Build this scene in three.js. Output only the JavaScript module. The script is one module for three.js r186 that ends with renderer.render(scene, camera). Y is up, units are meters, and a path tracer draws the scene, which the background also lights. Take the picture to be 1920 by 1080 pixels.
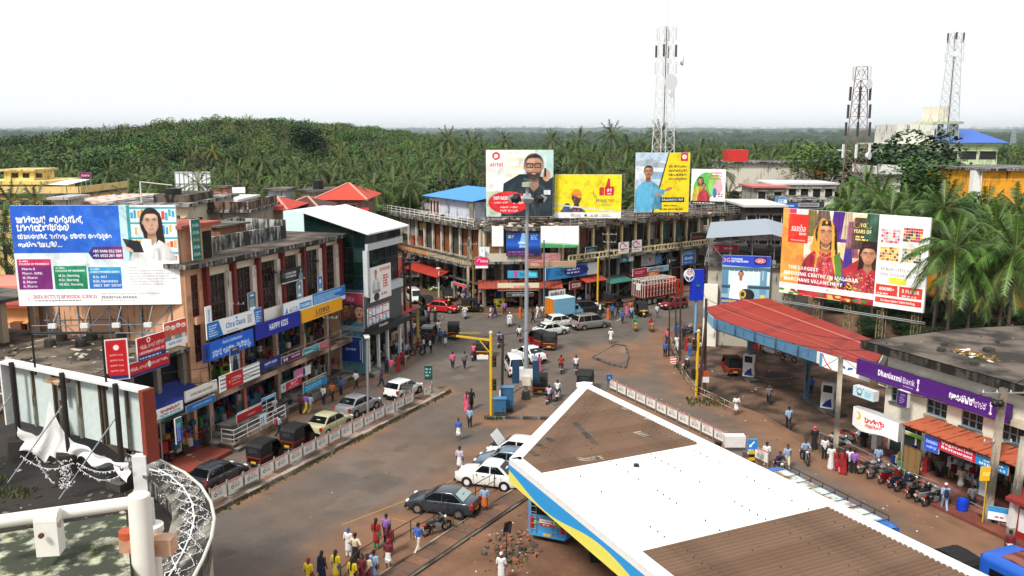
import*as THREE from 'three';
const V3=THREE.Vector3;
// ---------- camera ----------
const FPX=1600,PITCH=Math.atan(285/1600),EYE=22;
const scene=new THREE.Scene();
const camera=new THREE.PerspectiveCamera(2*Math.atan(540/FPX)*180/Math.PI,16/9,0.1,30000);
camera.position.set(0,EYE,0);camera.rotation.x=-PITCH;
// ---------- sky (bright overcast) ----------
{
const W=256,H=128,d=new Float32Array(W*H*4);
for(let y=0;y<H;y++){
const e=((y+0.5)/H-0.5)*Math.PI,s=Math.sin(e);
for(let x=0;x<W;x++){
const o=(y*W+x)*4,up=Math.max(0,s);
const L=s>0?0.83-0.05*up:0.25;
d[o]=L*(0.985-0.03*up);d[o+1]=L*(0.995-0.01*up);d[o+2]=L*1.0;d[o+3]=1;
}
}
const t=new THREE.DataTexture(d,W,H,THREE.RGBAFormat,THREE.FloatType);
t.magFilter=THREE.LinearFilter;t.mapping=THREE.EquirectangularReflectionMapping;t.needsUpdate=true;
scene.background=t;scene.environment=t;
}
// ---------- sun (veiled) ----------
const sun=new THREE.DirectionalLight(new THREE.Color(1,0.955,0.88),3.3);
sun.position.set(-62,120,14);sun.target.position.set(0,0,-70);scene.add(sun,sun.target);
sun.castShadow=true;sun.shadow.radius=22;sun.shadow.mapSize.set(4096,4096);
Object.assign(sun.shadow.camera,{left:-120,right:120,top:120,bottom:-120,near:1,far:500});
scene.fog=new THREE.FogExp2(new THREE.Color(0.72,0.86,0.95),0.000045);
const renderer=new THREE.WebGLRenderer({antialias:true});
renderer.setSize(1024,576);renderer.shadowMap.enabled=true;
renderer.toneMapping=THREE.LinearToneMapping;renderer.toneMappingExposure=1.3;
// ---------- helpers ----------
let seed=12345;
const rnd=()=>{seed=(seed+0x6d2b79f5)|0;let t=Math.imul(seed^(seed>>>15),1|seed);t=(t+Math.imul(t^(t>>>7),61|t))^t;return((t^(t>>>14))>>>0)/4294967296;};
const rr=(a,b)=>a+(b-a)*rnd();
const pick=(a)=>a[Math.floor(rnd()*a.length)];
const clp=(x,a=0,b=1)=>Math.min(b,Math.max(a,x));
const lerp=(a,b,t)=>a+(b-a)*t;
const sm=(a,b,x)=>{const t=clp((x-a)/(b-a));return t*t*(3-2*t);};
const CP=Math.cos(PITCH),SP=Math.sin(PITCH);
// a line of sight of the photograph, used to survey where things stand on the ground and on walls
const ray=(px,py)=>{const x=(px-960)/FPX,y=(540-py)/FPX;return[x,y*CP-SP,-CP-y*SP];};
const G=(px,py,h=0)=>{const d=ray(px,py),t=(h-EYE)/d[1];return new V3(d[0]*t,h,d[2]*t);};
const AT=(px,py,z)=>{const d=ray(px,py),t=-z/d[2];return new V3(d[0]*t,EYE+d[1]*t,-z);};
const used=new Map();
function nm(n){const k=used.get(n)||0;used.set(n,k+1);return k?n+'_'+String(k).padStart(3,'0'):n;}
function tag(o,label,category,group,kind){
if(label)o.userData.label=label;
if(category)o.userData.category=category;
if(group)o.userData.group=group;
if(kind)o.userData.kind=kind;
return o;
}
function thg(name,label,category,pos=[0,0,0],ry=0,group,kind){
const g=new THREE.Group();g.name=nm(name);scene.add(g);
if(pos.isVector3)g.position.copy(pos);else g.position.set(...pos);
g.rotation.y=ry;return tag(g,label,category,group,kind);
}
function mesh(name,geo,mat,parent){
const m=new THREE.Mesh(geo,mat);m.name=parent?name:nm(name);m.castShadow=m.receiveShadow=true;(parent||scene).add(m);return m;
}
class MB{
constructor(){this.p=[];this.u=[];this.i=[];this.n=[];this.M=null;this.c=null;}
at(m){this.M=m;return this;}
vert(x,y,z,nx,ny,nz,u,v){
if(this.M){const e=this.M.elements,a=x,b=y,c=z,d=nx,f=ny,g=nz;
x=e[0]*a+e[4]*b+e[8]*c+e[12];y=e[1]*a+e[5]*b+e[9]*c+e[13];z=e[2]*a+e[6]*b+e[10]*c+e[14];
nx=e[0]*d+e[4]*f+e[8]*g;ny=e[1]*d+e[5]*f+e[9]*g;nz=e[2]*d+e[6]*f+e[10]*g;const l=Math.hypot(nx,ny,nz)||1;nx/=l;ny/=l;nz/=l;}
this.p.push(x,y,z);this.n.push(nx,ny,nz);this.u.push(u,v);if(this.c)this.c.push(...this.col);return this.p.length/3-1;
}
color(r,g,b){if(!this.c){this.c=[];for(let k=this.p.length/3;k--;)this.c.push(1,1,1);}this.col=[r,g,b];return this;}
tri(a,b,c){this.i.push(a,b,c);}
quad(a,b,c,d,uv){ // counter-clockwise from outside
const e1=[b[0]-a[0],b[1]-a[1],b[2]-a[2]],e2=[d[0]-a[0],d[1]-a[1],d[2]-a[2]],e3=[c[0]-a[0],c[1]-a[1],c[2]-a[2]];
let n=[e1[1]*e3[2]-e1[2]*e3[1],e1[2]*e3[0]-e1[0]*e3[2],e1[0]*e3[1]-e1[1]*e3[0]];
let l=Math.hypot(...n);
if(l<1e-9){n=[e3[1]*e2[2]-e3[2]*e2[1],e3[2]*e2[0]-e3[0]*e2[2],e3[0]*e2[1]-e3[1]*e2[0]];l=Math.hypot(...n)||1;}
const w=Math.hypot(...e1),h=Math.hypot(...e2);
uv=uv||[[0,0],[w,0],[w,h],[0,h]];
const k=[a,b,c,d].map((q,j)=>this.vert(q[0],q[1],q[2],n[0]/l,n[1]/l,n[2]/l,uv[j][0],uv[j][1]));
this.i.push(k[0],k[1],k[2],k[0],k[2],k[3]);return this;
}
bx(x0,x1,y0,y1,z0,z1,skip=''){
const f=(a,b,c,d,u0,u1,v0,v1)=>this.quad(a,b,c,d,[[u0,v0],[u1,v0],[u1,v1],[u0,v1]]);
if(!skip.includes('f'))f([x0,y0,z1],[x1,y0,z1],[x1,y1,z1],[x0,y1,z1],x0,x1,y0,y1);
if(!skip.includes('k'))f([x1,y0,z0],[x0,y0,z0],[x0,y1,z0],[x1,y1,z0],-x1,-x0,y0,y1);
if(!skip.includes('r'))f([x1,y0,z1],[x1,y0,z0],[x1,y1,z0],[x1,y1,z1],-z1,-z0,y0,y1);
if(!skip.includes('l'))f([x0,y0,z0],[x0,y0,z1],[x0,y1,z1],[x0,y1,z0],z0,z1,y0,y1);
if(!skip.includes('t'))f([x0,y1,z1],[x1,y1,z1],[x1,y1,z0],[x0,y1,z0],x0,x1,-z1,-z0);
if(!skip.includes('b'))f([x0,y0,z0],[x1,y0,z0],[x1,y0,z1],[x0,y0,z1],x0,x1,z0,z1);
return this;
}
box(cx,cy,cz,w,h,d){return this.bx(cx-w/2,cx+w/2,cy-h/2,cy+h/2,cz-d/2,cz+d/2);}
bar(a,b,w,h=w){ // square bar from a to b
const d=new V3(b[0]-a[0],b[1]-a[1],b[2]-a[2]),L=d.length();d.normalize();
let s=Math.abs(d.y)>0.99?new V3(1,0,0):new V3(-d.z,0,d.x).normalize();const t=new V3().crossVectors(s,d);
const c=(o,i,j)=>[o[0]+s.x*i*w/2+t.x*j*h/2,o[1]+s.y*i*w/2+t.y*j*h/2,o[2]+s.z*i*w/2+t.z*j*h/2];
const q=[[-1,-1],[1,-1],[1,1],[-1,1]],A=q.map((k)=>c(a,...k)),B=q.map((k)=>c(b,...k));
for(let k=0;k<4;k++){const m=(k+1)%4;this.quad(A[k],B[k],B[m],A[m]);}
this.quad(A[0],A[1],A[2],A[3]);this.quad(B[3],B[2],B[1],B[0]);return this;
}
cyl(a,b,r0,r1=r0,seg=8,cap=true){
const d=new V3(b[0]-a[0],b[1]-a[1],b[2]-a[2]),L=d.length()||1;d.divideScalar(L);
const s=(Math.abs(d.y)>0.9?new V3(1,0,0):new V3(0,1,0)).cross(d).normalize(),t=new V3().crossVectors(d,s);let pr=null;
for(let k=0;k<=seg;k++){
const f=k/seg*Math.PI*2,c=Math.cos(f),q=Math.sin(f),nx=s.x*c+t.x*q,ny=s.y*c+t.y*q,nz=s.z*c+t.z*q,u=k/seg*2*Math.PI*Math.max(r0,r1);
const e=[this.vert(a[0]+nx*r0,a[1]+ny*r0,a[2]+nz*r0,nx,ny,nz,u,0),this.vert(b[0]+nx*r1,b[1]+ny*r1,b[2]+nz*r1,nx,ny,nz,u,L)];
if(pr)this.i.push(pr[0],e[0],e[1],pr[0],e[1],pr[1]);pr=e;
}
if(cap)for(const[o,r,g]of[[a,r0,-1],[b,r1,1]])if(r>1e-4){
const k0=this.vert(o[0],o[1],o[2],d.x*g,d.y*g,d.z*g,0,0),ks=[];
for(let k=0;k<seg;k++){const f=k/seg*Math.PI*2,c=Math.cos(f)*r,q=Math.sin(f)*r;ks.push(this.vert(o[0]+s.x*c+t.x*q,o[1]+s.y*c+t.y*q,o[2]+s.z*c+t.z*q,d.x*g,d.y*g,d.z*g,c,q));}
for(let k=0;k<seg;k++)g>0?this.i.push(k0,ks[k],ks[(k+1)%seg]):this.i.push(k0,ks[(k+1)%seg],ks[k]);
}
return this;
}
tube(pts,r,seg=6){for(let k=0;k+1<pts.length;k++)this.cyl(pts[k],pts[k+1],Array.isArray(r)?r[k]:r,Array.isArray(r)?r[k+1]:r,seg,k===0||k+2===pts.length);return this;}
sph(c,r,seg=10,y0=-1,y1=1){ // ellipsoid, r number or [x,y,z]
const R=Array.isArray(r)?r:[r,r,r],rows=Math.max(3,seg>>1),g=[];
for(let j=0;j<=rows;j++){const la=Math.asin(lerp(y0,y1,0.5-0.5*Math.cos(j/rows*Math.PI))),cy=Math.sin(la),cr=Math.cos(la);g.push([]);
for(let k=0;k<=seg;k++){const f=k/seg*2*Math.PI,x=Math.cos(f)*cr,z=-Math.sin(f)*cr,nl=Math.hypot(x/R[0],cy/R[1],z/R[2])||1;
g[j].push(this.vert(c[0]+x*R[0],c[1]+cy*R[1],c[2]+z*R[2],x/R[0]/nl,cy/R[1]/nl,z/R[2]/nl,k/seg,j/rows));}}
for(let j=0;j<rows;j++)for(let k=0;k<seg;k++)this.i.push(g[j][k],g[j][k+1],g[j+1][k+1],g[j][k],g[j+1][k+1],g[j+1][k]);
return this;
}
grid(rows,closed){ // rows of [x,y,z]; smooth normals
const R=rows.length,C=rows[0].length,at=(j,k)=>rows[clp(j,0,R-1)][closed?(k+(C-1))%(C-1):clp(k,0,C-1)],id=[];
for(let j=0;j<R;j++){id.push([]);for(let k=0;k<C;k++){
const a=at(j,k+1),b=at(j,k-1),c=at(j+1,k),d=at(j-1,k),e=[a[0]-b[0],a[1]-b[1],a[2]-b[2]],f=[c[0]-d[0],c[1]-d[1],c[2]-d[2]];
const n=[e[1]*f[2]-e[2]*f[1],e[2]*f[0]-e[0]*f[2],e[0]*f[1]-e[1]*f[0]],l=Math.hypot(...n)||1,q=rows[j][k];
id[j].push(this.vert(q[0],q[1],q[2],n[0]/l,n[1]/l,n[2]/l,k/(C-1),j/(R-1)));}}
for(let j=0;j+1<R;j++)for(let k=0;k+1<C;k++)this.i.push(id[j][k],id[j][k+1],id[j+1][k+1],id[j][k],id[j+1][k+1],id[j+1][k]);
return this;
}
poly(pts,y,up=true){ // flat polygon in plan, pts [x,z], uv metres
const v=pts.map((q)=>new THREE.Vector2(q[0],-q[1])),f=THREE.ShapeUtils.triangulateShape(THREE.ShapeUtils.isClockWise(v)?(v.reverse(),v):v,[]);
const k=v.map((q)=>this.vert(q.x,y,-q.y,0,up?1:-1,0,q.x,q.y));
for(const t of f)up?this.i.push(k[t[0]],k[t[1]],k[t[2]]):this.i.push(k[t[0]],k[t[2]],k[t[1]]);
return this;
}
prism(pts,y0,y1,top=true){
const a=pts.reduce((s,q,j)=>{const r=pts[(j+1)%pts.length];return s+q[0]*r[1]-r[0]*q[1];},0),P=a>0?[...pts].reverse():pts;
let u=0;
for(let j=0;j<P.length;j++){const q=P[j],r=P[(j+1)%P.length],l=Math.hypot(q[0]-r[0],q[1]-r[1]);
this.quad([q[0],y0,q[1]],[r[0],y0,r[1]],[r[0],y1,r[1]],[q[0],y1,q[1]],[[u,y0],[u+l,y0],[u+l,y1],[u,y1]]);u+=l;}
if(top)this.poly(P,y1);this.poly(P,y0,false);return this;
}
side(pts,x0,x1){ // profile pts [z,y] extruded along x
const v=pts.map((q)=>new THREE.Vector2(q[0],q[1]));if(THREE.ShapeUtils.isClockWise(v))v.reverse();
const f=THREE.ShapeUtils.triangulateShape(v,[]);
for(const[x,s]of[[x0,1],[x1,-1]]){const k=v.map((q)=>this.vert(x,q.y,q.x,-s,0,0,q.x,q.y));for(const t of f)s>0?this.i.push(k[t[0]],k[t[1]],k[t[2]]):this.i.push(k[t[0]],k[t[2]],k[t[1]]);}
for(let j=0;j<v.length;j++){const a=v[j],b=v[(j+1)%v.length];this.quad([x0,a.y,a.x],[x1,a.y,a.x],[x1,b.y,b.x],[x0,b.y,b.x]);}
return this;
}
geo(){
const g=new THREE.BufferGeometry();
g.setAttribute('position',new THREE.Float32BufferAttribute(this.p,3));g.setAttribute('normal',new THREE.Float32BufferAttribute(this.n,3));g.setAttribute('uv',new THREE.Float32BufferAttribute(this.u,2));
if(this.c)g.setAttribute('color',new THREE.Float32BufferAttribute(this.c,3));
g.setIndex(this.i);return g;
}
bd(name,mat,parent){return mesh(name,this.geo(),mat,parent);}
}
const mb=()=>new MB();
const mat4=(x,y,z,ry=0,rx=0,rz=0,s=1)=>new THREE.Matrix4().compose(new V3(x,y,z),new THREE.Quaternion().setFromEuler(new THREE.Euler(rx,ry,rz,'YXZ')),new V3(s,s,s));
// a wall line in plan, seen with a at the left; x along it, z outwards
function frame(ax,az,bx,bz){
const r=Math.atan2(-(bz-az),bx-ax),c=Math.cos(r),s=Math.sin(r),len=Math.hypot(bx-ax,bz-az);
return{a:[ax,az],r,len,
W:(x,y,z=0)=>new V3(ax+c*x+s*z,y,az-s*x+c*z),
L:(px,py,z=0)=>{const d=ray(px,py),ox=ax+s*z,oz=az+c*z,t=(ox*s+oz*c)/(d[0]*s+d[2]*c),X=d[0]*t-ax,Z=d[2]*t-az;return[c*X-s*Z,EYE+d[1]*t];}};
}
const inF=(f,name,label,cat,group)=>thg(name,label,cat,[f.a[0],0,f.a[1]],f.r,group);
// ---------- procedural textures ----------
const hsh=(x,y,s)=>{let h=Math.imul(x,374761393)^Math.imul(y,668265263)^Math.imul(s,2147483647^0x9e3779b9);h=Math.imul(h^(h>>>13),1274126177);return((h^(h>>>16))>>>0)/4294967296;};
function vn(u,v,px,py,s){ // tileable value noise, u v in 0..1
const x=u*px,y=v*py,ix=Math.floor(x),iy=Math.floor(y),fx=x-ix,fy=y-iy,a=fx*fx*(3-2*fx),b=fy*fy*(3-2*fy);
const m=(k,p)=>((k%p)+p)%p,h=(i,j)=>hsh(m(i,px),m(j,py),s);
return lerp(lerp(h(ix,iy),h(ix+1,iy),a),lerp(h(ix,iy+1),h(ix+1,iy+1),a),b);
}
const fbm=(u,v,p,s,o=4,q=p)=>{let r=0,a=0.5,t=0;for(let k=0;k<o;k++){r+=a*vn(u,v,p<<k,q<<k,s+k);t+=a;a*=0.55;}return r/t;};
const toS=(x)=>Math.round(255*(x<=0.0031308?12.92*x:1.055*Math.pow(x,1/2.4)-0.055));
function tex(n,metres,fn,lin){
const d=new Uint8Array(n*n*4);
for(let y=0;y<n;y++)for(let x=0;x<n;x++){let c=fn(x/n,y/n);if(!Array.isArray(c))c=[c,c,c];const o=(y*n+x)*4;for(let k=0;k<3;k++)d[o+k]=lin?Math.round(255*clp(c[k])):toS(clp(c[k]));d[o+3]=255;}
const t=new THREE.DataTexture(d,n,n);t.magFilter=THREE.LinearFilter;t.minFilter=THREE.LinearMipmapLinearFilter;t.wrapS=t.wrapT=THREE.RepeatWrapping;if(!lin)t.colorSpace=THREE.SRGBColorSpace;
t.repeat.set(1/metres,1/metres);t.needsUpdate=true;return t;
}
const TX={
grm:tex(512,9,(u,v)=>{const a=fbm(u,v,4,3,6),b=fbm(u,v,11,9,5),c=vn(u,v,170,170,4);return clp(0.18+1.25*sm(0.3,0.72,a)*(0.65+0.5*b)*(0.8+0.25*c));}),
stain:tex(512,6,(u,v)=>{const s=fbm(u,v,26,5,4,2),b=fbm(u,v,5,8,5),g=vn(u,v,120,120,2),m=clp(1-0.85*sm(0.56,0.78,s)*sm(0.35,0.62,b)-0.35*sm(0.55,0.8,b));return[m*(0.9+0.1*g),m*(0.89+0.1*g),m*(0.86+0.1*g)];}),
mld:tex(512,5,(u,v)=>{const s=fbm(u,v,22,15,4,3),b=fbm(u,v,5,18,6);return clp(0.06+0.95*sm(0.42,0.7,s*0.55+b*0.5)*(0.75+0.3*vn(u,v,100,100,3)));}),
fine:tex(256,2,(u,v)=>0.8+0.2*fbm(u,v,12,31,4)),
dirt:tex(512,7,(u,v)=>{const a=fbm(u,v,4,41,6),b=fbm(u,v,30,42,3),c=vn(u,v,220,220,43);const k=0.62+0.3*(a-0.5)*2+0.16*(b-0.5)+(c>0.93?0.25:0);return[k,k*(0.97+0.06*a),k*(0.94+0.12*a)];}),
rust:tex(256,3,(u,v)=>{const a=fbm(u,v,6,51,5);const k=sm(0.45,0.7,a);return[lerp(0.95,0.45,k),lerp(0.95,0.22,k),lerp(0.95,0.12,k)];}),
leaf:tex(256,1,(u,v)=>{const a=fbm(u,v,8,61,4);return[0.55+0.45*a,0.65+0.35*a,0.5+0.4*a];}),
weave:tex(128,0.5,(u,v)=>0.82+0.18*fbm(u,v,8,71,4)),
bumpy:tex(256,2,(u,v)=>fbm(u,v,10,81,5),true),
};
const C=(c)=>{const q=Array.isArray(c)?new THREE.Color().setRGB(...c):new THREE.Color(c);return q.setRGB(...q.toArray().map((v)=>Math.pow(v,1.22)));};
const mc=new Map();
function mt(color,rough=0.8,o={}){const k=JSON.stringify([color,rough,o.k||'',Object.keys(o).filter((q)=>q!=='map'&&q!=='k').map((q)=>[q,o[q]?.uuid||o[q]])])+(o.map?.uuid||'');if(!mc.has(k)){const{k:_,...q}=o;mc.set(k,new THREE.MeshStandardMaterial({color:C(color),roughness:rough,...q}));}return mc.get(k);}
const pls=(c)=>mt(c,0.9,{map:TX.stain});
const mld=(c)=>mt(c,0.95,{map:TX.mld,bumpMap:TX.bumpy,bumpScale:0.02});
const grm=(c)=>mt(c,0.95,{map:TX.grm,bumpMap:TX.bumpy,bumpScale:0.02});
const paint=(c,r=0.5)=>mt(c,r,{map:TX.fine});
const metal=(c,r=0.45)=>mt(c,r,{metalness:0.6});
const M={
steel:mt([0.42,0.43,0.44],0.5,{metalness:0.5,map:TX.fine}),dark:mt([0.018,0.018,0.02],0.7),black:mt([0.012,0.012,0.013],0.5),rubber:mt([0.02,0.02,0.02],0.9),
rust:mt([0.16,0.06,0.035],0.9,{map:TX.fine}),white:mt([0.78,0.78,0.77],0.6,{map:TX.fine}),chrome:mt([0.6,0.6,0.62],0.25,{metalness:0.9}),
glass:new THREE.MeshPhysicalMaterial({color:C([0.012,0.016,0.018]),roughness:0.06,specularIntensity:0.9}),
glassG:new THREE.MeshPhysicalMaterial({color:C([0.008,0.028,0.026]),roughness:0.07,specularIntensity:0.8}),
winA:new THREE.MeshPhysicalMaterial({color:C([0.02,0.026,0.03]),roughness:0.12}),winB:new THREE.MeshPhysicalMaterial({color:C([0.035,0.035,0.032]),roughness:0.25}),winC:new THREE.MeshPhysicalMaterial({color:C([0.06,0.07,0.075]),roughness:0.2}),
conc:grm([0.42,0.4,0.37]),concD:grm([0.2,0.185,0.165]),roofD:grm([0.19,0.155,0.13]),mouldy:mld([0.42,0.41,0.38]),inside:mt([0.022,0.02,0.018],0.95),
red:mt([0.55,0.03,0.02],0.4),yellow:paint([0.75,0.5,0.02]),wire:mt([0.03,0.03,0.03],0.8),
};
// ---------- printed faces: every sign is drawn into a shared sheet ----------
const sheets=[];
function newSheet(){
const c=document.createElement('canvas');c.width=c.height=2048;const x=c.getContext('2d');x.fillStyle='#888';x.fillRect(0,0,2048,2048);
const t=new THREE.CanvasTexture(c);t.colorSpace=THREE.SRGBColorSpace;t.magFilter=THREE.LinearFilter;t.anisotropy=8;
sheets.push({x,t,m:new THREE.MeshStandardMaterial({map:t,roughness:0.55}),sx:2,sy:2,sh:0});return sheets[sheets.length-1];
}
function region(w,h,draw){ // returns material and uv corners
w=Math.min(2040,Math.round(w));h=Math.min(2040,Math.round(h));let s=null;
for(const q of sheets){if(q.sx+w+4<=2048&&q.sy+h+4<=2048&&(q.sh===0||h<=q.sh*1.5||q.sy+h<2000)){s=q;break;}if(q.sy+q.sh+h+6<=2048){q.sy+=q.sh+4;q.sx=2;q.sh=0;s=q;break;}}
if(!s)s=newSheet();
const{x}=s;x.save();x.beginPath();x.rect(s.sx-1,s.sy-1,w+2,h+2);x.clip();x.translate(s.sx,s.sy);draw(x,w,h);x.restore();
const u0=s.sx/2048,u1=(s.sx+w)/2048,v1=1-s.sy/2048,v0=1-(s.sy+h)/2048;
s.sx+=w+4;s.sh=Math.max(s.sh,h);
return{mat:s.m,uv:[[u0,v0],[u1,v0],[u1,v1],[u0,v1]]};
}
const R=(x,c,a,b,w,h)=>{x.fillStyle=c;x.fillRect(a,b,w,h);};
function T(x,s,a,b,size,c,o={}){ // o: w fit width, f font, al align, b bold
x.font=(o.i?'italic ':'')+(o.r?'':'bold ')+size+'px '+(o.f||'sans-serif');x.fillStyle=c;x.textAlign=o.al||'center';x.textBaseline='middle';
if(o.w){const m=x.measureText(s).width;x.save();x.translate(a,b);x.scale(o.w/m,1);x.fillText(s,0,0);x.restore();}else x.fillText(s,a,b);
}
// strokes of the rounded local script, one per letter, in a 10 x 10 cell
const GL={
'ര':['M1 8A3.6 3.6 0 1 1 8 8',9],'പ':['M1 3A1.4 1.4 0 1 1 2.4 4.5V9H9V2',10],'മ':['M3 3A1.5 1.5 0 1 0 3 6V9H9V5A2.5 3 0 0 0 4.5 4',10],'സ':['M1 5A2 2 0 0 1 5 5V8A2 2 0 0 1 1 8M5 8H10V4A2 2 0 0 1 14 4V9',15],
'ന':['M1 8A2.6 3.5 0 1 1 6 7A1.2 1.2 0 1 1 5 5A3.4 3.6 0 0 1 11 8',12],'ഫ':['M1 4A1.5 1.5 0 1 1 3 5.5V9H9A2 3 0 1 0 7 4V9M9 9H13V3',14],'ക':['M6 1V10M6 6A2.6 2.6 0 1 0 2 8H10A2.6 2.6 0 1 0 6 5',12],'ല':['M1 8A2.6 3.6 0 1 1 6 5A2 2 0 1 0 8 8A3.6 3.6 0 0 0 11 3',12],
'ള':['M1 8A2.6 3.6 0 1 1 6 5V8A2 2 0 0 0 10 8V4A2 2 0 0 1 14 4V9',15],'ഡ':['M1 3V8H4A2 2.5 0 1 1 6 4A2.6 3.6 0 0 1 11 8',12],'യ':['M2 3A1.5 1.5 0 1 1 2 6A2 2 0 0 0 6 8A2 2 0 0 0 10 8V3',11],'വ':['M1 8A2.6 3.6 0 1 1 6 6V9H10V4A2 2 0 0 0 7 3',11],
'ത':['M1 8A2.8 3.6 0 1 1 6 6A1.6 1.6 0 1 1 4 5A3.6 3.6 0 0 1 11 8',12],'ച':['M1 6A2 3 0 1 1 5 5V9H10V3H6',11],'ശ':['M1 8A2.6 3.6 0 1 1 6 6A2 2 0 1 1 8 8H12',13],'ഗ':['M1 9A3 4 0 1 1 7 8M7 3A3 4 0 0 1 10 9',11],'ഖ':['M2 3A1.4 1.4 0 1 1 3 5V9H7V3M7 9H11V3',12],'ധ':['M1 8A3 3.6 0 1 1 6 8A2 2 0 0 0 10 7V3',11],'ഷ':['M1 3V9H9V3M2 5L8 8',10],'ബ':['M1 9A2 3.6 0 1 1 4 4V9H10V3A2 2 0 0 0 7 4',11],'ങ':['M1 8A3 3 0 1 1 6 6V9H10A2 2 0 1 0 8 6',12],
'ഏ':['M1 3A3 3.6 0 1 1 5 9M5 4H10A2 2.5 0 1 1 9 9',13],'അ':['M1 7A2 2 0 1 1 4 8M4 5A3 3.6 0 0 1 9 6V9H13A2 2 0 1 0 12 5',15],'റ':['M2 9A3.6 3.8 0 1 1 8 9',10],'ാ':['M1 4A2 2.4 0 0 1 5 4V9',6],'ി':['M0 3A3 3 0 0 1 4 1V5',1],'െ':['M4 3A1.8 1.8 0 1 0 1 4A3 3 0 0 0 5 9',6],'േ':['M4 3A1.8 1.8 0 1 0 1 4A3 3 0 1 0 5 9V4',7],'ു':['M-2 10A2 1.5 0 1 0 1 11',1],'ം':['M1 8A1.7 1.7 0 1 1 4.4 8A1.7 1.7 0 1 1 1 8',6],'്':['M-2 1A1.5 1 0 0 0 1 1',0.5],'ൽ':['M1 8A2.6 3.6 0 1 1 6 5A2 2 0 1 0 8 8C11 6 12 0 8 1',12],'ർ':['M1 8A3.6 3.6 0 1 1 8 8C10 5 10 0 6 1',10],' ':['',6],',':['M1 9L0 11',4],'.':['M1 9V9.3',3],
};
function ML(x,s,a,b,size,c,o={}){ // b is the middle line
let W=0;for(const ch of s)W+=(GL[ch]||GL['ര'])[1]+0.9;
const k=size/10,kx=o.w?o.w/W:k,x0=o.al==='left'?a:a-W*kx/2;
x.save();x.translate(x0,b-5.5*k);x.scale(kx,k);x.strokeStyle=c;x.lineWidth=o.lw||1.9;x.lineCap=x.lineJoin='round';
for(const ch of s){const g=GL[ch]||GL['ര'];if(g[0])x.stroke(new Path2D(g[0]));x.translate(g[1]+0.9,0);}x.restore();
}
const lns=(x,c,a,b,w,n,dy,h)=>{for(let k=0;k<n;k++){let q=a;const e=a+w*(0.65+0.35*rnd());while(q<e){const l=rr(2,7)*h/2;R(x,c,q,b+k*dy,Math.min(l,e-q),h);q+=l+h*0.7;}}};
const EL=(x,c,a,b,rx,ry,rot=0)=>{x.fillStyle=c;x.beginPath();x.ellipse(a,b,rx,ry,rot,0,7);x.fill();};
const PG=(x,c,...p)=>{x.fillStyle=c;x.beginPath();p.forEach((q,k)=>(k?x.lineTo(q[0],q[1]):x.moveTo(q[0],q[1])));x.closePath();x.fill();};
const shade=(c,k)=>{const q=new THREE.Color(c);return '#'+q.multiplyScalar(k).getHexString();};
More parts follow.
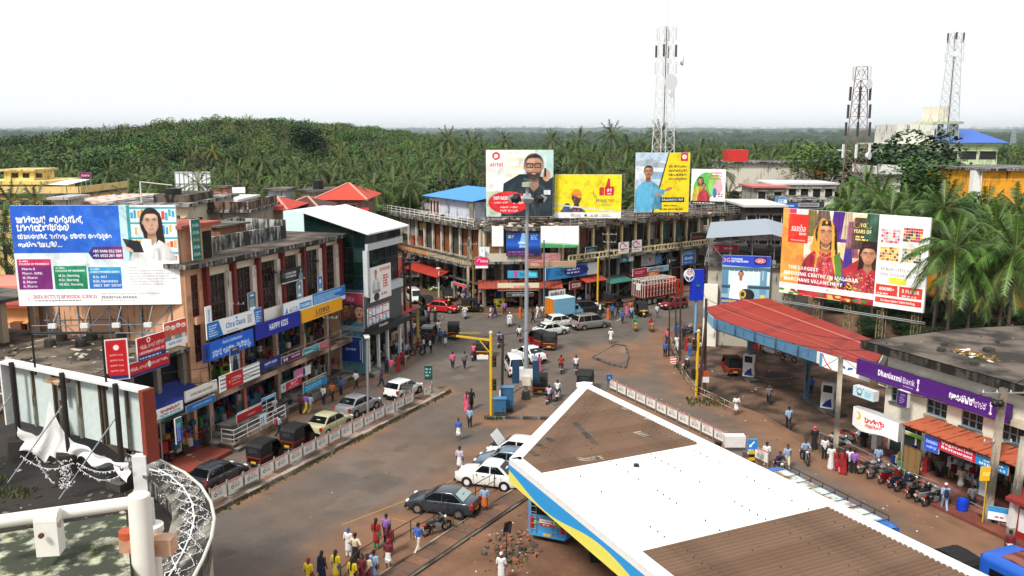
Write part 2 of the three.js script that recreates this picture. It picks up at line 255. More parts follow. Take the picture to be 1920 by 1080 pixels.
// a printed half-length portrait: (a,b) chin centre, s head height
function ptr(x,a,b,s,o={}){
const sk=o.skin||'#b98058',hc=o.hair||'#17100d',f=(k)=>{x.filter=k?`blur(${Math.max(0.3, s * k)}px)`:'none';},G2=(x0,y0,x1,y1,...c)=>{const g=x.createLinearGradient(x0,y0,x1,y1);c.forEach((q,k)=>g.addColorStop(k/(c.length-1),q));return g;};
const e=(c,u,v,rx,ry,r)=>EL(x,c,a+u*s,b+v*s,rx*s,ry*s,r),p=(c,...q)=>PG(x,c,...q.map(([u,v])=>[a+u*s,b+v*s]));
x.save();f(0.012);
if(o.long){e(hc,0,-0.42,0.46,0.6);p(hc,[-0.42,-0.4],[0.46,-0.4],[0.58,0.9],[0.2,0.7],[-0.3,0.3]);}
const sc=o.shirt||'#fff';x.fillStyle=G2(a-s,0,a+s,0,shade(sc,0.7),sc,sc,shade(sc,0.72),shade(sc,0.45));x.beginPath();x.moveTo(a-s*1.1,b+s*2.4);x.bezierCurveTo(a-s*1.15,b+s*0.6,a-s*0.6,b+s*0.45,a-s*0.2,b+s*0.22);x.lineTo(a+s*0.2,b+s*0.22);x.bezierCurveTo(a+s*0.6,b+s*0.45,a+s*1.15,b+s*0.6,a+s*1.1,b+s*2.4);x.fill();
f(0.04);for(let k=0;k<14;k++){x.strokeStyle=k%2?'rgba(0,0,0,.22)':'rgba(255,255,255,.2)';x.lineWidth=s*rr(0.03,0.11);const u=a+s*rr(-0.85,0.85);x.beginPath();x.moveTo(u,b+s*0.6);x.quadraticCurveTo(u+s*rr(-0.3,0.3),b+s*1.2,u+s*rr(-0.4,0.4),b+s*2.2);x.stroke();}f(0.014);
p(shade(sk,0.62),[-0.16,-0.25],[0.16,-0.25],[0.2,0.27],[0,0.5],[-0.2,0.27]);e(G2(a-s*0.35,0,a+s*0.35,0,shade(sk,0.82),sk,sk,shade(sk,0.55)),0,-0.47,0.33,0.46);p(G2(a-s*0.3,0,a+s*0.3,0,shade(sk,0.8),sk,shade(sk,0.6)),[-0.31,-0.4],[0.31,-0.4],[0.22,-0.1],[0.08,0.02],[-0.08,0.02],[-0.22,-0.1]);for(const q of[-1,1])e(shade(sk,0.7),q*0.335,-0.44,0.045,0.1);
f(0.05);e('rgba(255,225,200,.35)',-0.1,-0.7,0.15,0.12);e('rgba(255,215,190,.3)',-0.16,-0.36,0.09,0.07);for(const q of[-1,1])e('rgba(50,15,5,.42)',q*0.14,-0.52,0.1,0.06);p('rgba(60,20,8,.4)',[0.02,-0.5],[0.08,-0.3],[-0.01,-0.27]);e('rgba(60,20,8,.35)',0.02,-0.1,0.12,0.03);e('rgba(40,12,4,.4)',0,0.06,0.22,0.07);f(0.008);
if(o.beard){f(0.035);x.globalAlpha=0.8;p(hc,[-0.33,-0.42],[-0.25,-0.24],[0.25,-0.24],[0.33,-0.42],[0.24,-0.08],[0.08,0.05],[-0.08,0.05],[-0.24,-0.08]);x.globalAlpha=1;f(0.008);}
for(const q of[-1,1]){e('#e9ddd2',q*0.14,-0.5,0.055,0.02);e('#140a06',q*0.14,-0.5,0.026,0.026);x.strokeStyle=hc;x.lineWidth=s*0.025;x.beginPath();x.arc(a+q*0.14*s,b-s*0.48,s*0.1,3.7,5.7);x.stroke();e('rgba(60,20,10,.7)',q*0.03,-0.3,0.016,0.01);}
e(o.lip||'#7d3b30',0,-0.185,0.1,o.smile?0.036:0.026);if(o.smile)e('#efe2d8',0,-0.192,0.075,0.016);else e('rgba(40,8,4,.7)',0,-0.187,0.09,0.007);
if(o.tash)e(hc,0,-0.245,0.13,0.028);
f(0.018);x.fillStyle=hc;x.beginPath();x.moveTo(a-s*0.35,b-s*0.45);x.bezierCurveTo(a-s*0.45,b-s*1.1,a+s*0.45,b-s*1.12,a+s*0.36,b-s*0.45);x.bezierCurveTo(a+s*0.33,b-s*0.75,a+s*0.2,b-s*0.8,a-s*0.02,b-s*0.78);x.bezierCurveTo(a-s*0.25,b-s*0.8,a-s*0.3,b-s*0.7,a-s*0.35,b-s*0.45);x.fill();f(0.04);e('rgba(255,240,230,.16)',-0.1,-0.9,0.16,0.05,-0.3);f(0);
if(o.specs){x.strokeStyle='#111';x.lineWidth=s*0.03;for(const q of[-1,1])x.strokeRect(a+q*s*0.15-s*0.11,b-s*0.57,s*0.22,s*0.15);x.beginPath();x.moveTo(a-s*0.04,b-s*0.53);x.lineTo(a+s*0.04,b-s*0.53);x.stroke();}
x.restore();
}
// a sign board: box with a printed front. lower left corner at (x0,y0) of frame f, z off the wall
function vinyl(x,w,h){ // seams, creases and uneven ink of printed vinyl
for(let k=0;k<260;k++){const d=rnd()<0.5;x.globalAlpha=rr(0.02,0.07);EL(x,d?'#000':'#fff',rnd()*w,rnd()*h,rr(0.01,0.09)*w,rr(0.01,0.06)*h,rnd()*3);}x.globalAlpha=0.16;for(let k=1;k<4;k++)R(x,'#222',w*k/4,0,Math.max(1,w/500),h);x.globalAlpha=1;
}
function signAt(f,x0,x1,y0,y1,z,label,draw,o={}){
const w=x1-x0,h=y1-y0,k=o.res||26*60/Math.max(30,-f.W((x0+x1)/2,0,z).z);
const g=thg(o.name||'shop_sign',label,o.cat||'sign',f.W((x0+x1)/2,y0,z),f.r+(o.turn||0),o.group);
const t=o.t||0.1,rg=region(clp(w*k,8,1400),clp(h*k,8,1000),draw);
mb().bx(-w/2,w/2,0,h,-t,0).bd('board',o.frame||M.white,g);
mb().quad([-w/2+0.01,0.01,0.004],[w/2-0.01,0.01,0.004],[w/2-0.01,h-0.01,0.004],[-w/2+0.01,h-0.01,0.004],rg.uv).bd('printed_face',rg.mat,g);
return g;
}
// the same from two sighted corners on the wall plane z
function sign(f,a,b,z,label,draw,o={}){const p=f.L(a[0],a[1],z),q=f.L(b[0],b[1],z);return signAt(f,Math.min(p[0],q[0]),Math.max(p[0],q[0]),Math.min(p[1],q[1]),Math.max(p[1],q[1]),z,label,draw,o);}
// ---------- ground, roads ----------
const s2=(x,z)=>fbm(((x/4000)%1+1)%1,((z/4000)%1+1)%1,12,77,5);
function hillH(x,z){
const d=-z;if(d<165)return 0;
const n=s2(x,z),rise=sm(165,520,d);
let h=rise*(1+3*(n-0.3));
h+=20*Math.exp(-Math.pow((x+160)/(x<-160?92:105),2))*sm(190,540,d)*(1-0.6*sm(760,1200,d))*(0.82+0.36*n);
h+=26*Math.exp(-Math.pow((d-4200)/900,2))*(0.35+1.1*n)+150*Math.exp(-Math.pow((d-12500)/1800,2))*(0.45+0.8*s2(x*0.3+900,z*0.5));
return Math.max(0,h);
}
{
const xs=[],zs=[80,40,10,-20,-60,-100,-140];
for(let k=-42;k<=42;k++)xs.push(Math.sign(k)*(Math.abs(k)*9+Math.pow(Math.abs(k),3)*0.17));
for(let d=165;d<17000;d*=1.036)zs.push(-d);
const g=mb();g.color(1,1,1);const id=[];
for(const z of zs){const r=[];for(const x of xs){const h=hillH(x,z),e=2,nx=hillH(x-e,z)-hillH(x+e,z),nz=hillH(x,z-e)-hillH(x,z+e),l=Math.hypot(nx,2*e,nz);
const f=Math.max(sm(150,200,-z),sm(70,130,Math.abs(x))*sm(60,110,-z));g.color(lerp(0.27,0.04,f),lerp(0.135,0.07,f),lerp(0.075,0.025,f));r.push(g.vert(x,h,z,nx/l,2*e/l,nz/l,x,-z));}id.push(r);}
for(let j=0;j+1<zs.length;j++)for(let k=0;k+1<xs.length;k++)g.i.push(id[j][k],id[j][k+1],id[j+1][k+1],id[j][k],id[j+1][k+1],id[j+1][k]);
tag(g.bd('ground',mt([1,1,1],0.95,{map:TX.dirt,vertexColors:true,bumpMap:TX.bumpy,bumpScale:0.03})),'red brown laterite earth around the junction and beyond',null,null,'structure');
}
const gp=(...p)=>p.map((q)=>{const v=G(q[0],q[1]);return[v.x,v.z];});
const ROAD=[[-33,-29],[-22.5,-53.3],[-17.4,-66.6],[-10.5,-81.5],[-10.8,-92],[-14,-98],[-50,-154],[-40,-160],[-6.5,-106.8],[-3,-105.4],[6,-105.6],[8.5,-106.2],[31.5,-125.2],[64,-151.5],[72,-139],[38,-112],[21,-98.5],[17.8,-95.6],[16.2,-90],[15.8,-77.7],[16.9,-70.2],[19.8,-65.9],[21.8,-55.1],[25,-46.9],[28.5,-37],[33,-22],[25.5,-22],[22,-33],[19.5,-47],[16.7,-55.1],[8.5,-71.3],[6.5,-69],[3.5,-62],[0.5,-54],[-0.3,-52],[-4.8,-44.8],[-7.6,-40.4],[-14,-29]];
{
const segd=(x,z,P,w)=>{let m=99;for(let k=0;k+1<P.length;k++){const a=P[k],b=P[k+1],dx=b[0]-a[0],dz=b[1]-a[1],t=clp(((x-a[0])*dx+(z-a[1])*dz)/(dx*dx+dz*dz));m=Math.min(m,Math.hypot(x-a[0]-t*dx,z-a[1]-t*dz));}return 1-sm(0.15*w,w,m);};
const D=[[[[-33,-29],[-22.5,-53.3],[-17.4,-66.6],[-10.5,-81.5],[-10.8,-92]],1.5],[[[-26,-33],[-18,-48.7],[-6.4,-71.6]],2.1],[[[-14,-29],[-7.6,-40.4],[-4.8,-44.8],[-0.3,-52],[0.5,-54],[3.5,-62]],6.2],[[[17.8,-95.6],[16.2,-90],[15.8,-77.7],[16.9,-70.2],[19.8,-65.9],[21.8,-55.1],[25,-46.9],[28.5,-37],[33,-22]],3.4],[[[25.5,-22],[22,-33],[19.5,-47],[16.7,-55.1]],1.6],[[[16.7,-55.1],[8.5,-71.3]],1],[[[8,-84],[11.3,-79],[12.2,-88],[8,-84]],3.6],[[[-2.3,-64.2],[4.4,-64.6]],3.2],[[[-40,-160],[-6.5,-106.8],[-3,-105.4],[6,-105.6],[31.5,-125.2]],1.6]];
const n=1280,d=new Uint8Array(n*n*4);
for(let j=0;j<n;j++)for(let i=0;i<n;i++){
const x=i/n*128-64,z=-(j/n*128+22),u=i/n,v=j/n;let a=0;
const b1=fbm(u,v,18,101,5),b2=fbm(u,v,90,102,3),wig=1+1.1*(b1-0.5);
for(const[P,w]of D)a=Math.max(a,segd(x,z,P,w*wig));
a=clp(a*(0.55+0.75*b2)+0.38*sm(0.3,0.8,b1)*sm(-100,-50,z)+0.22*sm(13,22,x)*sm(-66,-48,z)*(0.5+b1));
const g=0.098+0.03*(b1-0.5)+0.04*(b2-0.5)+(hsh(i,j,5)-0.5)*0.022,patch=sm(0.62,0.66,fbm(u,v,26,140,3))*0.028,st=0.022*(vn((((x*0.894+z*0.447)/60)%1+1)%1,(((z*0.894-x*0.447)/160)%1+1)%1,70,4,7)-0.5)*sm(14,4,x),oil=1-0.35*sm(0.68,0.8,fbm(u,v,50,160,3));
const as=[0.97,0.8,0.67].map((q)=>(g+patch+st)*q*oil),du=[0.21,0.108,0.06],o=(j*n+i)*4,k=0.82+0.4*(b2-0.3);
for(let c=0;c<3;c++)d[o+c]=toS(clp(lerp(as[c],du[c]*k,a)));d[o+3]=255;
}
const t=new THREE.DataTexture(d,n,n);t.magFilter=THREE.LinearFilter;t.colorSpace=THREE.SRGBColorSpace;t.wrapS=t.wrapT=THREE.ClampToEdgeWrapping;t.repeat.set(1/128,1/128);t.offset.set(0.5,-22/128);t.needsUpdate=true;
const m=new THREE.MeshStandardMaterial({map:t,roughness:0.88,bumpMap:TX.bumpy,bumpScale:0.008});
tag(mb().poly(ROAD,0.006).bd('road',m),'worn grey asphalt of the junction edged with brown dust',null,null,'structure');
}
{ // worn paint
const w=mt([0.42,0.4,0.36],0.9,{map:TX.mld}),y=mt([0.42,0.25,0.09],0.9,{map:TX.fine});
const st=(name,m,a,b,wd,label)=>{const p=G(...a),q=G(...b),d=new V3().subVectors(q,p).setY(0).normalize(),s=[-d.z*wd/2,d.x*wd/2];tag(mb().poly([[p.x-s[0],p.z-s[1]],[q.x-s[0],q.z-s[1]],[q.x+s[0],q.z+s[1]],[p.x+s[0],p.z+s[1]]],0.011).bd(name,m),label,null,null,'structure');};
st('road_marking',y,[640,985],[770,935],0.12,'faded yellow parking line on the dusty roadside');st('road_marking',y,[820,915],[862,893],0.12,'faded yellow parking line beside the white saloon');
st('road_marking',w,[800,583],[838,598],0.25,'white line on the asphalt near the red car');st('road_marking',w,[1152,604],[1176,592],0.3,'white line on the asphalt near the far crossing people');st('road_marking',y,[735,972],[790,985],0.1,'faint yellow bay line beside the dark saloon');
}
const pave=mt([0.27,0.165,0.115],0.95,{map:TX.dirt}),kerbM=grm([0.42,0.36,0.3]);
function slab(name,pts,h,label,mat=pave){return tag(mb().prism(pts,-0.05,h).bd(name,mat),label,null,null,'structure');}
slab('pavement',[[-22.7,-53.3],[-17.6,-66.6],[-10.7,-81.5],[-11,-92.5],[-14,-92.5],[-15.2,-79],[-26.5,-50],[-38,-36],[-33.2,-29]],0.16,'brown footpath in front of the shop row with red columns');
slab('pavement',[[-41,-160.5],[-6.6,-107.1],[-3,-105.7],[6,-105.9],[8.4,-106.4],[31.6,-125.6],[64,-152],[62,-156],[29,-130],[6.5,-109.6],[-4,-109.2],[-43,-162]],0.16,'footpath round the corner shops across the junction');
{ // left median with kerb stones
const A=new V3(-26.2,0,-32.6),B=new V3(-6.4,0,-72.1),d=new V3().subVectors(B,A),L=d.length(),g=thg('median_strip','raised median of stone slabs between the two carriageways',null,A,Math.atan2(-d.z,d.x),null,'structure');
mb().bx(0,L,-0.05,0.2,-0.55,0.95).bd('strip_base',kerbM,g);
const ms=[pave,grm([0.4,0.27,0.2]),grm([0.3,0.24,0.2]),grm([0.46,0.38,0.32])];
for(let x=0.02,k=0;x<L-0.8;k++){const w=rr(0.62,0.85);mb().bx(x,x+w-0.03,0.2,0.225+rr(0,0.03),-0.5,0.62+rr(-0.03,0.03)).bd('slab',ms[(k*7+(k>>1))%4],g);x+=w;}
for(let x=0.02;x<L-0.5;){const w=rr(0.9,1.2);mb().bx(x,x+w-0.03,-0.04,0.24+rr(0,0.03),0.96,1.12).bd('kerb_stone',ms[Math.floor(rnd()*4)],g);x+=w;}
const t=mb();for(let k=0;k<420;k++){const x=rr(2,L),q=rr(0.05,0.16),z=1.14+rnd()*rnd()*0.35,a=rnd()*3;t.quad([x,0,z],[x+q*Math.cos(a),0,z+q*Math.sin(a)],[x+q*Math.cos(a)+0.04,q,z+q*Math.sin(a)],[x+0.04,q*1.2,z]);}
tag(t.bd('weeds',mt([0.05,0.085,0.02],0.9),g),null,null,null,'stuff');
}
tag(mb().poly([[18.2,-95],[16.6,-90],[16.2,-78],[17.3,-70.4],[20.2,-65.6],[22.2,-57.5],[25,-58],[40,-70],[38,-100],[24,-99]],0.005).bd('forecourt',mt([0.2,0.125,0.085],0.9,{map:TX.grm,bumpMap:TX.bumpy,bumpScale:0.01})),'dark oil stained forecourt below the red filling station canopy',null,null,'structure');
{ // islands
const isl=(name,label,px,h)=>{const P=gp(...px),g=thg(name,label,null,[0,0,0],0,null,'structure');const c=P.reduce((s,q)=>[s[0]+q[0]/P.length,s[1]+q[1]/P.length],[0,0]);
mb().prism(P.map((q)=>[lerp(c[0],q[0],0.93),lerp(c[1],q[1],0.93)]),-0.05,h-0.03).bd('island_top',mt([0.36,0.24,0.17],0.95,{map:TX.dirt}),g);
for(let j=0;j<P.length;j++){const a=P[j],b=P[(j+1)%P.length],l=Math.hypot(b[0]-a[0],b[1]-a[1]),n=Math.max(1,Math.round(l/0.7));for(let k=0;k<n;k++){const f=(k+0.03)/n,e=(k+0.97)/n;mb().at(mat4(0,rr(-0.02,0.02),0)).bar([lerp(a[0],b[0],f),h/2,lerp(a[1],b[1],f)],[lerp(a[0],b[0],e),h/2,lerp(a[1],b[1],e)],0.2,h).bd('kerb_stone',rnd()<0.4?M.concD:M.conc,g);}}};
isl('traffic_island','low triangular traffic island of concrete carrying the tall lamp mast',[[915,785],[1046,787],[1050,770],[987,722],[945,752]],0.22);
isl('traffic_island','small earth filled traffic island ringed with kerb stones in the right branch',[[1112,672],[1140,683],[1172,691],[1177,670],[1173,651],[1155,648]],0.2);
}
// paved drain cover walk beside the rail, of separate slabs
{
const A=G(690,1095),B=G(985,905),d=new V3().subVectors(B,A).setY(0),L=d.length(),g=thg('drain_walk','narrow walkway of brown drain slabs beside the tube railing',null,A.setY(0),Math.atan2(-d.z,d.x),null,'structure');
mb().bx(0,L,-0.05,0.1,0.05,1.5).bd('drain_wall',M.concD,g);
for(let k=0;k*0.86<L-0.8;k++)mb().bx(k*0.86+0.02,k*0.86+0.84,0.1,0.14+rr(0,0.025),0.16,1.32+rr(-0.03,0.03)).bd('slab',k%3?pave:mt([0.36,0.2,0.13],0.95,{map:TX.dirt}),g);
mb().bx(0,L,0.1,0.17,0.0,0.12).bd('edge_strip',grm([0.5,0.4,0.33]),g);
}
// ---------- buildings: the row on the left ----------
const goodsMat=new THREE.MeshStandardMaterial({vertexColors:true,roughness:0.8});
const PAL=['#c62828','#1f4fa8','#e0b02a','#2b7a3f','#ddd8cc','#8a2a6b','#d8662a','#1b8fa8','#333a44','#f0efe8','#6a4630','#e27aa0'];
function gds(parent,x0,x1,y0,y1,z0,z1,n,pal=PAL,sz=0.35){ // stock of a shop, nobody could count it
const g=mb();for(let k=0;k<n;k++){const c=C(pick(pal)),q=rr(0.12,0.55);g.color(c.r*q,c.g*q,c.b*q);const w=rr(0.4,1)*sz,h=rr(0.4,1.4)*sz,x=rr(x0,x1),y=rr(y0,Math.max(y0,y1-h)),z=rr(z0,z1);if(rnd()<0.3)g.cyl([x,y,z],[x,y+h,z],w/2,w/2.2,7);else g.bx(x-w/2,x+w/2,y,y+h,z-w/3,z+w/3);}
return tag(g.bd('stock',goodsMat,parent),null,null,null,'stuff');
}
function rail(parent,pts,h,o={}){ // posts and tubes; pts in parent space
const m=o.mat||M.white,r=o.r||0.03,step=o.step||1.4,n=o.n||2;
for(let j=0;j+1<pts.length;j++){const a=new V3(...pts[j]),b=new V3(...pts[j+1]),L=a.distanceTo(b),k=Math.max(1,Math.round(L/step));
for(let q=0;q<=k;q++){const p=a.clone().lerp(b,q/k);mb().cyl([p.x,p.y,p.z],[p.x,p.y+h,p.z],r*1.15,r*1.15,6).bd('post',m,parent);}
for(let q=0;q<n;q++){const y=h*(1-q/n)-0.01*q;mb().cyl([a.x,a.y+y,a.z],[b.x,b.y+y,b.z],r,r,6).bd('tube',m,parent);}}
}
function awning(f,x0,x1,y0,y1,z0,z1,label,m,o={}){ // tiled pent roof of separate sheets
const g=inF(f,'awning',label,'awning',o.group),n=Math.max(1,Math.round((x1-x0)/1.1));for(let k=0;k<n;k++){const a=lerp(x0,x1,k/n),e=lerp(x0,x1,(k+1)/n)-0.03,d=rr(-0.02,0.02);mb().quad([a,y0+d,z1],[e,y0+d,z1],[e,y1+d,z0],[a,y1+d,z0]).quad([a,y1+d-0.05,z0],[e,y1+d-0.05,z0],[e,y0+d-0.05,z1],[a,y0+d-0.05,z1]).quad([a,y0+d-0.05,z1],[e,y0+d-0.05,z1],[e,y0+d,z1],[a,y0+d,z1]).bd('sheet',m,g);}
mb().bx(x0,x1,y0-0.12,y0-0.06,z1-0.1,z1-0.04).bd('edge_bar',M.dark,g);for(const x of[x0+0.1,x1-0.1])mb().cyl([x,0.16,z1-0.1],[x,y0,z1-0.1],0.05).bd('post',M.steel,g);return g;
}
const peach=pls([0.72,0.44,0.29]),cream=pls([0.78,0.7,0.58]),maroon=mt([0.22,0.025,0.02],0.6,{map:TX.fine});
const fD=frame(-23.4,-56.2,-15.88,-76.88);
const bD=inF(fD,'shop_building','peach three storey building with maroon columns and tall steel windows over shops','building');
{
const b=bD,x0=2.2,x1=22.3,Z=-15,wt=0.3;
mb().bx(x0,x0+0.3,0,13,Z,-0.01).bx(x1-0.3,x1,0,13,Z,-0.01).bx(x0,x1,0,13,Z,Z+0.3).bd('wall',peach,b);
mb().bx(x0+0.3,x1-0.3,0.4,0.6,Z,0).bx(x0+0.3,x1-0.3,7.6,7.9,Z,-0.3).bd('floor_slab',M.concD,b);
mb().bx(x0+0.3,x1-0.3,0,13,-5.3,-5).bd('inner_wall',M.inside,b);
// roof slab with a stained eave, and the roof surface
mb().bx(x0-0.5,x1+0.3,13,13.3,Z-0.5,0.95).bd('roof_slab',M.mouldy,b);
mb().bx(x0-0.45,x1+0.2,13.304,13.32,Z-0.4,0.9).bd('roof_surface',M.roofD,b);
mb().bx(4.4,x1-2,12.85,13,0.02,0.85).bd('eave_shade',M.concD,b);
// top two storey window wall: bays between the maroon columns
const cols=[4.1,7.1,10.1,13.25,16.3,19.4,22.15],pane=mb().quad([0,0,0],[1,0,0],[1,1,0],[0,1,0]).geo();
for(const c of cols)mb().bx(c-0.16,c+0.16,7.6,13,0,0.42).bd('column',maroon,b);
for(let k=0;k<6;k++){
const a=cols[k]+0.16,e=cols[k+1]-0.16,wx0=a+0.08,wx1=e-0.52,y0=8.35,y1=12.1+k*0.06,nx=5,ny=7;
mb().bx(a,e,y1,13,-0.3,0).bx(a,wx0,y0,y1,-0.3,0).bx(a,e,7.6,y0,-0.3,0).bd('wall',cream,b);
mb().bx(wx1,e,y0,y1,-0.3,0.16).bd('pilaster',mt([0.8,0.72,0.66],0.85,{map:TX.stain}),b);
const w=new THREE.Group();w.name='window';b.add(w);const f=mb(),sx=(wx1-wx0)/nx,sy=(y1-y0)/ny;
for(let i=0;i<=nx;i++)f.bx(wx0+i*sx-0.03,wx0+i*sx+0.03,y0,y1,-0.2,-0.1);for(let j=0;j<=ny;j++)f.bx(wx0,wx1,y0+j*sy-(j===3?0.09:0.03),y0+j*sy+(j===3?0.09:0.03),-0.195,-0.095);
f.bd('frame',mt([0.09,0.035,0.025],0.7),w);
for(let i=0;i<nx;i++)for(let j=0;j<ny;j++){const open=rnd()<0.045&&j<6,q=mesh('pane',pane,open?M.winC:pick([M.winA,M.winA,M.winB,M.winC,M.winA]),w);q.position.set(wx0+i*sx+0.04,y0+j*sy+0.04,-0.15);q.scale.set(sx-0.08,sy-0.08,1);q.rotation.x=open?-0.95:rr(-0.012,0.012);if(open)q.position.z=0.25;}
}
// left end bay with two narrow windows
mb().bx(x0,2.75,4,13,-0.3,0).bx(3.55,4.1,4,13,-0.3,0).bx(2.75,3.55,12.4,13,-0.3,0).bx(2.75,3.55,8.9,9.4,-0.3,0.3).bx(2.75,3.55,4,6.1,-0.3,0).bd('wall',peach,b);
for(const[y0,y1]of[[9.4,12.4],[6.1,8.9]]){const w=new THREE.Group();w.name='window';b.add(w);const f=mb();for(const x of[2.77,3.15,3.53])f.bx(x-0.03,x+0.03,y0,y1,-0.2,-0.12);for(let j=0;j<=5;j++)f.bx(2.75,3.55,lerp(y0,y1,j/5)-0.03,lerp(y0,y1,j/5)+0.03,-0.195,-0.115);f.bd('frame',maroon,w);
for(let i=0;i<2;i++)for(let j=0;j<5;j++){const q=mesh('pane',pane,pick([M.winA,M.winB,M.winC]),w);q.position.set(2.8+i*0.38,lerp(y0,y1,j/5)+0.04,-0.16);q.scale.set(0.32,(y1-y0)/5-0.08,1);}}
// first floor gallery and ground floor shops
mb().bx(x0,x1,3.35,3.75,-5,1.2).bd('gallery_slab',grm([0.5,0.36,0.28]),b);
mb().bx(x0,x1,0,0.5,-5,1.9).bd('plinth',grm([0.34,0.3,0.27]),b);
for(const c of[4.1,8.0,12.4,16.3,20,22.1]){mb().bx(c-0.15,c+0.15,0.5,3.35,-0.35,0).bx(c-0.15,c+0.15,3.75,7.6,-0.35,0).bd('column',pls(c===8.0?[0.6,0.25,0.2]:[0.55,0.4,0.32]),b);}
for(const[a,e,c]of[[4.3,7.9,[0.12,0.3,0.02]],[8.2,12.2,[0.1,0.11,0.12]],[12.6,16.1,[0.16,0.13,0.1]],[16.5,19.8,[0.05,0.1,0.11]],[20.1,22,[0.1,0.1,0.12]]]){mb().bx(a,e,3.75,7.6,-2.1,-2).bd('shop_wall',mt(c,0.8,{map:TX.fine}),b);mb().bx(a+0.5,a+1.5,3.75,6.1,-1.98,-1.9).bd('door',pick([M.winB,mt([0.2,0.08,0.05],0.7),M.winC]),b);gds(b,a+0.2,e-0.2,3.76,6.3,-1.8,-0.5,16,PAL,0.5);}
for(const[a,e]of[[4.3,7.9],[8.2,12.2],[12.6,16.1],[16.5,19.8],[20.1,22]]){mb().bx(a,e,0.5,3.35,-2.6,-2.5).bd('shop_wall',pick([mt([0.1,0.16,0.17],0.6),mt([0.22,0.2,0.18],0.7),M.winC]),b);mb().bx(a+0.3,e-0.3,0.5,1.5,-1.6,-1.2).bd('counter',pick([mt([0.3,0.2,0.12],0.6),M.white,mt([0.1,0.25,0.3],0.5)]),b);gds(b,a+0.2,e-0.2,0.52,3,-2.3,-0.3,34,PAL,0.5);}
const gr=new THREE.Group();gr.name='gallery_railing';b.add(gr);rail(gr,[[4.2,3.75,1.12],[22.2,3.75,1.12]],1,{mat:mt([0.4,0.3,0.26],0.6),step:1.9,r:0.025});
const tr=new THREE.Group();tr.name='terrace_railing';b.add(tr);rail(tr,[[2.6,0.5,3.0],[8.8,0.5,3.0]],1,{step:1.5,n:3});rail(tr,[[2.6,0.5,3.0],[2.6,0.5,1.95]],1,{n:3});rail(tr,[[4.6,1.0,1.85],[9.2,1.0,1.85]],1,{step:1.2,n:3});
mb().bx(2.4,9,0,0.5,1.9,3.1).bd('terrace',grm([0.4,0.3,0.24]),b);
mb().bx(2.4,3.4,0.0,0.25,3.1,3.5).bd('step',M.conc,b);
mb().bx(4.4,8.2,0.5,1.0,0.0,1.9).bd('terrace',M.conc,b);
// roof structures
const th=new THREE.Group();th.name='stair_tower';b.add(th);
mb().bx(2.4,5.6,13.32,15.7,-5.2,-0.3,'t').bd('wall',pls([0.66,0.4,0.27]),th);mb().bx(2.1,6.2,15.7,15.95,-5.6,0.1).bd('roof',mt([0.45,0.13,0.09],0.8,{map:TX.stain}),th);mb().bx(4.6,5.45,13.35,15.3,-0.3,-0.22).bd('door',M.inside,th);
mb().bx(7.4,17.3,13.32,14.45,-2.5,-2.25).bx(7.4,7.65,13.32,14.45,-5,-2.5).bx(17.3,17.55,13.32,14.9,-7,-2.25).bx(12.2,17.3,13.32,15.0,-7.0,-6.75).bd('parapet',mld([0.55,0.55,0.52]),b);
mb().bx(10.4,13.5,13.32,14.9,-5.8,-3.4,'t').bd('brick_store',mt([0.3,0.15,0.09],0.9,{map:TX.stain}),b);
mb().bx(10.1,13.9,14.9,15.05,-6.1,-3.1).bd('store_roof',M.concD,b);
for(const[x,z]of[[8.2,-7],[9.6,-10],[12,-9],[6.5,-9],[14.4,-12],[8.3,-13]])mb().bx(x-0.2,x+0.2,13.32,14.6+rnd(),z-0.2,z+0.2).bd('roof_pillar',M.concD,b);
mb().bx(x0,x1,13.32,14.3,Z-0.3,Z).bd('parapet',mld([0.32,0.2,0.15]),b);
}
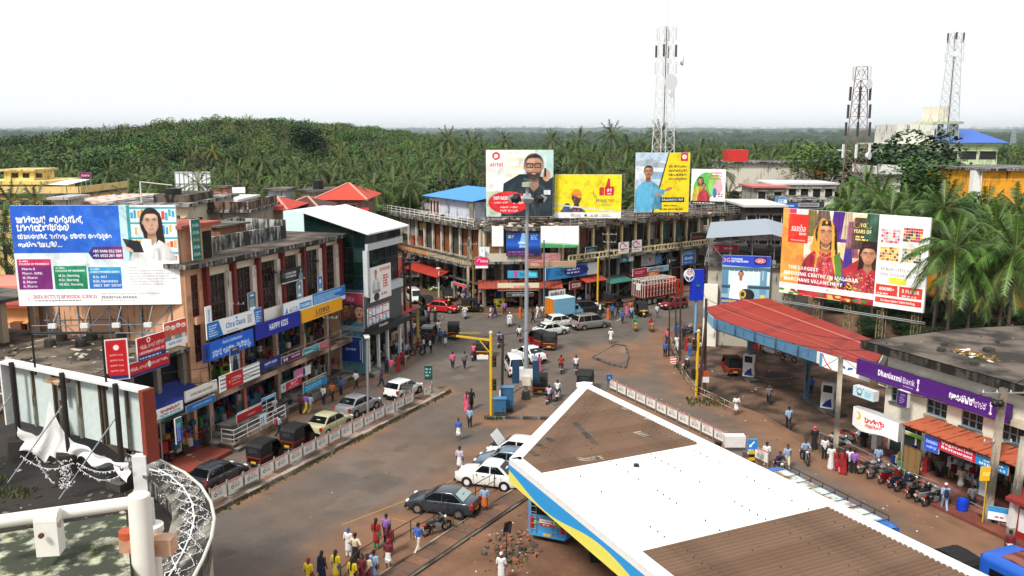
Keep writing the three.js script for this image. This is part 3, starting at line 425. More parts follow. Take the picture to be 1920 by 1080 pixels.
// terrace deck goods on the right half: canopies over the ground floor steps
const bC=inF(fD,'shop_building','low weathered two storey building with flat black roof below the hospital college billboard','building');
{
const b=bC;mb().bx(-14,2.1,0,7.2,-17,-1.2).bd('wall',pls([0.45,0.36,0.28]),b);
mb().bx(-14.5,2.15,7.2,7.45,-17.5,0.1).bd('roof_slab',M.mouldy,b);mb().bx(-14.4,2.1,7.452,7.47,-17.4,0.05).bd('roof_surface',grm([0.22,0.18,0.14]),b);
mb().bx(-3.6,2.1,3.4,3.6,-1.2,1.4).bd('canopy_slab',M.concD,b);
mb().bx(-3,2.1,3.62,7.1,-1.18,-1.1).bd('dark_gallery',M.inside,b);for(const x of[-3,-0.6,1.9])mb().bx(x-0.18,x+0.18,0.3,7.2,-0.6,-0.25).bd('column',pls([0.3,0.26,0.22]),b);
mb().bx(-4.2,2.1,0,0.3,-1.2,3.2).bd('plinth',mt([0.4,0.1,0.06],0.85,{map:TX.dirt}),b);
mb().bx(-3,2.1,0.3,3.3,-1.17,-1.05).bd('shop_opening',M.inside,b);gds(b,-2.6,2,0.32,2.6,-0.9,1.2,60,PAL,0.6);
// stained half built room at the back of the roof
const r=new THREE.Group();r.name='roof_room';b.add(r);mb().bx(-12,1.5,7.47,10.6,-17,-16.6).bd('back_wall',M.inside,r);for(let x=-12;x<2;x+=2.6)mb().bx(x,x+0.45,7.47,10.4,-13.4,-13).bd('pillar',pls([0.5,0.42,0.34]),r);
mb().bx(-12.6,2,10.4,10.65,-17.3,-12.6).bd('roof',M.concD,r);mb().bx(-8,-5.5,10.66,10.75,-13.4,-12.4).bd('red_sheet',mt([0.6,0.12,0.09],0.7),r);
const lt=mb();for(let k=0;k<240;k++){const x=rr(-13.5,1.8),z=rr(-12,-0.5),q=rr(0.05,0.3),a=rnd()*3;const s=C(pick(['#8a7f70','#c9c2b4','#4b4136','#6d5c49']));lt.color(s.r,s.g,s.b).at(mat4(x,7.475+q*0.12,z,a)).bx(-q,q,-0.02,q*0.15,-q*0.4,q*0.4);}tag(lt.bd('litter',goodsMat,b),null,null,null,'stuff');
}
// glass corner block
const bE=inF(fD,'glass_building','dark green glass corner block under a sloping white roof','building');
{
const b=bE,x0=22.36,x1=29.2,zf=2.7,Z=-13,ZB=-3.6,gm=M.glassG,gm2=new THREE.MeshPhysicalMaterial({color:C([0.03,0.07,0.06]),roughness:0.12});
// glazed walls of separate panes behind thin mullions
const pane=mb().quad([0,0,0],[1,0,0],[1,1,0],[0,1,0]).geo();
const glaze=(ax,az,bx_,bz,y0,y1,nx,ny)=>{const L=Math.hypot(bx_-ax,bz-az),r=Math.atan2(-(bz-az),bx_-ax),w=new THREE.Group();w.name='glazing';w.position.set(ax,y0,az);w.rotation.y=r;b.add(w);const f=mb(),sx=L/nx,sy=(y1-y0)/ny;for(let i=0;i<=nx;i++)f.bx(i*sx-0.025,i*sx+0.025,0,y1-y0,-0.04,0.03);for(let j=0;j<=ny;j++)f.bx(0,L,j*sy-0.025,j*sy+0.025,-0.04,0.026);f.bd('mullion',mt([0.05,0.09,0.09],0.4,{metalness:0.5}),w);
for(let i=0;i<nx;i++)for(let j=0;j<ny;j++){const q=mesh('pane',pane,pick([gm,gm,M.winA,gm2]),w);q.position.set(i*sx+0.03,j*sy+0.03,0);q.scale.set(sx-0.06,sy-0.06,1);q.rotation.y=rr(-0.04,0.04);q.rotation.x=rr(-0.03,0.03);}};
glaze(x0,-4.2,x0,zf-0.05,8.2,13.3,6,4);glaze(x0+0.05,zf,x1,zf,12.45,13.5,6,1);glaze(x0+0.5,zf-0.35,x1,zf-0.35,8.3,11.7,5,3);
mb().bx(x0+0.15,x1,0.3,13.4,Z,-4.3).bx(x0+0.15,x1,3,13.3,-4.3,2.2).bd('core',M.inside,b);
mb().bx(x0,x1,11.8,12.4,zf-0.2,zf+0.25).bx(x0-0.06,x0+0.3,7.6,11.8,zf-0.25,zf+0.2).bx(x0,x1,7.5,8.25,zf-0.35,zf+0.2).bd('white_band',mt([0.62,0.66,0.68],0.4,{map:TX.fine}),b);
mb().bx(x0-0.02,x0+0.1,4.2,8.2,-3.2,zf-0.06).bx(x0+0.1,x1,4.6,7.5,2.2,zf).bd('grey_cladding',mt([0.12,0.14,0.15],0.5,{map:TX.fine}),b);
mb().bx(x0-0.1,x1+0.2,4.1,4.6,zf-0.4,zf+0.9).bd('canopy_slab',mt([0.04,0.04,0.045],0.6),b);
mb().bx(x0+0.2,x1-0.1,0.4,4.1,1.4,1.5).bd('shop_glass',M.winA,b);for(const x of[x0+0.3,x0+2.2,x0+4,x1-0.3])mb().bx(x-0.12,x+0.12,0.3,4.1,zf-0.3,zf-0.05).bd('shop_column',M.white,b);
mb().bx(x0,x1+0.3,0,0.4,-6,zf+0.6).bd('plinth',M.conc,b);gds(b,x0+0.4,x1-0.5,0.42,2.4,1.6,2.3,22,PAL,0.5);
mb().bx(x0-0.02,x0+0.15,0.3,4.2,-3.2,zf-0.3).bd('side_wall',mt([0.12,0.3,0.38],0.7,{map:TX.stain}),b);
// sloping white roof and its gable walls
const A=[x0-0.6,15.3,ZB],B=[x1+0.6,15.3,ZB],c=[x1+0.6,13.45,zf+0.7],d=[x0-0.6,13.45,zf+0.7];
mb().quad(d,c,B,A).quad([A[0],A[1]-0.14,A[2]],[B[0],B[1]-0.14,B[2]],[c[0],c[1]-0.14,c[2]],[d[0],d[1]-0.14,d[2]]).quad([d[0],d[1]-0.14,d[2]],[c[0],c[1]-0.14,c[2]],c,d).quad([c[0],c[1]-0.14,c[2]],[B[0],B[1]-0.14,B[2]],B,c).quad(A,[A[0],A[1]-0.14,A[2]],[d[0],d[1]-0.14,d[2]],d).bd('roof',mt([0.82,0.84,0.83],0.5,{map:TX.fine}),b);
mb().quad([x0,13.3,ZB],[x0,13.3,zf],[x0,13.46,zf],[x0,15.1,ZB]).bd('gable_glass',M.glassG,b);
mb().bx(x0-0.05,x1,13.32,15.15,ZB-2.2,ZB).bd('side_panel',mt([0.66,0.8,0.8],0.5),b);
}
// printed boards of the row
const blueB='#1765c4',navy='#0d1f86';
sign(fD,[387,607],[492,604],0.9,'long white and blue board with blue lettering below the left tall windows',(x,w,h)=>{R(x,'#f6f8f8',0,0,w,h);PG(x,'#1a74c8',[0,0],[w*0.2,0],[w*0.27,h],[0,h]);PG(x,'#1a74c8',[w*0.84,0],[w,0],[w,h],[w*0.87,h]);T(x,'Citra Oasis',w*0.5,h*0.5,h*0.48,'#1667b8',{w:w*0.36});lns(x,'#fff',w*0.03,h*0.2,w*0.15,5,h*0.15,h*0.07);lns(x,'#fff',w*0.88,h*0.2,w*0.1,5,h*0.15,h*0.07);lns(x,'#555',w*0.72,h*0.25,w*0.1,5,h*0.11,h*0.05);EL(x,'#2f9be0',w*0.52,h*0.17,h*0.1,h*0.08);lns(x,'#777',w*0.34,h*0.86,w*0.3,1,1,h*0.05);});
sign(fD,[494,581],[530,592],0.3,'blank white wall board between the two long blue boards',(x,w,h)=>R(x,'#f4efe9',0,0,w,h),{cat:'board'});
sign(fD,[531,570],[648,560],0.95,'white and blue academy board above the orange board',(x,w,h)=>{R(x,'#f4f8fa',0,0,w,h);R(x,'#1f78cf',w*0.44,0,w*0.56,h*0.72);R(x,'#bfe0f4',0,h*0.9,w,h*0.1);T(x,'ACCEL',w*0.155,h*0.52,h*0.38,'#2a4f86',{w:w*0.14,r:1});R(x,'#2d86d6',w*0.235,h*0.28,w*0.185,h*0.42);T(x,'IT ACADEMY',w*0.328,h*0.5,h*0.3,'#fff',{w:w*0.165});PG(x,'#2f7fd0',[w*0.02,h*0.7],[w*0.05,h*0.3],[w*0.06,h*0.7]);lns(x,'#dff0ff',w*0.46,h*0.13,w*0.5,5,h*0.115,h*0.06);lns(x,'#557',w*0.5,h*0.83,w*0.4,1,1,h*0.06);});
sign(fD,[478,610],[564,609],1.15,'deep blue fascia with white childrenswear lettering over the gallery',(x,w,h)=>{R(x,'#12209a',0,0,w,h);T(x,'HAPPY KIDS',w*0.5,h*0.45,h*0.55,'#fff',{w:w*0.42});},{frame:mt([0.01,0.015,0.2],0.6)});
sign(fD,[565,583],[642,580],1.1,'orange yellow board with dark lettering under the academy board',(x,w,h)=>{R(x,'#f0a80e',0,0,w,h);T(x,'LOBO',w*0.5,h*0.5,h*0.5,'#3b2a66',{w:w*0.34});R(x,'#3b2a66',w*0.3,h*0.78,w*0.4,h*0.04);},{frame:M.yellow});
sign(fD,[381,647],[476,648],1.2,'bright blue board with white local script over a lime green shop wall',(x,w,h)=>{R(x,'#1561d8',0,0,w,h);PG(x,'#0d3f9c',[0,0],[w*0.12,0],[w*0.1,h],[0,h]);ML(x,'സമീപ അലകഫും പലിഡകളും',w*0.55,h*0.66,h*0.42,'#fff',{w:w*0.78});T(x,'Paris Collection',w*0.56,h*0.2,h*0.22,'#d8ecff',{i:1});EL(x,'#0a1c44',w*0.05,h*0.5,w*0.02,h*0.4);},{frame:mt([0.01,0.07,0.4],0.5)});
sign(fD,[411,652],[462,693],-1.8,'lime green shop wall panel on the gallery',(x,w,h)=>{R(x,'#79c81e',0,0,w,h);EL(x,'#2b5210',w*0.3,h*0.35,w*0.05,h*0.07);EL(x,'#2b5210',w*0.42,h*0.4,w*0.04,h*0.06);},{cat:'panel'});
sign(fD,[431,653],[451,697],1.25,'tall navy poster of a woman in black veil hung on the gallery rail',(x,w,h)=>{R(x,'#20357e',0,0,w,h);R(x,'#c8a83a',w*0.25,h*0.06,w*0.5,h*0.06);R(x,'#8fa6b8',0,h*0.3,w,h*0.7);EL(x,'#15151c',w*0.5,h*0.42,w*0.2,h*0.1);PG(x,'#111118',[w*0.3,h*0.45],[w*0.7,h*0.45],[w*0.92,h],[w*0.08,h]);EL(x,'#a87452',w*0.52,h*0.42,w*0.08,h*0.05);},{cat:'poster'});
sign(fD,[412,707],[488,706],1.35,'white fascia of horizontal louvres with a red panel over the terrace shop',(x,w,h)=>{R(x,'#1c1c1e',0,0,w,h);for(let k=0;k<4;k++)R(x,'#f7f7f5',0,h*(0.02+k*0.25),w,h*0.2);R(x,'#c01820',w*0.14,0,w*0.42,h);T(x,'CHITRA',w*0.39,h*0.48,h*0.36,'#fff',{w:w*0.24,r:1});lns(x,'#f2c0c0',w*0.27,h*0.72,w*0.22,1,1,h*0.06);PG(x,'#f0a020',[w*0.19,h*0.6],[w*0.23,h*0.35],[w*0.25,h*0.65]);});
sign(fD,[488,680],[527,682],1.3,'small dark blue childrenswear board on the gallery edge',(x,w,h)=>{R(x,'#16206e',0,0,w,h);T(x,'HAPPY KIDS',w*0.5,h*0.45,h*0.38,'#f0f0ff',{w:w*0.62});R(x,'#9aa4e0',w*0.2,h*0.74,w*0.6,h*0.04);},{frame:mt([0.01,0.015,0.16],0.6)});
sign(fD,[528,672],[566,668],1.3,'purple board with pale lettering on the gallery edge',(x,w,h)=>{R(x,'#3c1236',0,0,w*0.4,h);R(x,'#5a1446',w*0.4,0,w*0.6,h);T(x,'SiLKS',w*0.7,h*0.42,h*0.44,'#f0d8e8',{w:w*0.45});EL(x,'#e8e0e8',w*0.13,h*0.45,w*0.04,h*0.28);EL(x,'#e8e0e8',w*0.25,h*0.45,w*0.04,h*0.28);});
sign(fD,[568,656],[598,655],1.3,'teal patterned board on the gallery edge',(x,w,h)=>{R(x,'#4f9fae',0,0,w,h);for(let k=0;k<9;k++){x.strokeStyle=pick(['#dff2f4','#2a6a78','#8fd0d8']);x.lineWidth=h*0.05;x.beginPath();x.moveTo(rnd()*w,rnd()*h);x.quadraticCurveTo(rnd()*w,rnd()*h,rnd()*w,rnd()*h);x.stroke();}lns(x,'#e8fafa',w*0.1,h*0.6,w*0.8,2,h*0.16,h*0.1);});
sign(fD,[599,644],[618,650],1.3,'dull pink board at the right end of the gallery edge',(x,w,h)=>{R(x,'#b0605e',0,0,w,h);lns(x,'#d8a09c',w*0.1,h*0.3,w*0.8,3,h*0.2,h*0.08);});
const pF=fD;
sign(pF,[528,722],[565,720],1.9,'red shop board with a face and white local script at street level',(x,w,h)=>{R(x,'#b8182c',0,0,w,h);R(x,'#a9c4cc',0,0,w*0.2,h);EL(x,'#8a6a58',w*0.1,h*0.4,w*0.05,h*0.25);ML(x,'മറി',w*0.6,h*0.36,h*0.4,'#fff',{w:w*0.3});ML(x,'സലറളിയത്',w*0.6,h*0.74,h*0.24,'#fff',{w:w*0.5});});
sign(pF,[569,718],[613,718],2.0,'long light blue shop board lettered in white below a dirty sill',(x,w,h)=>{R(x,'#1f7fb8',0,0,w,h);R(x,'#6d6a50',0,0,w,h*0.3);ML(x,'കലനയവറി സലയം',w*0.5,h*0.16,h*0.22,'#e8e8d8',{w:w*0.8});lns(x,'#9fe0f4',w*0.08,h*0.48,w*0.8,2,h*0.2,h*0.1);R(x,'#2fb89a',w*0.06,h*0.78,w*0.3,h*0.1);});
sign(pF,[492,748],[518,742],1.95,'small sky blue board on the terrace edge',(x,w,h)=>{R(x,'#3f9fd0',0,0,w,h);T(x,'LIFECO',w*0.5,h*0.5,h*0.4,'#e8f6fc',{w:w*0.7});});
sign(pF,[444,779],[492,772],2.1,'wide dark red board low on the terrace front',(x,w,h)=>{R(x,'#a81420',0,0,w,h);T(x,'campus',w*0.56,h*0.5,h*0.3,'#f4d0d0',{i:1,r:1,w:w*0.3});PG(x,'#f0b0b0',[w*0.33,h*0.4],[w*0.36,h*0.62],[w*0.39,h*0.36],[w*0.36,h*0.54]);R(x,'#5e0a14',0,h*0.86,w,h*0.14);});
sign(pF,[552,696],[583,700],0.6,'pink and white fashion poster inside the shop front',(x,w,h)=>{R(x,'#d676a8',0,0,w,h);R(x,'#e8f0f4',w*0.62,0,w*0.38,h);T(x,'Fashion',w*0.32,h*0.7,h*0.3,'#f8e8f4',{i:1});EL(x,'#24305a',w*0.58,h*0.5,w*0.07,h*0.4);},{cat:'poster'});
sign(pF,[487,779],[500,792],3.05,'small white and blue plate on the terrace rail',(x,w,h)=>{R(x,'#dcecf6',0,0,w,h);lns(x,'#1f6fb8',w*0.1,h*0.3,w*0.8,3,h*0.22,h*0.12);},{t:0.03});
sign(fD,[527,508],[572,522],0.75,'black gym billboard with a bodybuilder across the tall windows',(x,w,h)=>{R(x,'#15161a',0,0,w,h);R(x,'#eee',0,h*0.93,w,h*0.07);T(x,'LIFELINE',w*0.4,h*0.32,h*0.21,'#f4f4f4',{w:w*0.46});T(x,'FITNESS',w*0.4,h*0.56,h*0.21,'#f4f4f4',{w:w*0.44});lns(x,'#999',w*0.2,h*0.78,w*0.4,1,1,h*0.04);x.strokeStyle='#ddd';x.lineWidth=h*0.03;x.beginPath();x.arc(w*0.11,h*0.4,h*0.13,0,7);x.stroke();ptr(x,w*0.83,h*0.36,h*0.3,{skin:'#a9b0b4',shirt:'#78909c',hair:'#222'});},{frame:M.black});
for(const[a,b,l,c,n]of[[[465,550],[481,582],'tall grey blue vertical sign between the third pair of windows','#4a6a80',1],[[557,530],[566,557],'small upright blue portrait sign under the gym billboard','#3f7fae',2],[[596,519],[605,547],'upright blue and white sign on the maroon column right of the gym billboard','#1f6fc0',3],[[385,576],[398,607],'upright white sign with blue vertical lettering at the left maroon column','#f4f6f8',4],[[644,508],[654,536],'upright pale blue sign on the dark glass wall','#8fb8d0',5]])
sign(fD,a,b,n===5?0.2:0.85,l,(x,w,h)=>{R(x,c,0,0,w,h);if(n===4){x.save();x.translate(w/2,h*0.55);x.rotate(-Math.PI/2);T(x,'Citra Oasis',0,0,w*0.5,'#1667b8',{w:h*0.75});x.restore();}else{R(x,'#eef4f8',w*0.12,h*0.75,w*0.76,h*0.18);if(n===2||n===3)EL(x,'#e8f0f4',w*0.5,h*0.3,w*0.22,h*0.14);else R(x,'#dfe8ee',w*0.25,h*0.1,w*0.5,h*0.1);lns(x,'#c8d8e4',w*0.15,h*0.34,w*0.7,8,h*0.05,h*0.025);}});
// boards of the low building
sign(fD,[256,636],[312,662],0.9,'red finance company board with white local script and blue foot',(x,w,h)=>{R(x,'#c3141c',0,0,w,h);R(x,'#1c2c7c',0,h*0.8,w,h*0.2);EL(x,'#f4e8e8',w*0.4,h*0.16,h*0.12,h*0.13);EL(x,'#c3141c',w*0.4,h*0.16,h*0.05,h*0.06);ML(x,'രക്ഷകം ലോൺസ് ലിമിറ്റഡ്',w*0.52,h*0.42,h*0.22,'#fff',{w:w*0.88});T(x,'LAKSHEMAM LOANS LTD',w*0.5,h*0.66,h*0.17,'#fff',{w:w*0.9});lns(x,'#dfe4ff',w*0.05,h*0.87,w*0.8,1,1,h*0.07);});
sign(fD,[240,684],[318,684],0.8,'lower red finance strip with white local script',(x,w,h)=>{R(x,'#c3141c',0,0,w,h);R(x,'#1c2c7c',0,h*0.84,w,h*0.16);EL(x,'#f8ecec',w*0.5,h*0.42,h*0.17,h*0.25);ML(x,'രക്ഷകം ലോൺസ്',w*0.24,h*0.46,h*0.3,'#fff',{w:w*0.42});ML(x,'സലയവറി നകതം',w*0.76,h*0.4,h*0.26,'#fff',{w:w*0.42});});
{const p=fD.L(240,655,1.0),g=frame(fD.W(p[0]-0.9,0,0.0).x,fD.W(p[0]-0.9,0,0.0).z,fD.W(p[0],0,1.0).x,fD.W(p[0],0,1.0).z);signAt(g,0,g.len,7.0,9.6,0,'red finance side panel with white emblem and four lines',(x,w,h)=>{R(x,'#f4f0f0',0,0,w,h);R(x,'#c3141c',w*0.06,h*0.02,w*0.88,h*0.96);R(x,'#1c2c7c',w*0.06,h*0.9,w*0.88,h*0.08);EL(x,'#f4e8e8',w*0.5,h*0.2,w*0.13,h*0.07);for(let k=0;k<4;k++)ML(x,'സലയം',w*0.5,h*(0.38+k*0.13),h*0.05,'#fff',{w:w*0.6});});}
sign(fD,[307,607],[352,642],0.85,'coral poster of four people with speech bubbles beside the finance boards',(x,w,h)=>{R(x,'#e0503c',0,0,w,h);R(x,'#f4f2ee',0,h*0.72,w,h*0.28);for(let k=0;k<4;k++){const a=w*(0.14+k*0.24);EL(x,'#fff',a,h*(0.2+0.05*(k%2)),w*0.11,h*0.09);lns(x,'#d06050',a-w*0.07,h*(0.18+0.05*(k%2)),w*0.14,2,h*0.04,h*0.025);ptr(x,a,h*0.5,h*0.16,{skin:'#b07850',shirt:['#4a9aa8','#d8d0c8','#5ab0b8','#e8e4e0'][k]});}R(x,'#f4f2ee',0,h*0.72,w,h*0.28);T(x,'GATE CSET',w*0.45,h*0.85,h*0.13,'#2a4c9a',{w:w*0.6});});
sign(fD,[347,735],[408,731],1.5,'long white board with black lettering above the fabrics shop',(x,w,h)=>{R(x,'#eceae2',0,0,w,h);T(x,'COTTON FABRICS AND TEXTILES',w*0.5,h*0.5,h*0.32,'#333',{w:w*0.7});R(x,'#b8b4a8',0,h*0.85,w,h*0.15);});
sign(fD,[349,762],[404,752],1.45,'blue fabrics board with pale capitals over the open shop',(x,w,h)=>{R(x,'#1c66ae',0,0,w,h);T(x,'COTTON FABRICS',w*0.54,h*0.52,h*0.42,'#9fd4f4',{w:w*0.68});});
sign(fD,[285,774],[344,769],1.5,'white and turquoise board with red local script over the corner shop',(x,w,h)=>{R(x,'#eef0ee',0,0,w,h);R(x,'#3fb8b0',0,h*0.86,w,h*0.14);ML(x,'പഴവങ്ങാടി',w*0.56,h*0.3,h*0.34,'#b0202c',{w:w*0.6,lw:2.4});ML(x,'ആയുർവേദ വൈദ്യശാല',w*0.57,h*0.66,h*0.24,'#23366e',{w:w*0.68});EL(x,'#d04030',w*0.1,h*0.5,h*0.2,h*0.24);EL(x,'#f4e8e0',w*0.1,h*0.5,h*0.12,h*0.15);});
sign(fD,[328,786],[344,828],2.0,'upright blue and teal banner stand in front of the corner shop',(x,w,h)=>{R(x,'#1c3c9c',0,0,w,h);R(x,'#2a7a80',0,0,w,h*0.34);lns(x,'#dfe8ff',w*0.15,h*0.2,w*0.7,12,h*0.06,h*0.03);},{cat:'banner'});
{ // cloth awning of the fabrics shop, blue tarpaulin and its shop frame
const g=inF(fD,'tarpaulin_awning','sagging blue tarpaulin awning behind the fabrics boards','awning');const r=[];for(let j=0;j<=6;j++){r.push([]);for(let k=0;k<=8;k++)r[j].push([lerp(-2.7,2.3,k/8),lerp(4.3,5.1,j/6)-0.25*Math.sin(j/6*Math.PI)*(0.6+0.4*Math.sin(k*1.3)),lerp(1.4,-0.9,j/6)]);}mb().grid(r).bd('sheet',mt([0.015,0.04,0.22],0.7),g);for(const x of[-2.6,2.2])mb().cyl([x,0.16,1.4],[x,4.3,1.4],0.04).bd('pole',M.steel,g);
}
sign(fD,[736,486],[757,506],2.2,'faded coral cloth banner beyond the glass block',(x,w,h)=>{R(x,'#c8604c',0,0,w,h);PG(x,'#a84838',[0,h],[w,h*0.6],[w,h]);},{cat:'banner'});
sign(fD,[738,507],[750,530],2.3,'small red poster of a man in black beyond the glass block',(x,w,h)=>{R(x,'#b81830',0,0,w,h);ptr(x,w/2,h*0.5,h*0.25,{shirt:'#222'});},{cat:'poster'});
sign(fD,[736,556],[755,572],2.5,'white board with grey lines beyond the glass block',(x,w,h)=>{R(x,'#e4e4e0',0,0,w,h);lns(x,'#777',w*0.1,h*0.3,w*0.8,3,h*0.2,h*0.1);});
awning(fD,29.4,33,4.6,5.4,0.5,2.8,'dull red sheet awning beyond the glass block',mt([0.4,0.07,0.05],0.8,{map:TX.fine}));
sign(fD,[357,412],[379,485],0.3,'upright green sign with five pale lines on the stair tower',(x,w,h)=>{R(x,'#1c6a60',0,0,w,h);for(let k=0;k<5;k++)ML(x,'സലയകം',w/2,h*(0.14+k*0.18),h*0.1,k===2?'#e8b060':'#e8f0ea',{w:w*0.75});});
// long poster at the corner of the glass block
{const p=fD.W(22.3,0,-2.9),q=fD.W(22.3,0,2.3),f=frame(p.x,p.z,q.x,q.z);
signAt(f,2.98,5.3,4.3,7.9,0.06,'rose hoarding with three portraits on the side of the glass block',(x,w,h)=>{R(x,'#9a2f48',0,0,w,h);T(x,'Ma',w*0.4,h*0.16,h*0.16,'#d8a0b0',{i:1});ptr(x,w*0.24,h*0.62,h*0.36,{skin:'#a87048',shirt:'#2a4a58',tash:1});ptr(x,w*0.52,h*0.56,h*0.32,{skin:'#6d4530',shirt:'#1f3040'});ptr(x,w*0.8,h*0.64,h*0.36,{skin:'#d8a888',shirt:'#3f7f98',tash:1});R(x,'#80909a',0,h*0.86,w,h*0.14);});
signAt(f,2.98,5.1,1.4,3.8,0.2,'dark blue shop board low on the side of the glass block',(x,w,h)=>{R(x,'#14307e',0,0,w,h);T(x,'JOLLY SILKS',w*0.45,h*0.5,h*0.12,'#dfe8ff',{w:w*0.5});R(x,'#dfe8f0',w*0.9,h*0.1,w*0.04,h*0.8);});
}
sign(fD,[694,503],[734,554],2.98,'white coaching poster with red lettering and a boy on the glass block',(x,w,h)=>{R(x,'#eeeae4',0,0,w,h);T(x,'OPTIONS',w*0.7,h*0.12,h*0.15,'#c02030',{w:w*0.52});T(x,'PSC',w*0.27,h*0.55,h*0.2,'#c02030',{w:w*0.34});ptr(x,w*0.25,h*0.28,h*0.2,{skin:'#c09070',shirt:'#ddd'});R(x,'#eeeae4',0,h*0.42,w*0.46,h*0.02);lns(x,'#c02030',w*0.6,h*0.3,w*0.3,5,h*0.08,h*0.045);lns(x,'#555',w*0.1,h*0.68,w*0.36,2,h*0.05,h*0.03);lns(x,'#c050a0',w*0.5,h*0.82,w*0.44,1,1,h*0.06);EL(x,'#333',w*0.27,h*0.88,w*0.14,h*0.12);});
sign(fD,[690,580],[731,597],2.8,'backlit panel of small picture frames and faces on the glass block',(x,w,h)=>{R(x,'#b01c2c',0,0,w,h);for(let i=0;i<3;i++)for(let j=0;j<2;j++){R(x,pick(['#f4f6f4','#dff0f8','#f8f8f0']),w*(0.03+i*0.325),h*(0.05+j*0.48),w*0.3,h*0.42);if(j||i===0)ptr(x,w*(0.18+i*0.325),h*(0.34+j*0.42),h*0.16,{skin:'#c09070',shirt:'#4fa0c8'});}for(let j=0;j<2;j++)for(let i=0;i<3;i++)lns(x,'#a05060',w*(0.06+i*0.325),h*(0.12+j*0.48),w*0.2,1,1,h*0.04);});
sign(fD,[694,612],[738,606],3.65,'black shop fascia with white lettering under the glass block',(x,w,h)=>{R(x,'#0c0c0e',0,0,w,h);T(x,'Trends',w*0.55,h*0.5,h*0.6,'#f0f0f0',{i:1,w:w*0.4});},{frame:M.black});
// ---------- corner block across the junction: three wings ----------
const fL=frame(-16.5,-128,-3.8,-108.5),fC=frame(-3.8,-108.5,6.2,-109),fR=frame(6.2,-109,29.7,-128);
const tileRed=mt([0.42,0.1,0.06],0.8,{map:TX.stain});
function wing(f,name,label,o){
const b=inF(f,name,label,'building'),L=f.len,S=o.slab,Rf=o.roof,dz=o.depth||12,e0=o.e0||0,e1=o.e1||0;
mb().bx(0,L,0,Rf,-dz,-2.6).bd('wall',pls(o.wall||[0.4,0.36,0.3]),b);
mb().bx(-e0,L+e1,Rf,Rf+0.32,-dz-0.3,1.5).bd('roof_slab',mld([0.3,0.28,0.24]),b);mb().bx(-e0+0.06,L+e1-0.06,Rf+0.322,Rf+0.34,-dz-0.2,1.4).bd('roof_surface',M.roofD,b);
mb().bx(-e0,L+e1,S-0.3,S,-2.6,1.6).bd('gallery_slab',mld([0.34,0.32,0.28]),b);mb().bx(-e0,L+e1,3.0,3.2,-2.6,0.3).bd('floor_slab',M.concD,b);
const n=Math.max(2,Math.round(L/o.bay));
for(let k=0;k<=n;k++){const x=lerp(0.15,L-0.15,k/n);mb().bx(x-0.14,x+0.14,S,Rf,0.1,0.4).bd('column',o.colM||pls([0.7,0.62,0.48]),b);mb().bx(x-0.17,x+0.17,0,S-0.3,-0.5,-0.15).bd('column',pls([0.46,0.42,0.36]),b);}
for(let k=0;k<n;k++){
const a=lerp(0.15,L-0.15,k/n)+0.16,e=lerp(0.15,L-0.15,(k+1)/n)-0.16,w=e-a;
o.upper(b,a,e,k,S,Rf);
mb().bx(a,e,3.2,S-0.3,-1.7,-1.6).bd('shop_wall',mt(pick([[0.05,0.06,0.07],[0.25,0.2,0.14],[0.09,0.12,0.16],[0.3,0.27,0.22]]),0.8,{map:TX.stain}),b);if(rnd()<0.7)mb().bx(a+w*0.15,a+w*0.6,3.25,S-0.6,-1.59,-1.5).bd('door',pick([M.winA,M.winB,mt([0.06,0.16,0.3],0.6),mt([0.2,0.1,0.06],0.7)]),b);
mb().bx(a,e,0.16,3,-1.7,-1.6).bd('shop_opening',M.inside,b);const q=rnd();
if(q<0.3){const s=mb();for(let y=0.2;y<2.9;y+=0.1)s.bx(a,e,y,y+0.07,-0.9,-0.86);s.bd('roller_shutter',paint(pick([[0.05,0.16,0.36],[0.3,0.3,0.3],[0.25,0.1,0.06]])),b);}else gds(b,a+0.2,e-0.2,0.2,2.6,-1.4,0.4,22,PAL,0.6);
}
return b;
}
const shut=(b,a,e,y0,y1,z,m)=>{const s=mb();for(let y=y0;y<y1-0.02;y+=0.16)s.bx(a,e,y,y+0.12,z-0.05,z);s.bd('roller_shutter',m,b);};
const brownS=paint([0.36,0.14,0.05],0.7);
const wL=wing(fL,'corner_building','weathered left wing with brown shutters and pot balustrade across the junction',{slab:5.5,roof:10.3,bay:2.6,e0:4,e1:0,depth:13,colM:pls([0.7,0.66,0.6]),upper(b,a,e,k,S,Rf){
if(k<2){mb().bx(a,e,S,7.6,-0.9,-0.8).bd('red_wall',pls([0.5,0.16,0.1]),b);const g=mb();for(let x=a;x<e;x+=0.28)g.bx(x,x+0.06,7.6,Rf-0.2,-0.1,-0.05);g.bx(a,e,8.7,8.78,-0.12,-0.04);g.bd('window_grille',M.white,b);mb().bx(a,e,7.6,Rf,-0.9,-0.8).bd('window_glass',M.winB,b);}
else if(k===2){mb().bx(a,e,S,Rf,-1.2,-1.1).bd('wall',M.winA,b);mb().bx(a+0.1,e-0.1,8.6,9.7,-0.2,-0.1).bd('yellow_board',paint([0.75,0.55,0.12]),b);}
else shut(b,a,e,S+0.1,Rf-0.3,-0.1,k%3?brownS:paint([0.14,0.12,0.1],0.7));
if(k>1)mb().bx(a,e,S,S+0.9,0.2,0.26).bd('parapet_panel',pls([0.45,0.4,0.33]),b);
const t=mb();for(let x=a;x<e;x+=0.55)t.cyl([x,S,1.2],[x,S+0.3,1.2],0.12,0.2,8).cyl([x,S+0.3,1.2],[x,S+0.75,1.2],0.2,0.12,8);t.bd('balusters',pls(k<4?[0.62,0.34,0.17]:[0.5,0.44,0.34]),b);mb().bx(a-0.3,e+0.3,S+0.75,S+0.88,1.05,1.4).bd('coping',M.concD,b);}});
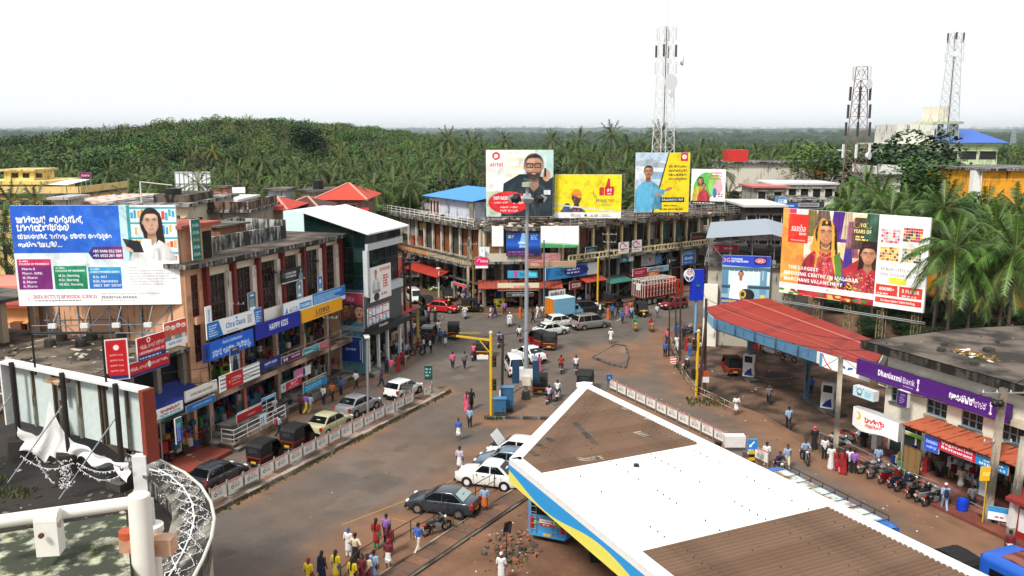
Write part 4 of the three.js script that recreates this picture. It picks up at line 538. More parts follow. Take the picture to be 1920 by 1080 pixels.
const wC=wing(fC,'corner_building','chamfered corner front with blue screen and white boards behind the lamp mast',{slab:6.3,roof:10.2,bay:2.5,depth:11,upper(b,a,e,k,S,Rf){
if(k===0){mb().bx(a,e,S,Rf,-0.4,-0.3).bd('wall',cream,b);shut(b,a+0.3,e-0.3,S+0.9,Rf-0.5,-0.25,paint([0.4,0.22,0.1],0.8));}else{mb().bx(a,e,S,Rf,-1.5,-1.4).bd('wall',pls(pick([[0.55,0.5,0.46],[0.2,0.16,0.2]])),b);mb().bx(a+0.3,a+1.3,S,Rf-1,-1.39,-1.3).bd('door',M.winA,b);}
mb().bx(a-0.2,e+0.2,S,S+1.05,1.3,1.42).bd('parapet',pls(k<2?[0.62,0.58,0.5]:[0.6,0.3,0.3]),b);}});
const doorsR=[[0.05,0.2,0.22],[0.3,0.1,0.07],[0.1,0.34,0.34],[0.05,0.05,0.06],[0.3,0.24,0.26],[0.45,0.4,0.4]];
const wR=wing(fR,'corner_building','long right wing with cream columns, coloured doors and pierced balustrade',{slab:6.2,roof:10.3,bay:2.75,e1:6,depth:12,colM:pls([0.78,0.66,0.42]),upper(b,a,e,k,S,Rf){
mb().bx(a,e,S,Rf,-1.0,-0.9).bd('wall',pls(pick([[0.3,0.26,0.2],[0.08,0.12,0.14],[0.42,0.24,0.2],[0.35,0.32,0.28]])),b);
const w=(e-a)/2;for(let j=0;j<2;j++)mb().bx(a+j*w+0.15,a+j*w+w-0.15,S,Rf-0.8,-0.89,-0.82).bd(j?'door':'window',j?mt(pick(doorsR),0.7,{map:TX.stain}):M.winA,b);
const t=mb();t.bx(a,e,S,S+0.14,1.2,1.45).bx(a,e,S+0.62,S+0.8,1.2,1.45);for(let x=a;x<=e;x+=0.62)t.bx(x-0.07,x+0.07,S+0.14,S+0.62,1.22,1.43);t.bd('pierced_balustrade',pls([0.72,0.62,0.42]),b);
mb().bx(a,e,S+0.8,S+1.5,0.22,0.27).bd('wire_panel',mt([0.2,0.17,0.13],0.8,{map:TX.mld}),b);}});
// roof railings, debris
for(const[b,f,x0,x1,nm_]of[[wL,fL,-3.8,fL.len,'roof_railing'],[wR,fR,0.5,fR.len+5.5,'roof_railing']]){const g=new THREE.Group();g.name=nm_;b.add(g);const y=b===wL?10.64:10.64;rail(g,[[x0,y,1.3],[x1,y,1.3]],1.05,{step:1.5,n:3,r:0.035,mat:b===wL?M.white:pls([0.45,0.42,0.38])});}
for(const[b,f]of[[wL,fL],[wC,fC],[wR,fR]]){const g=mb();for(let k=0;k<150;k++){const x=rr(0,f.len),z=rr(-10,0.8),q=rr(0.08,0.5),s=C(pick(['#8a8173','#d8d2c6','#4b4136','#6d5c49','#3b4a26','#b9a98f']));g.color(s.r,s.g,s.b).at(mat4(x,10.66,z,rr(0,3))).bx(-q,q,-0.01,q*rr(0.1,0.7),-q*0.5,q*0.5);}tag(g.bd('roof_rubble',goodsMat,b),null,null,null,'stuff');}
{ // shed with blue sheet roof on the left wing
const f=fL,b=inF(f,'rooftop_shed','long white washed rooftop shed under a bright blue sheet roof','shed'),x0=4.5,x1=17.5,z0=-8.5,z1=-2.4,y=10.64;
mb().bx(x0,x1,y,y+2.6,z0,z1,'t').bd('wall',mt([0.62,0.66,0.76],0.9,{map:TX.stain}),b);mb().bx(x0-0.02,x0+3.2,y,y+2.55,z1,z1+0.05).bd('porch_wall',mt([0.78,0.7,0.7],0.8,{map:TX.stain}),b);
for(const x of[x0+0.5,x0+1.5,x0+2.5])mb().bx(x-0.25,x+0.25,y+0.2,y+2.1,z1+0.05,z1+0.09).bd('window',mt([0.12,0.03,0.02],0.7),b);
const s=mb();const n=60;for(let k=0;k<n;k++){const xa=lerp(x0-0.7,x1+0.7,k/n),xb=lerp(x0-0.7,x1+0.7,(k+1)/n),ya=y+2.75+(k%2)*0.06,yb=y+2.75+((k+1)%2)*0.06;s.quad([xa,ya,z1+1],[xb,yb,z1+1],[xb,yb+1.2,z0-0.6],[xa,ya+1.2,z0-0.6]);}s.bd('blue_roof',mt([0.08,0.32,0.72],0.45,{side:THREE.DoubleSide}),b);
for(const x of[x1-0.2,x1+0.3])mb().cyl([x,y,z1+0.6],[x,y+2.7,z1+0.6],0.18).bd('drain_pipe',pls([0.35,0.3,0.25]),b);
}
// ---------- awnings and boards of the corner block ----------
awning(fL,4.5,15,3.1,3.9,0,2.2,'red sheet awning along the left wing shops',mt([0.5,0.06,0.04],0.7,{map:TX.fine}));
awning(fC,-0.6,10.2,3.0,3.7,0,2.4,'brown red tiled awning wrapping the chamfered corner',tileRed);awning(fR,2.6,6.6,3.3,4.0,0,2.2,'short red awning at the start of the right wing',mt([0.55,0.1,0.06],0.7,{map:TX.fine}));awning(fR,6.9,11.6,2.7,3.2,0,2.4,'dull green sheet awning over the dark right wing shops',mt([0.08,0.26,0.22],0.7,{map:TX.fine}));
awning(fR,11.8,15.4,2.9,3.3,0,2.5,'dark red cloth awning behind the cage lorry',mt([0.3,0.04,0.06],0.8,{map:TX.weave}));
const brd=(f,a,b,z,l,c,d,o)=>sign(f,a,b,z,l,(x,w,h)=>{R(x,c,0,0,w,h);if(d)d(x,w,h);},o);
brd(fL,[786,504],[838,522],0.6,'pale shop board with dark lettering under the red awning','#d8d4c8',(x,w,h)=>{ML(x,'പാരിസലന',w*0.5,h*0.5,h*0.5,'#5a2a20',{w:w*0.7});});
brd(fL,[850,528],[873,540],2.3,'rounded red and white phone shop board','#c8202c',(x,w,h)=>T(x,'TATA DOCOMO',w*0.5,h*0.5,h*0.3,'#fff',{w:w*0.8}));
brd(fL,[771,505],[786,520],1.2,'small white board at the left end of the far shops','#e8e6e0',(x,w,h)=>lns(x,'#444',w*0.1,h*0.3,w*0.8,3,h*0.2,h*0.1));
brd(fL,[742,482],[751,496],1.0,'cream board beside the glass block','#e0cf94');
brd(fL,[898,463],[909,482],0.6,'white strip board left of the pink board','#f0f0ee',(x,w,h)=>lns(x,'#2a6ab0',w*0.2,h*0.2,w*0.6,2,h*0.2,h*0.1));
brd(fC,[891,482],[915,503],1.7,'magenta phone shop board with a white foot on the corner','#d81b5c',(x,w,h)=>{R(x,'#f4f2f0',0,h*0.74,w,h*0.26);T(x,'Idea',w*0.7,h*0.38,h*0.3,'#ffd8e4');x.strokeStyle='#ffd8e4';x.lineWidth=h*0.06;x.beginPath();x.arc(w*0.3,h*0.36,h*0.16,2.6,6.8);x.stroke();});
brd(fC,[899,463],[918,480],1.0,'pale blue and white board on the corner upper floor','#dfe9f2',(x,w,h)=>lns(x,'#88a',w*0.2,h*0.7,w*0.6,1,1,h*0.1));
brd(fC,[922,424],[944,462],1.75,'blank white leaning board beside the blue screen','#f6f4ee',null,{cat:'board'});
sign(fC,[949,437],[1013,480],1.75,'blue launch screen billboard glowing with a white beam',(x,w,h)=>{const g=x.createLinearGradient(0,0,0,h);g.addColorStop(0,'#0a2a78');g.addColorStop(0.5,'#1a62d0');g.addColorStop(0.75,'#0c2064');g.addColorStop(1,'#0a0a30');R(x,'#071a50',0,0,w,h);x.fillStyle=g;x.fillRect(0,0,w,h*0.8);PG(x,'#7fb8f4',[w*0.46,0],[w*0.54,0],[w*0.62,h*0.5],[w*0.38,h*0.5]);T(x,'OPENING',w*0.5,h*0.42,h*0.1,'#e8f4ff');T(x,'Soon',w*0.5,h*0.58,h*0.16,'#e8f4ff',{i:1});T(x,'HD LED VIDEO WALL',w*0.42,h*0.92,h*0.14,'#e04a8a',{w:w*0.8});lns(x,'#c8d86a',w*0.05,h*0.1,w*0.2,2,h*0.07,h*0.05);lns(x,'#7fd0f4',w*0.72,h*0.08,w*0.25,3,h*0.08,h*0.05);lns(x,'#f080b0',w*0.05,h*0.8,w*0.6,1,1,h*0.04);},{name:'billboard',cat:'billboard',frame:M.black});
sign(fC,[1014,424],[1085,464],1.8,'white board fading to green at its foot on the corner balcony',(x,w,h)=>{R(x,'#f4f6f2',0,0,w,h);PG(x,'#3f9a5a',[0,h*0.8],[w,h*0.9],[w,h],[0,h]);PG(x,'#a8d0b0',[0,h*0.74],[w,h*0.84],[w,h*0.9],[0,h*0.8]);R(x,'#c8ccc8',w*0.6,0,1,h);},{name:'billboard',cat:'billboard'});
sign(fC,[991,490],[1080,502],1.75,'faded pink and green banner strip below the white board',(x,w,h)=>{R(x,'#b8695c',0,0,w*0.32,h);R(x,'#b08a72',w*0.32,0,w*0.68,h);R(x,'#5f8a5a',0,h*0.8,w,h*0.2);lns(x,'#e8d0c0',w*0.05,h*0.3,w*0.2,2,h*0.2,h*0.12);},{cat:'banner'});
brd(fC,[952,508],[1008,521],1.3,'turquoise and blue board under the corner gallery','#2f9fc4',(x,w,h)=>{PG(x,'#c83a8a',[w*0.2,0],[w*0.35,0],[w*0.3,h],[w*0.24,h]);T(x,'SOLVE',w*0.52,h*0.5,h*0.5,'#2a2a6a',{w:w*0.25});R(x,'#5ad0f0',w*0.7,h*0.2,w*0.26,h*0.6);});
sign(fR,[1023,503],[1120,513],1.2,'long blue board with a navy lozenge of white writing',(x,w,h)=>{R(x,'#2a86c4',0,0,w,h);R(x,'#dfe6ea',w*0.8,0,w*0.2,h);EL(x,'#1d2f86',w*0.58,h*0.5,w*0.24,h*0.45);T(x,'STUZZ',w*0.25,h*0.55,h*0.5,'#1d2358',{w:w*0.16});lns(x,'#e8ecff',w*0.4,h*0.3,w*0.36,2,h*0.26,h*0.14);PG(x,'#1d60a8',[0,0],[w*0.1,0],[w*0.04,h],[0,h]);});
brd(fC,[933,531],[1011,545],2.2,'cream board with red letters on the corner awning','#d8cfae',(x,w,h)=>T(x,'GLORIOUS',w*0.58,h*0.4,h*0.4,'#b0382c',{w:w*0.4}));
brd(fC,[950,549],[1000,556],2.45,'dark strip with white writing under the corner awning','#3a3a3a',(x,w,h)=>ML(x,'സലകനയവറി',w*0.5,h*0.5,h*0.6,'#ddd',{w:w*0.6}));
brd(fC,[926,560],[947,581],0.5,'yellow shop front with black figures under the corner awning','#d8cc2c',(x,w,h)=>{EL(x,'#222',w*0.6,h*0.3,w*0.1,h*0.12);EL(x,'#222',w*0.45,h*0.65,w*0.2,h*0.12);R(x,'#f4f0a0',w*0.15,h*0.1,w*0.2,h*0.3);});
brd(fR,[1030,546],[1060,556],2.2,'white cloth sign with black script over the red stall','#e8e6e0',(x,w,h)=>ML(x,'ലകയപ',w*0.5,h*0.5,h*0.6,'#222',{w:w*0.8}));
brd(fR,[1068,528],[1091,540],1.0,'dark red board with a white plate at the right wing start','#a81c20',(x,w,h)=>{R(x,'#e8e4de',w*0.2,h*0.3,w*0.7,h*0.5);lns(x,'#a02020',w*0.25,h*0.5,w*0.5,1,1,h*0.15);});
brd(fR,[1098,464],[1119,477],0.9,'dark printed board on the right wing gallery','#1c2a30',(x,w,h)=>{EL(x,'#3f6a78',w*0.6,h*0.5,w*0.25,h*0.35);lns(x,'#9ab',w*0.1,h*0.3,w*0.5,2,h*0.25,h*0.12);});
for(const[a,b,k]of[[[1161,455],[1179,474],0],[[1186,451],[1203,471],1]])brd(fR,a,b,1.75,k?'right one of two white boards with a red ring on the gallery':'left one of two white boards with a red ring on the gallery','#f0eeec',(x,w,h)=>{x.strokeStyle='#b02038';x.lineWidth=w*0.08;x.beginPath();x.arc(w*0.35,h*0.38,w*0.24,0.6,5.6);x.stroke();T(x,'TNL',w*0.64,h*0.38,h*0.22,'#b02038',{w:w*0.4});R(x,'#445',w*0.3,h*0.58,w*0.6,h*0.06);lns(x,'#667',w*0.1,h*0.78,w*0.8,1,1,h*0.06);});
brd(fR,[1164,482],[1188,489],1.2,'small teal and white board under the right gallery','#1f7f98',(x,w,h)=>{T(x,'IPL',w*0.3,h*0.5,h*0.6,'#e8f4f8');R(x,'#e8ecee',w*0.62,0,w*0.38,h);});
brd(fR,[1203,479],[1229,496],0.2,'grey white banner with a map shape on the first floor','#b8bcc0',(x,w,h)=>{EL(x,'#b05048',w*0.6,h*0.45,w*0.1,h*0.16);lns(x,'#889',w*0.1,h*0.2,w*0.4,4,h*0.17,h*0.08);});
brd(fR,[1231,480],[1241,494],0.4,'narrow blue banner on the first floor','#2a78b8',(x,w,h)=>lns(x,'#bfe0f4',w*0.15,h*0.15,w*0.7,5,h*0.16,h*0.08));
brd(fR,[1252,484],[1270,494],0.6,'black board with white letters under the right gallery','#101418',(x,w,h)=>{T(x,'SONY',w*0.6,h*0.5,h*0.4,'#ddd',{w:w*0.5});R(x,'#e8e8e8',w*0.1,h*0.2,w*0.18,h*0.6);});
brd(fR,[1187,505],[1213,515],2.3,'rounded crimson awning board above the cage lorry','#a80f34',(x,w,h)=>lns(x,'#f0b8c4',w*0.15,h*0.35,w*0.7,2,h*0.24,h*0.14));
brd(fR,[1214,509],[1236,516],2.2,'orange board above the cage lorry','#c8662c',(x,w,h)=>lns(x,'#f4d8b0',w*0.15,h*0.3,w*0.7,2,h*0.3,h*0.2));
brd(fR,[1215,502],[1254,507],2.0,'pale blue strip of shop boards above the orange board','#88a8bc',(x,w,h)=>lns(x,'#345',w*0.05,h*0.3,w*0.9,2,h*0.3,h*0.18));
brd(fR,[1296,437],[1318,450],1.2,'dark red lettered jewellery board at the right wing end','#241c18',(x,w,h)=>T(x,'Diamond',w*0.5,h*0.5,h*0.4,'#e05a2c',{i:1,w:w*0.85}));
brd(fR,[1297,451],[1318,463],1.2,'black board with pale car shapes at the right wing end','#10161c',(x,w,h)=>{T(x,'CAR',w*0.4,h*0.5,h*0.5,'#cfd8e0',{w:w*0.6});});
brd(fR,[1280,478],[1302,494],1.6,'bright blue board with white signature lettering','#1f5fb0',(x,w,h)=>{T(x,'Rado',w*0.5,h*0.42,h*0.4,'#e8f0ff',{i:1,w:w*0.7});lns(x,'#bcd4f4',w*0.15,h*0.75,w*0.7,1,1,h*0.1);});
brd(fR,[1279,470],[1303,477],0.9,'upper pale blue board at the right wing end','#3f86a8',(x,w,h)=>lns(x,'#cfe6f0',w*0.1,h*0.3,w*0.8,2,h*0.3,h*0.18));
// ---------- the great roof billboards ----------
function billboard(pTL,pBR,z,turn,label,draw,o={}){ // stands at distance z, turned about its middle
const a=AT(pTL[0],pTL[1],z),b=AT(pBR[0],pBR[1],z),w=Math.abs(b.x-a.x),h=a.y-b.y,cx=(a.x+b.x)/2,base=o.base??10.6;
const g=thg('billboard',label,'billboard',[cx,base,-z],turn),y0=b.y-base,rg=region(w*(o.k||44),h*(o.k||44),(x,W,H)=>{draw(x,W,H);vinyl(x,W,H);});
mb().bx(-w/2,w/2,y0,y0+h,-0.18,0).bd('board',M.white,g);
mb().quad([-w/2+0.02,y0+0.02,0.005],[w/2-0.02,y0+0.02,0.005],[w/2-0.02,y0+h-0.02,0.005],[-w/2+0.02,y0+h-0.02,0.005],rg.uv).bd('printed_face',rg.mat,g);
const n=o.n||4;for(let k=0;k<n;k++){const x=lerp(-w/2+0.5,w/2-0.5,k/(n-1));const f=mb();f.bar([x,0,-0.3],[x,y0+h-0.2,-0.3],0.12).bar([x,0,-2.4],[x,y0+h*0.75,-0.4],0.1);for(let y=0.4;y<y0+h*0.5;y+=1.1)f.bar([x,y,-0.3],[x,y+0.5,-2.4+2*(y/(y0+h))],0.06);f.bd('support',M.rust,g);}
const s=mb();for(const y of[0.5,y0-0.15,y0+h*0.5])s.bar([-w/2+0.3,y,-0.4],[w/2-0.3,y,-0.4],0.08);s.bd('cross_bars',M.rust,g);return g;
}
billboard([911,281],[1037,406],111,0.03,'tall roof billboard of a bearded man in glasses on the phone',(x,w,h)=>{
R(x,'#eef2ec',0,0,w,h);R(x,'#cfe4e0',w*0.72,0,w*0.28,h);R(x,'#b8d8d4',w*0.9,0,w*0.1,h);for(let k=0;k<3;k++)R(x,'#efe6c4',w*0.3,h*(0.12+k*0.12),w*0.3,h*0.04);R(x,'#c8d4bc',0,h*0.62,w,h*0.38);R(x,'#8fc8c4',0,h*0.8,w*0.3,h*0.03);
PG(x,'#10242c',[w*0.22,h],[w*0.26,h*0.5],[w*0.5,h*0.36],[w*0.64,h*0.36],[w*0.92,h*0.42],[w*1.0,h]);PG(x,'#2f6a70',[w*0.5,h],[w*0.56,h*0.42],[w*0.76,h*0.44],[w*0.7,h]);for(let k=0;k<12;k++)R(x,'#9fd0cc',w*(0.52+k*0.015),h*0.6,w*0.005,h*0.4);
ptr(x,w*0.71,h*0.43,h*0.4,{skin:'#c89070',beard:1,specs:1,smile:1,shirt:'#14282f'});PG(x,'#10242c',[w*0.25,h],[w*0.3,h*0.52],[w*0.6,h*0.45],[w*0.58,h]);PG(x,'#122830',[w*0.78,h],[w*0.9,h*0.46],[w,h*0.4],[w,h]);
EL(x,'#c89070',w*0.9,h*0.38,w*0.06,h*0.09);R(x,'#14161a',w*0.865,h*0.27,w*0.03,h*0.13);R(x,'#e8ecec',w*0.86,h*0.6,w*0.1,h*0.07);
x.strokeStyle='#d8202c';x.lineWidth=h*0.026;x.lineCap='round';x.beginPath();x.arc(w*0.15,h*0.09,w*0.045,2.6,6.9);x.stroke();x.beginPath();x.moveTo(w*0.195,h*0.09);x.quadraticCurveTo(w*0.18,h*0.14,w*0.13,h*0.135);x.stroke();T(x,'airtel',w*0.155,h*0.215,h*0.085,'#d8202c',{w:w*0.2});
EL(x,'#e01c24',w*0.33,h*0.79,w*0.3,h*0.17);T(x,'10P/MIN',w*0.22,h*0.72,h*0.075,'#fff',{w:w*0.24});T(x,'30P/MIN',w*0.49,h*0.72,h*0.075,'#fff',{w:w*0.22});ML(x,'ലോക്കൽ എസ്ടിഡി',w*0.22,h*0.79,h*0.03,'#fff',{w:w*0.2});ML(x,'കോളുകൾ',w*0.49,h*0.79,h*0.03,'#fff',{w:w*0.18});ML(x,'നാഷണൽ റോമിംഗ്',w*0.34,h*0.86,h*0.03,'#fff',{w:w*0.26});ML(x,'ഡയൽ ചെയ്യുക',w*0.34,h*0.91,h*0.03,'#fff',{w:w*0.26});},{k:50});
billboard([1040,327],[1164,409],112,-0.05,'yellow roof billboard of a worker in a hard hat with a red thumb sign',(x,w,h)=>{
R(x,'#f4dc10',0,0,w,h);R(x,'#f2f2ee',0,h*0.87,w,h*0.13);ptr(x,w*0.33,h*0.68,h*0.3,{skin:'#5a3624',shirt:'#3a4a78',hair:'#14100c'});x.fillStyle='#e89020';x.beginPath();x.ellipse(w*0.33,h*0.46,w*0.075,h*0.13,0,Math.PI,7);x.fill();R(x,'#c87818',w*0.25,h*0.45,w*0.16,h*0.025);R(x,'#f4dc10',0,h*0.86,w,1);EL(x,'#4a2a1a',w*0.19,h*0.73,w*0.05,h*0.07);PG(x,'#3a4a78',[w*0.08,h*0.87],[w*0.14,h*0.74],[w*0.24,h*0.78],[w*0.27,h*0.87]);R(x,'#d03a30',w*0.3,h*0.8,w*0.02,h*0.07);R(x,'#d03a30',w*0.35,h*0.8,w*0.02,h*0.07);PG(x,'#c8d4dc',[0,h*0.67],[w,h*0.84],[w,h*0.87],[0,h*0.71]);R(x,'#f2f2ee',0,h*0.87,w,h*0.13);
R(x,'#c81c2c',w*0.67,h*0.29,w*0.07,h*0.19);x.fillStyle='#c81c2c';x.beginPath();x.roundRect(w*0.75,h*0.27,w*0.14,h*0.21,h*0.03);x.fill();PG(x,'#c81c2c',[w*0.76,h*0.3],[w*0.8,h*0.08],[w*0.83,h*0.1],[w*0.83,h*0.3]);T(x,'#1',w*0.82,h*0.36,h*0.1,'#fff');T(x,'TMT',w*0.82,h*0.44,h*0.05,'#fff');T(x,'PRINCE',w*0.7,h*0.6,h*0.085,'#22408c',{w:w*0.16});T(x,'TMT',w*0.855,h*0.6,h*0.085,'#c8242c',{w:w*0.1});T(x,'STEEL BARS',w*0.76,h*0.7,h*0.06,'#8a8a70',{r:1,w:w*0.18});T(x,'in 100',w*0.6,h*0.94,h*0.06,'#222');EL(x,'#335',w*0.47,h*0.94,h*0.03,h*0.03);lns(x,'#555',w*0.25,h*0.92,w*0.16,2,h*0.03,h*0.015);lns(x,'#555',w*0.72,h*0.92,w*0.14,2,h*0.03,h*0.015);},{k:50});
billboard([1192,286],[1291,398],117,0.04,'half yellow roof billboard of a smiling man in a blue kurta pointing',(x,w,h)=>{
R(x,'#bcd0e4',0,0,w*0.62,h);R(x,'#dfe6ea',0,h*0.14,w*0.6,h*0.3);PG(x,'#a8b4c0',[0,h*0.14],[w*0.3,h*0.1],[w*0.58,h*0.2],[w*0.58,h*0.26],[0,h*0.22]);R(x,'#8fb0cc',w*0.3,h*0.32,w*0.2,h*0.12);R(x,'#9fb88a',0,h*0.6,w*0.5,h*0.1);
PG(x,'#1c1c18',[w*0.6,0],[w*0.63,0],[w*0.36,h],[w*0.32,h]);PG(x,'#f2d40c',[w*0.62,0],[w,0],[w,h],[w*0.35,h]);ptr(x,w*0.24,h*0.42,h*0.22,{skin:'#b87c58',shirt:'#5fb4dc',smile:1,tash:1});PG(x,'#5fb4dc',[w*0.02,h],[w*0.04,h*0.55],[w*0.3,h*0.48],[w*0.36,h*0.66],[w*0.3,h]);PG(x,'#4fa4cc',[w*0.3,h*0.6],[w*0.56,h*0.62],[w*0.54,h*0.7],[w*0.3,h*0.76]);EL(x,'#b87c58',w*0.62,h*0.61,w*0.07,h*0.03,-0.4);EL(x,'#b87c58',w*0.42,h*0.7,w*0.06,h*0.025);
R(x,'#cc1c30',w*0.83,0,w*0.13,h*0.14);EL(x,'#fff',w*0.895,h*0.07,w*0.04,w*0.04);T(x,'K',w*0.895,h*0.07,h*0.05,'#cc1c30');for(let k=0;k<4;k++)ML(x,['ചില കാര്യങ്ങൾ','അങ്ങനെയാണ്','പകരംവെക്കാൻ','മറ്റൊന്നുമില്ല'][k],w*0.78,h*(0.23+k*0.07),h*0.045,'#2a2410',{w:w*0.34});R(x,'#14161a',w*0.48,h*0.75,w*0.44,h*0.08);T(x,'KALLIYATH TMT',w*0.7,h*0.79,h*0.05,'#fff',{w:w*0.4});lns(x,'#554a10',w*0.54,h*0.88,w*0.3,1,1,h*0.02);lns(x,'#554a10',w*0.46,h*0.94,w*0.48,1,1,h*0.02);},{k:50});
billboard([1297,317],[1358,384],130,-0.42,'smaller white billboard with a green blot and an embracing family',(x,w,h)=>{R(x,'#f2f4f0',0,0,w,h);x.fillStyle='#58b848';x.beginPath();x.ellipse(w*0.4,h*0.5,w*0.32,h*0.42,0.3,0,7);x.fill();EL(x,'#8fd070',w*0.7,h*0.45,w*0.2,h*0.3);EL(x,'#f0a8b8',w*0.8,h*0.5,w*0.12,h*0.2);ptr(x,w*0.27,h*0.42,h*0.2,{skin:'#c08a64',shirt:'#d8b830',long:1});ptr(x,w*0.38,h*0.55,h*0.16,{skin:'#b07a58',shirt:'#c83040'});EL(x,'#3a6ab8',w*0.7,h*0.66,w*0.06,h*0.14);for(let k=0;k<3;k++)ML(x,['സലയകനമപ','രലവതയ','കലസപര'][k],w*0.72,h*(0.1+k*0.08),h*0.06,'#c83040',{w:w*0.34});lns(x,'#a02060',w*0.8,h*0.68,w*0.15,2,h*0.06,h*0.035);R(x,'#1a1c20',0,h*0.9,w,h*0.1);lns(x,'#ddd',w*0.06,h*0.94,w*0.8,1,1,h*0.03);},{k:40});
// hospital college billboard on its pipe scaffold
{
const a=AT(22,385,58),b=AT(338,572,58),w=b.x-a.x,h=a.y-b.y,base=7.47,y0=b.y-base,cx=(a.x+b.x)/2,g=thg('billboard','huge blue and white college billboard with a woman in a white coat','billboard',[cx,base,-58],0.06);
const rg=region(1390,820,(x,W,H)=>{
R(x,'#fbfcfc',0,0,W,H);R(x,'#e4f2f6',0,H*0.4,W*0.66,H*0.42);R(x,'#1a5fd0',0,0,W*0.655,H*0.47);R(x,'#1e68dc',W*0.4,0,W*0.255,H*0.47);
R(x,'#dff0f4',W*0.655,0,W*0.345,H*0.56);for(let i=0;i<4;i++){R(x,'#3fa8b4',W*0.655,H*(0.02+i*0.15),W*0.345,H*0.018);for(let k=0;k<16;k++)R(x,pick(['#f08a20','#e8c030','#3fa0c8','#e04838','#f4f4f0','#5fc0a8','#f0b060']),W*(0.66+k*0.021),H*(0.04+i*0.15+rnd()*0.04),W*rr(0.012,0.02),H*rr(0.06,0.09));}R(x,'#2f98a4',W*0.7,0,W*0.02,H*0.56);R(x,'#bfe4ec',W*0.655,0,W*0.045,H*0.56);
ptr(x,W*0.845,H*0.28,H*0.25,{skin:'#eec0a4',hair:'#1c120e',shirt:'#fdfdfd',lip:'#b04848',smile:1,long:1});PG(x,'#20140f',[W*0.888,H*0.1],[W*0.906,H*0.18],[W*0.905,H*0.3],[W*0.862,H*0.4],[W*0.89,H*0.27]);PG(x,'#f6f8f8',[W*0.73,H*0.5],[W*0.79,H*0.33],[W*0.84,H*0.34],[W*0.84,H*0.56],[W*0.72,H*0.56]);PG(x,'#1a2228',[W*0.665,H*0.33],[W*0.77,H*0.36],[W*0.79,H*0.47],[W*0.7,H*0.47]);EL(x,'#eec0a4',W*0.7,H*0.44,W*0.03,H*0.018,0.5);R(x,'#fbfcfc',W*0.655,H*0.555,W*0.345,H*0.445);
const ml=[['ഫാർമസി, നേഴ്സിംഗ്,',0.14,0.07,0.41],['പാരാമെഡിക്കൽ',0.22,0.07,0.32],['മേഖലകളിലെ ഏറ്റവും മികച്ച കോഴ്സുകൾ',0.305,0.05,0.57],['അൽശിഫയിൽ...',0.385,0.055,0.27]];for(const[s,y,q,ww]of ml)ML(x,s,W*0.03,H*y,H*q,'#fff',{al:'left',w:W*ww,lw:2.1});
const gr=x.createLinearGradient(W*0.46,0,W*0.66,0);gr.addColorStop(0,'#23267c');gr.addColorStop(1,'#8a1a6a');x.fillStyle=gr;x.beginPath();x.moveTo(W*0.45,H*0.47);x.lineTo(W*0.475,H*0.41);x.lineTo(W*0.66,H*0.41);x.lineTo(W*0.66,H*0.535);x.lineTo(W*0.475,H*0.535);x.fill();T(x,'+91 9446 052 598',W*0.565,H*0.455,H*0.04,'#fff',{w:W*0.175});T(x,'+91 4933 261 409',W*0.565,H*0.5,H*0.04,'#fff',{w:W*0.175});
for(const[xx,ww,y,c,c2,t,l]of[[0.012,0.205,0.53,'#7a1c74','#c81c58','COLLEGE OF PHARMACY',['Pharm.D','Pharm. D(PB)','M. Pharm','B. Pharm','D. Pharm']],[0.23,0.2,0.6,'#0f7e54','#169064','COLLEGE OF NURSING',['M.Sc. Nursing','B.Sc. Nursing','PB.BSc. Nursing']],[0.44,0.2,0.615,'#1c72c4','#2a9ad8','COLLEGE OF PARAMEDICAL SCIENCES',['B.Sc. MLT','B.Sc. Optometry','DMLT  DRT  DOTAT']]]){R(x,c,W*xx,H*y,W*ww,H*(0.835-y));R(x,c2,W*xx,H*y,W*ww,H*0.068);T(x,'AL SHIFA',W*(xx+0.012),H*(y+0.02),H*0.022,'#fff',{al:'left'});T(x,t,W*(xx+ww/2),H*(y+0.048),H*0.026,'#fff',{w:W*ww*0.9});l.forEach((s,k)=>T(x,s,W*(xx+0.025),H*(y+0.098+k*0.044),H*0.033,'#f4ecf8',{al:'left'}));}
T(x,'SHIFA INSTITUTE OF MEDICAL SCIENCES',W*0.285,H*0.912,H*0.05,'#b01c50',{w:W*0.39});lns(x,'#666',W*0.1,H*0.945,W*0.38,1,1,H*0.01);x.strokeStyle='#777';x.lineWidth=2;x.beginPath();x.arc(W*0.062,H*0.925,H*0.034,0,7);x.stroke();R(x,'#c83040',W*0.06,H*0.91,W*0.004,H*0.04);
T(x,'KIMS AL Shifa Super Speciality Hospital Complex,',W*0.69,H*0.885,H*0.026,'#666',{w:W*0.36,r:1});T(x,'PERINTHALMANNA,',W*0.62,H*0.922,H*0.038,'#222',{w:W*0.225});T(x,'Malappuram Dt., Kerla - 679 322',W*0.61,H*0.952,H*0.026,'#666',{w:W*0.21,r:1});
['Clinical training at KIMS Alshifa Hospital','Competent Faculties with professional expertise','Laboratories with Sophisticated Equipments','Separate hostel for Boys & Girls inside in the campus','Campus Interviews & Placement Cell','ISO 9001: 2008 Certified campus etc...'].forEach((s,k)=>T(x,s,W*0.69,H*(0.655+k*0.027),H*0.021,'#555',{al:'left',r:1}));T(x,'FEATURES',W*0.69,H*0.622,H*0.018,'#3fb0a0',{al:'left'});vinyl(x,W,H);});
mb().bx(-w/2,w/2,y0,y0+h,-0.2,0).bd('board',M.white,g);mb().quad([-w/2,y0,0.006],[w/2,y0,0.006],[w/2,y0+h,0.006],[-w/2,y0+h,0.006],rg.uv).bd('printed_face',rg.mat,g);
const pipe=mt([0.2,0.25,0.3],0.5,{metalness:0.3});
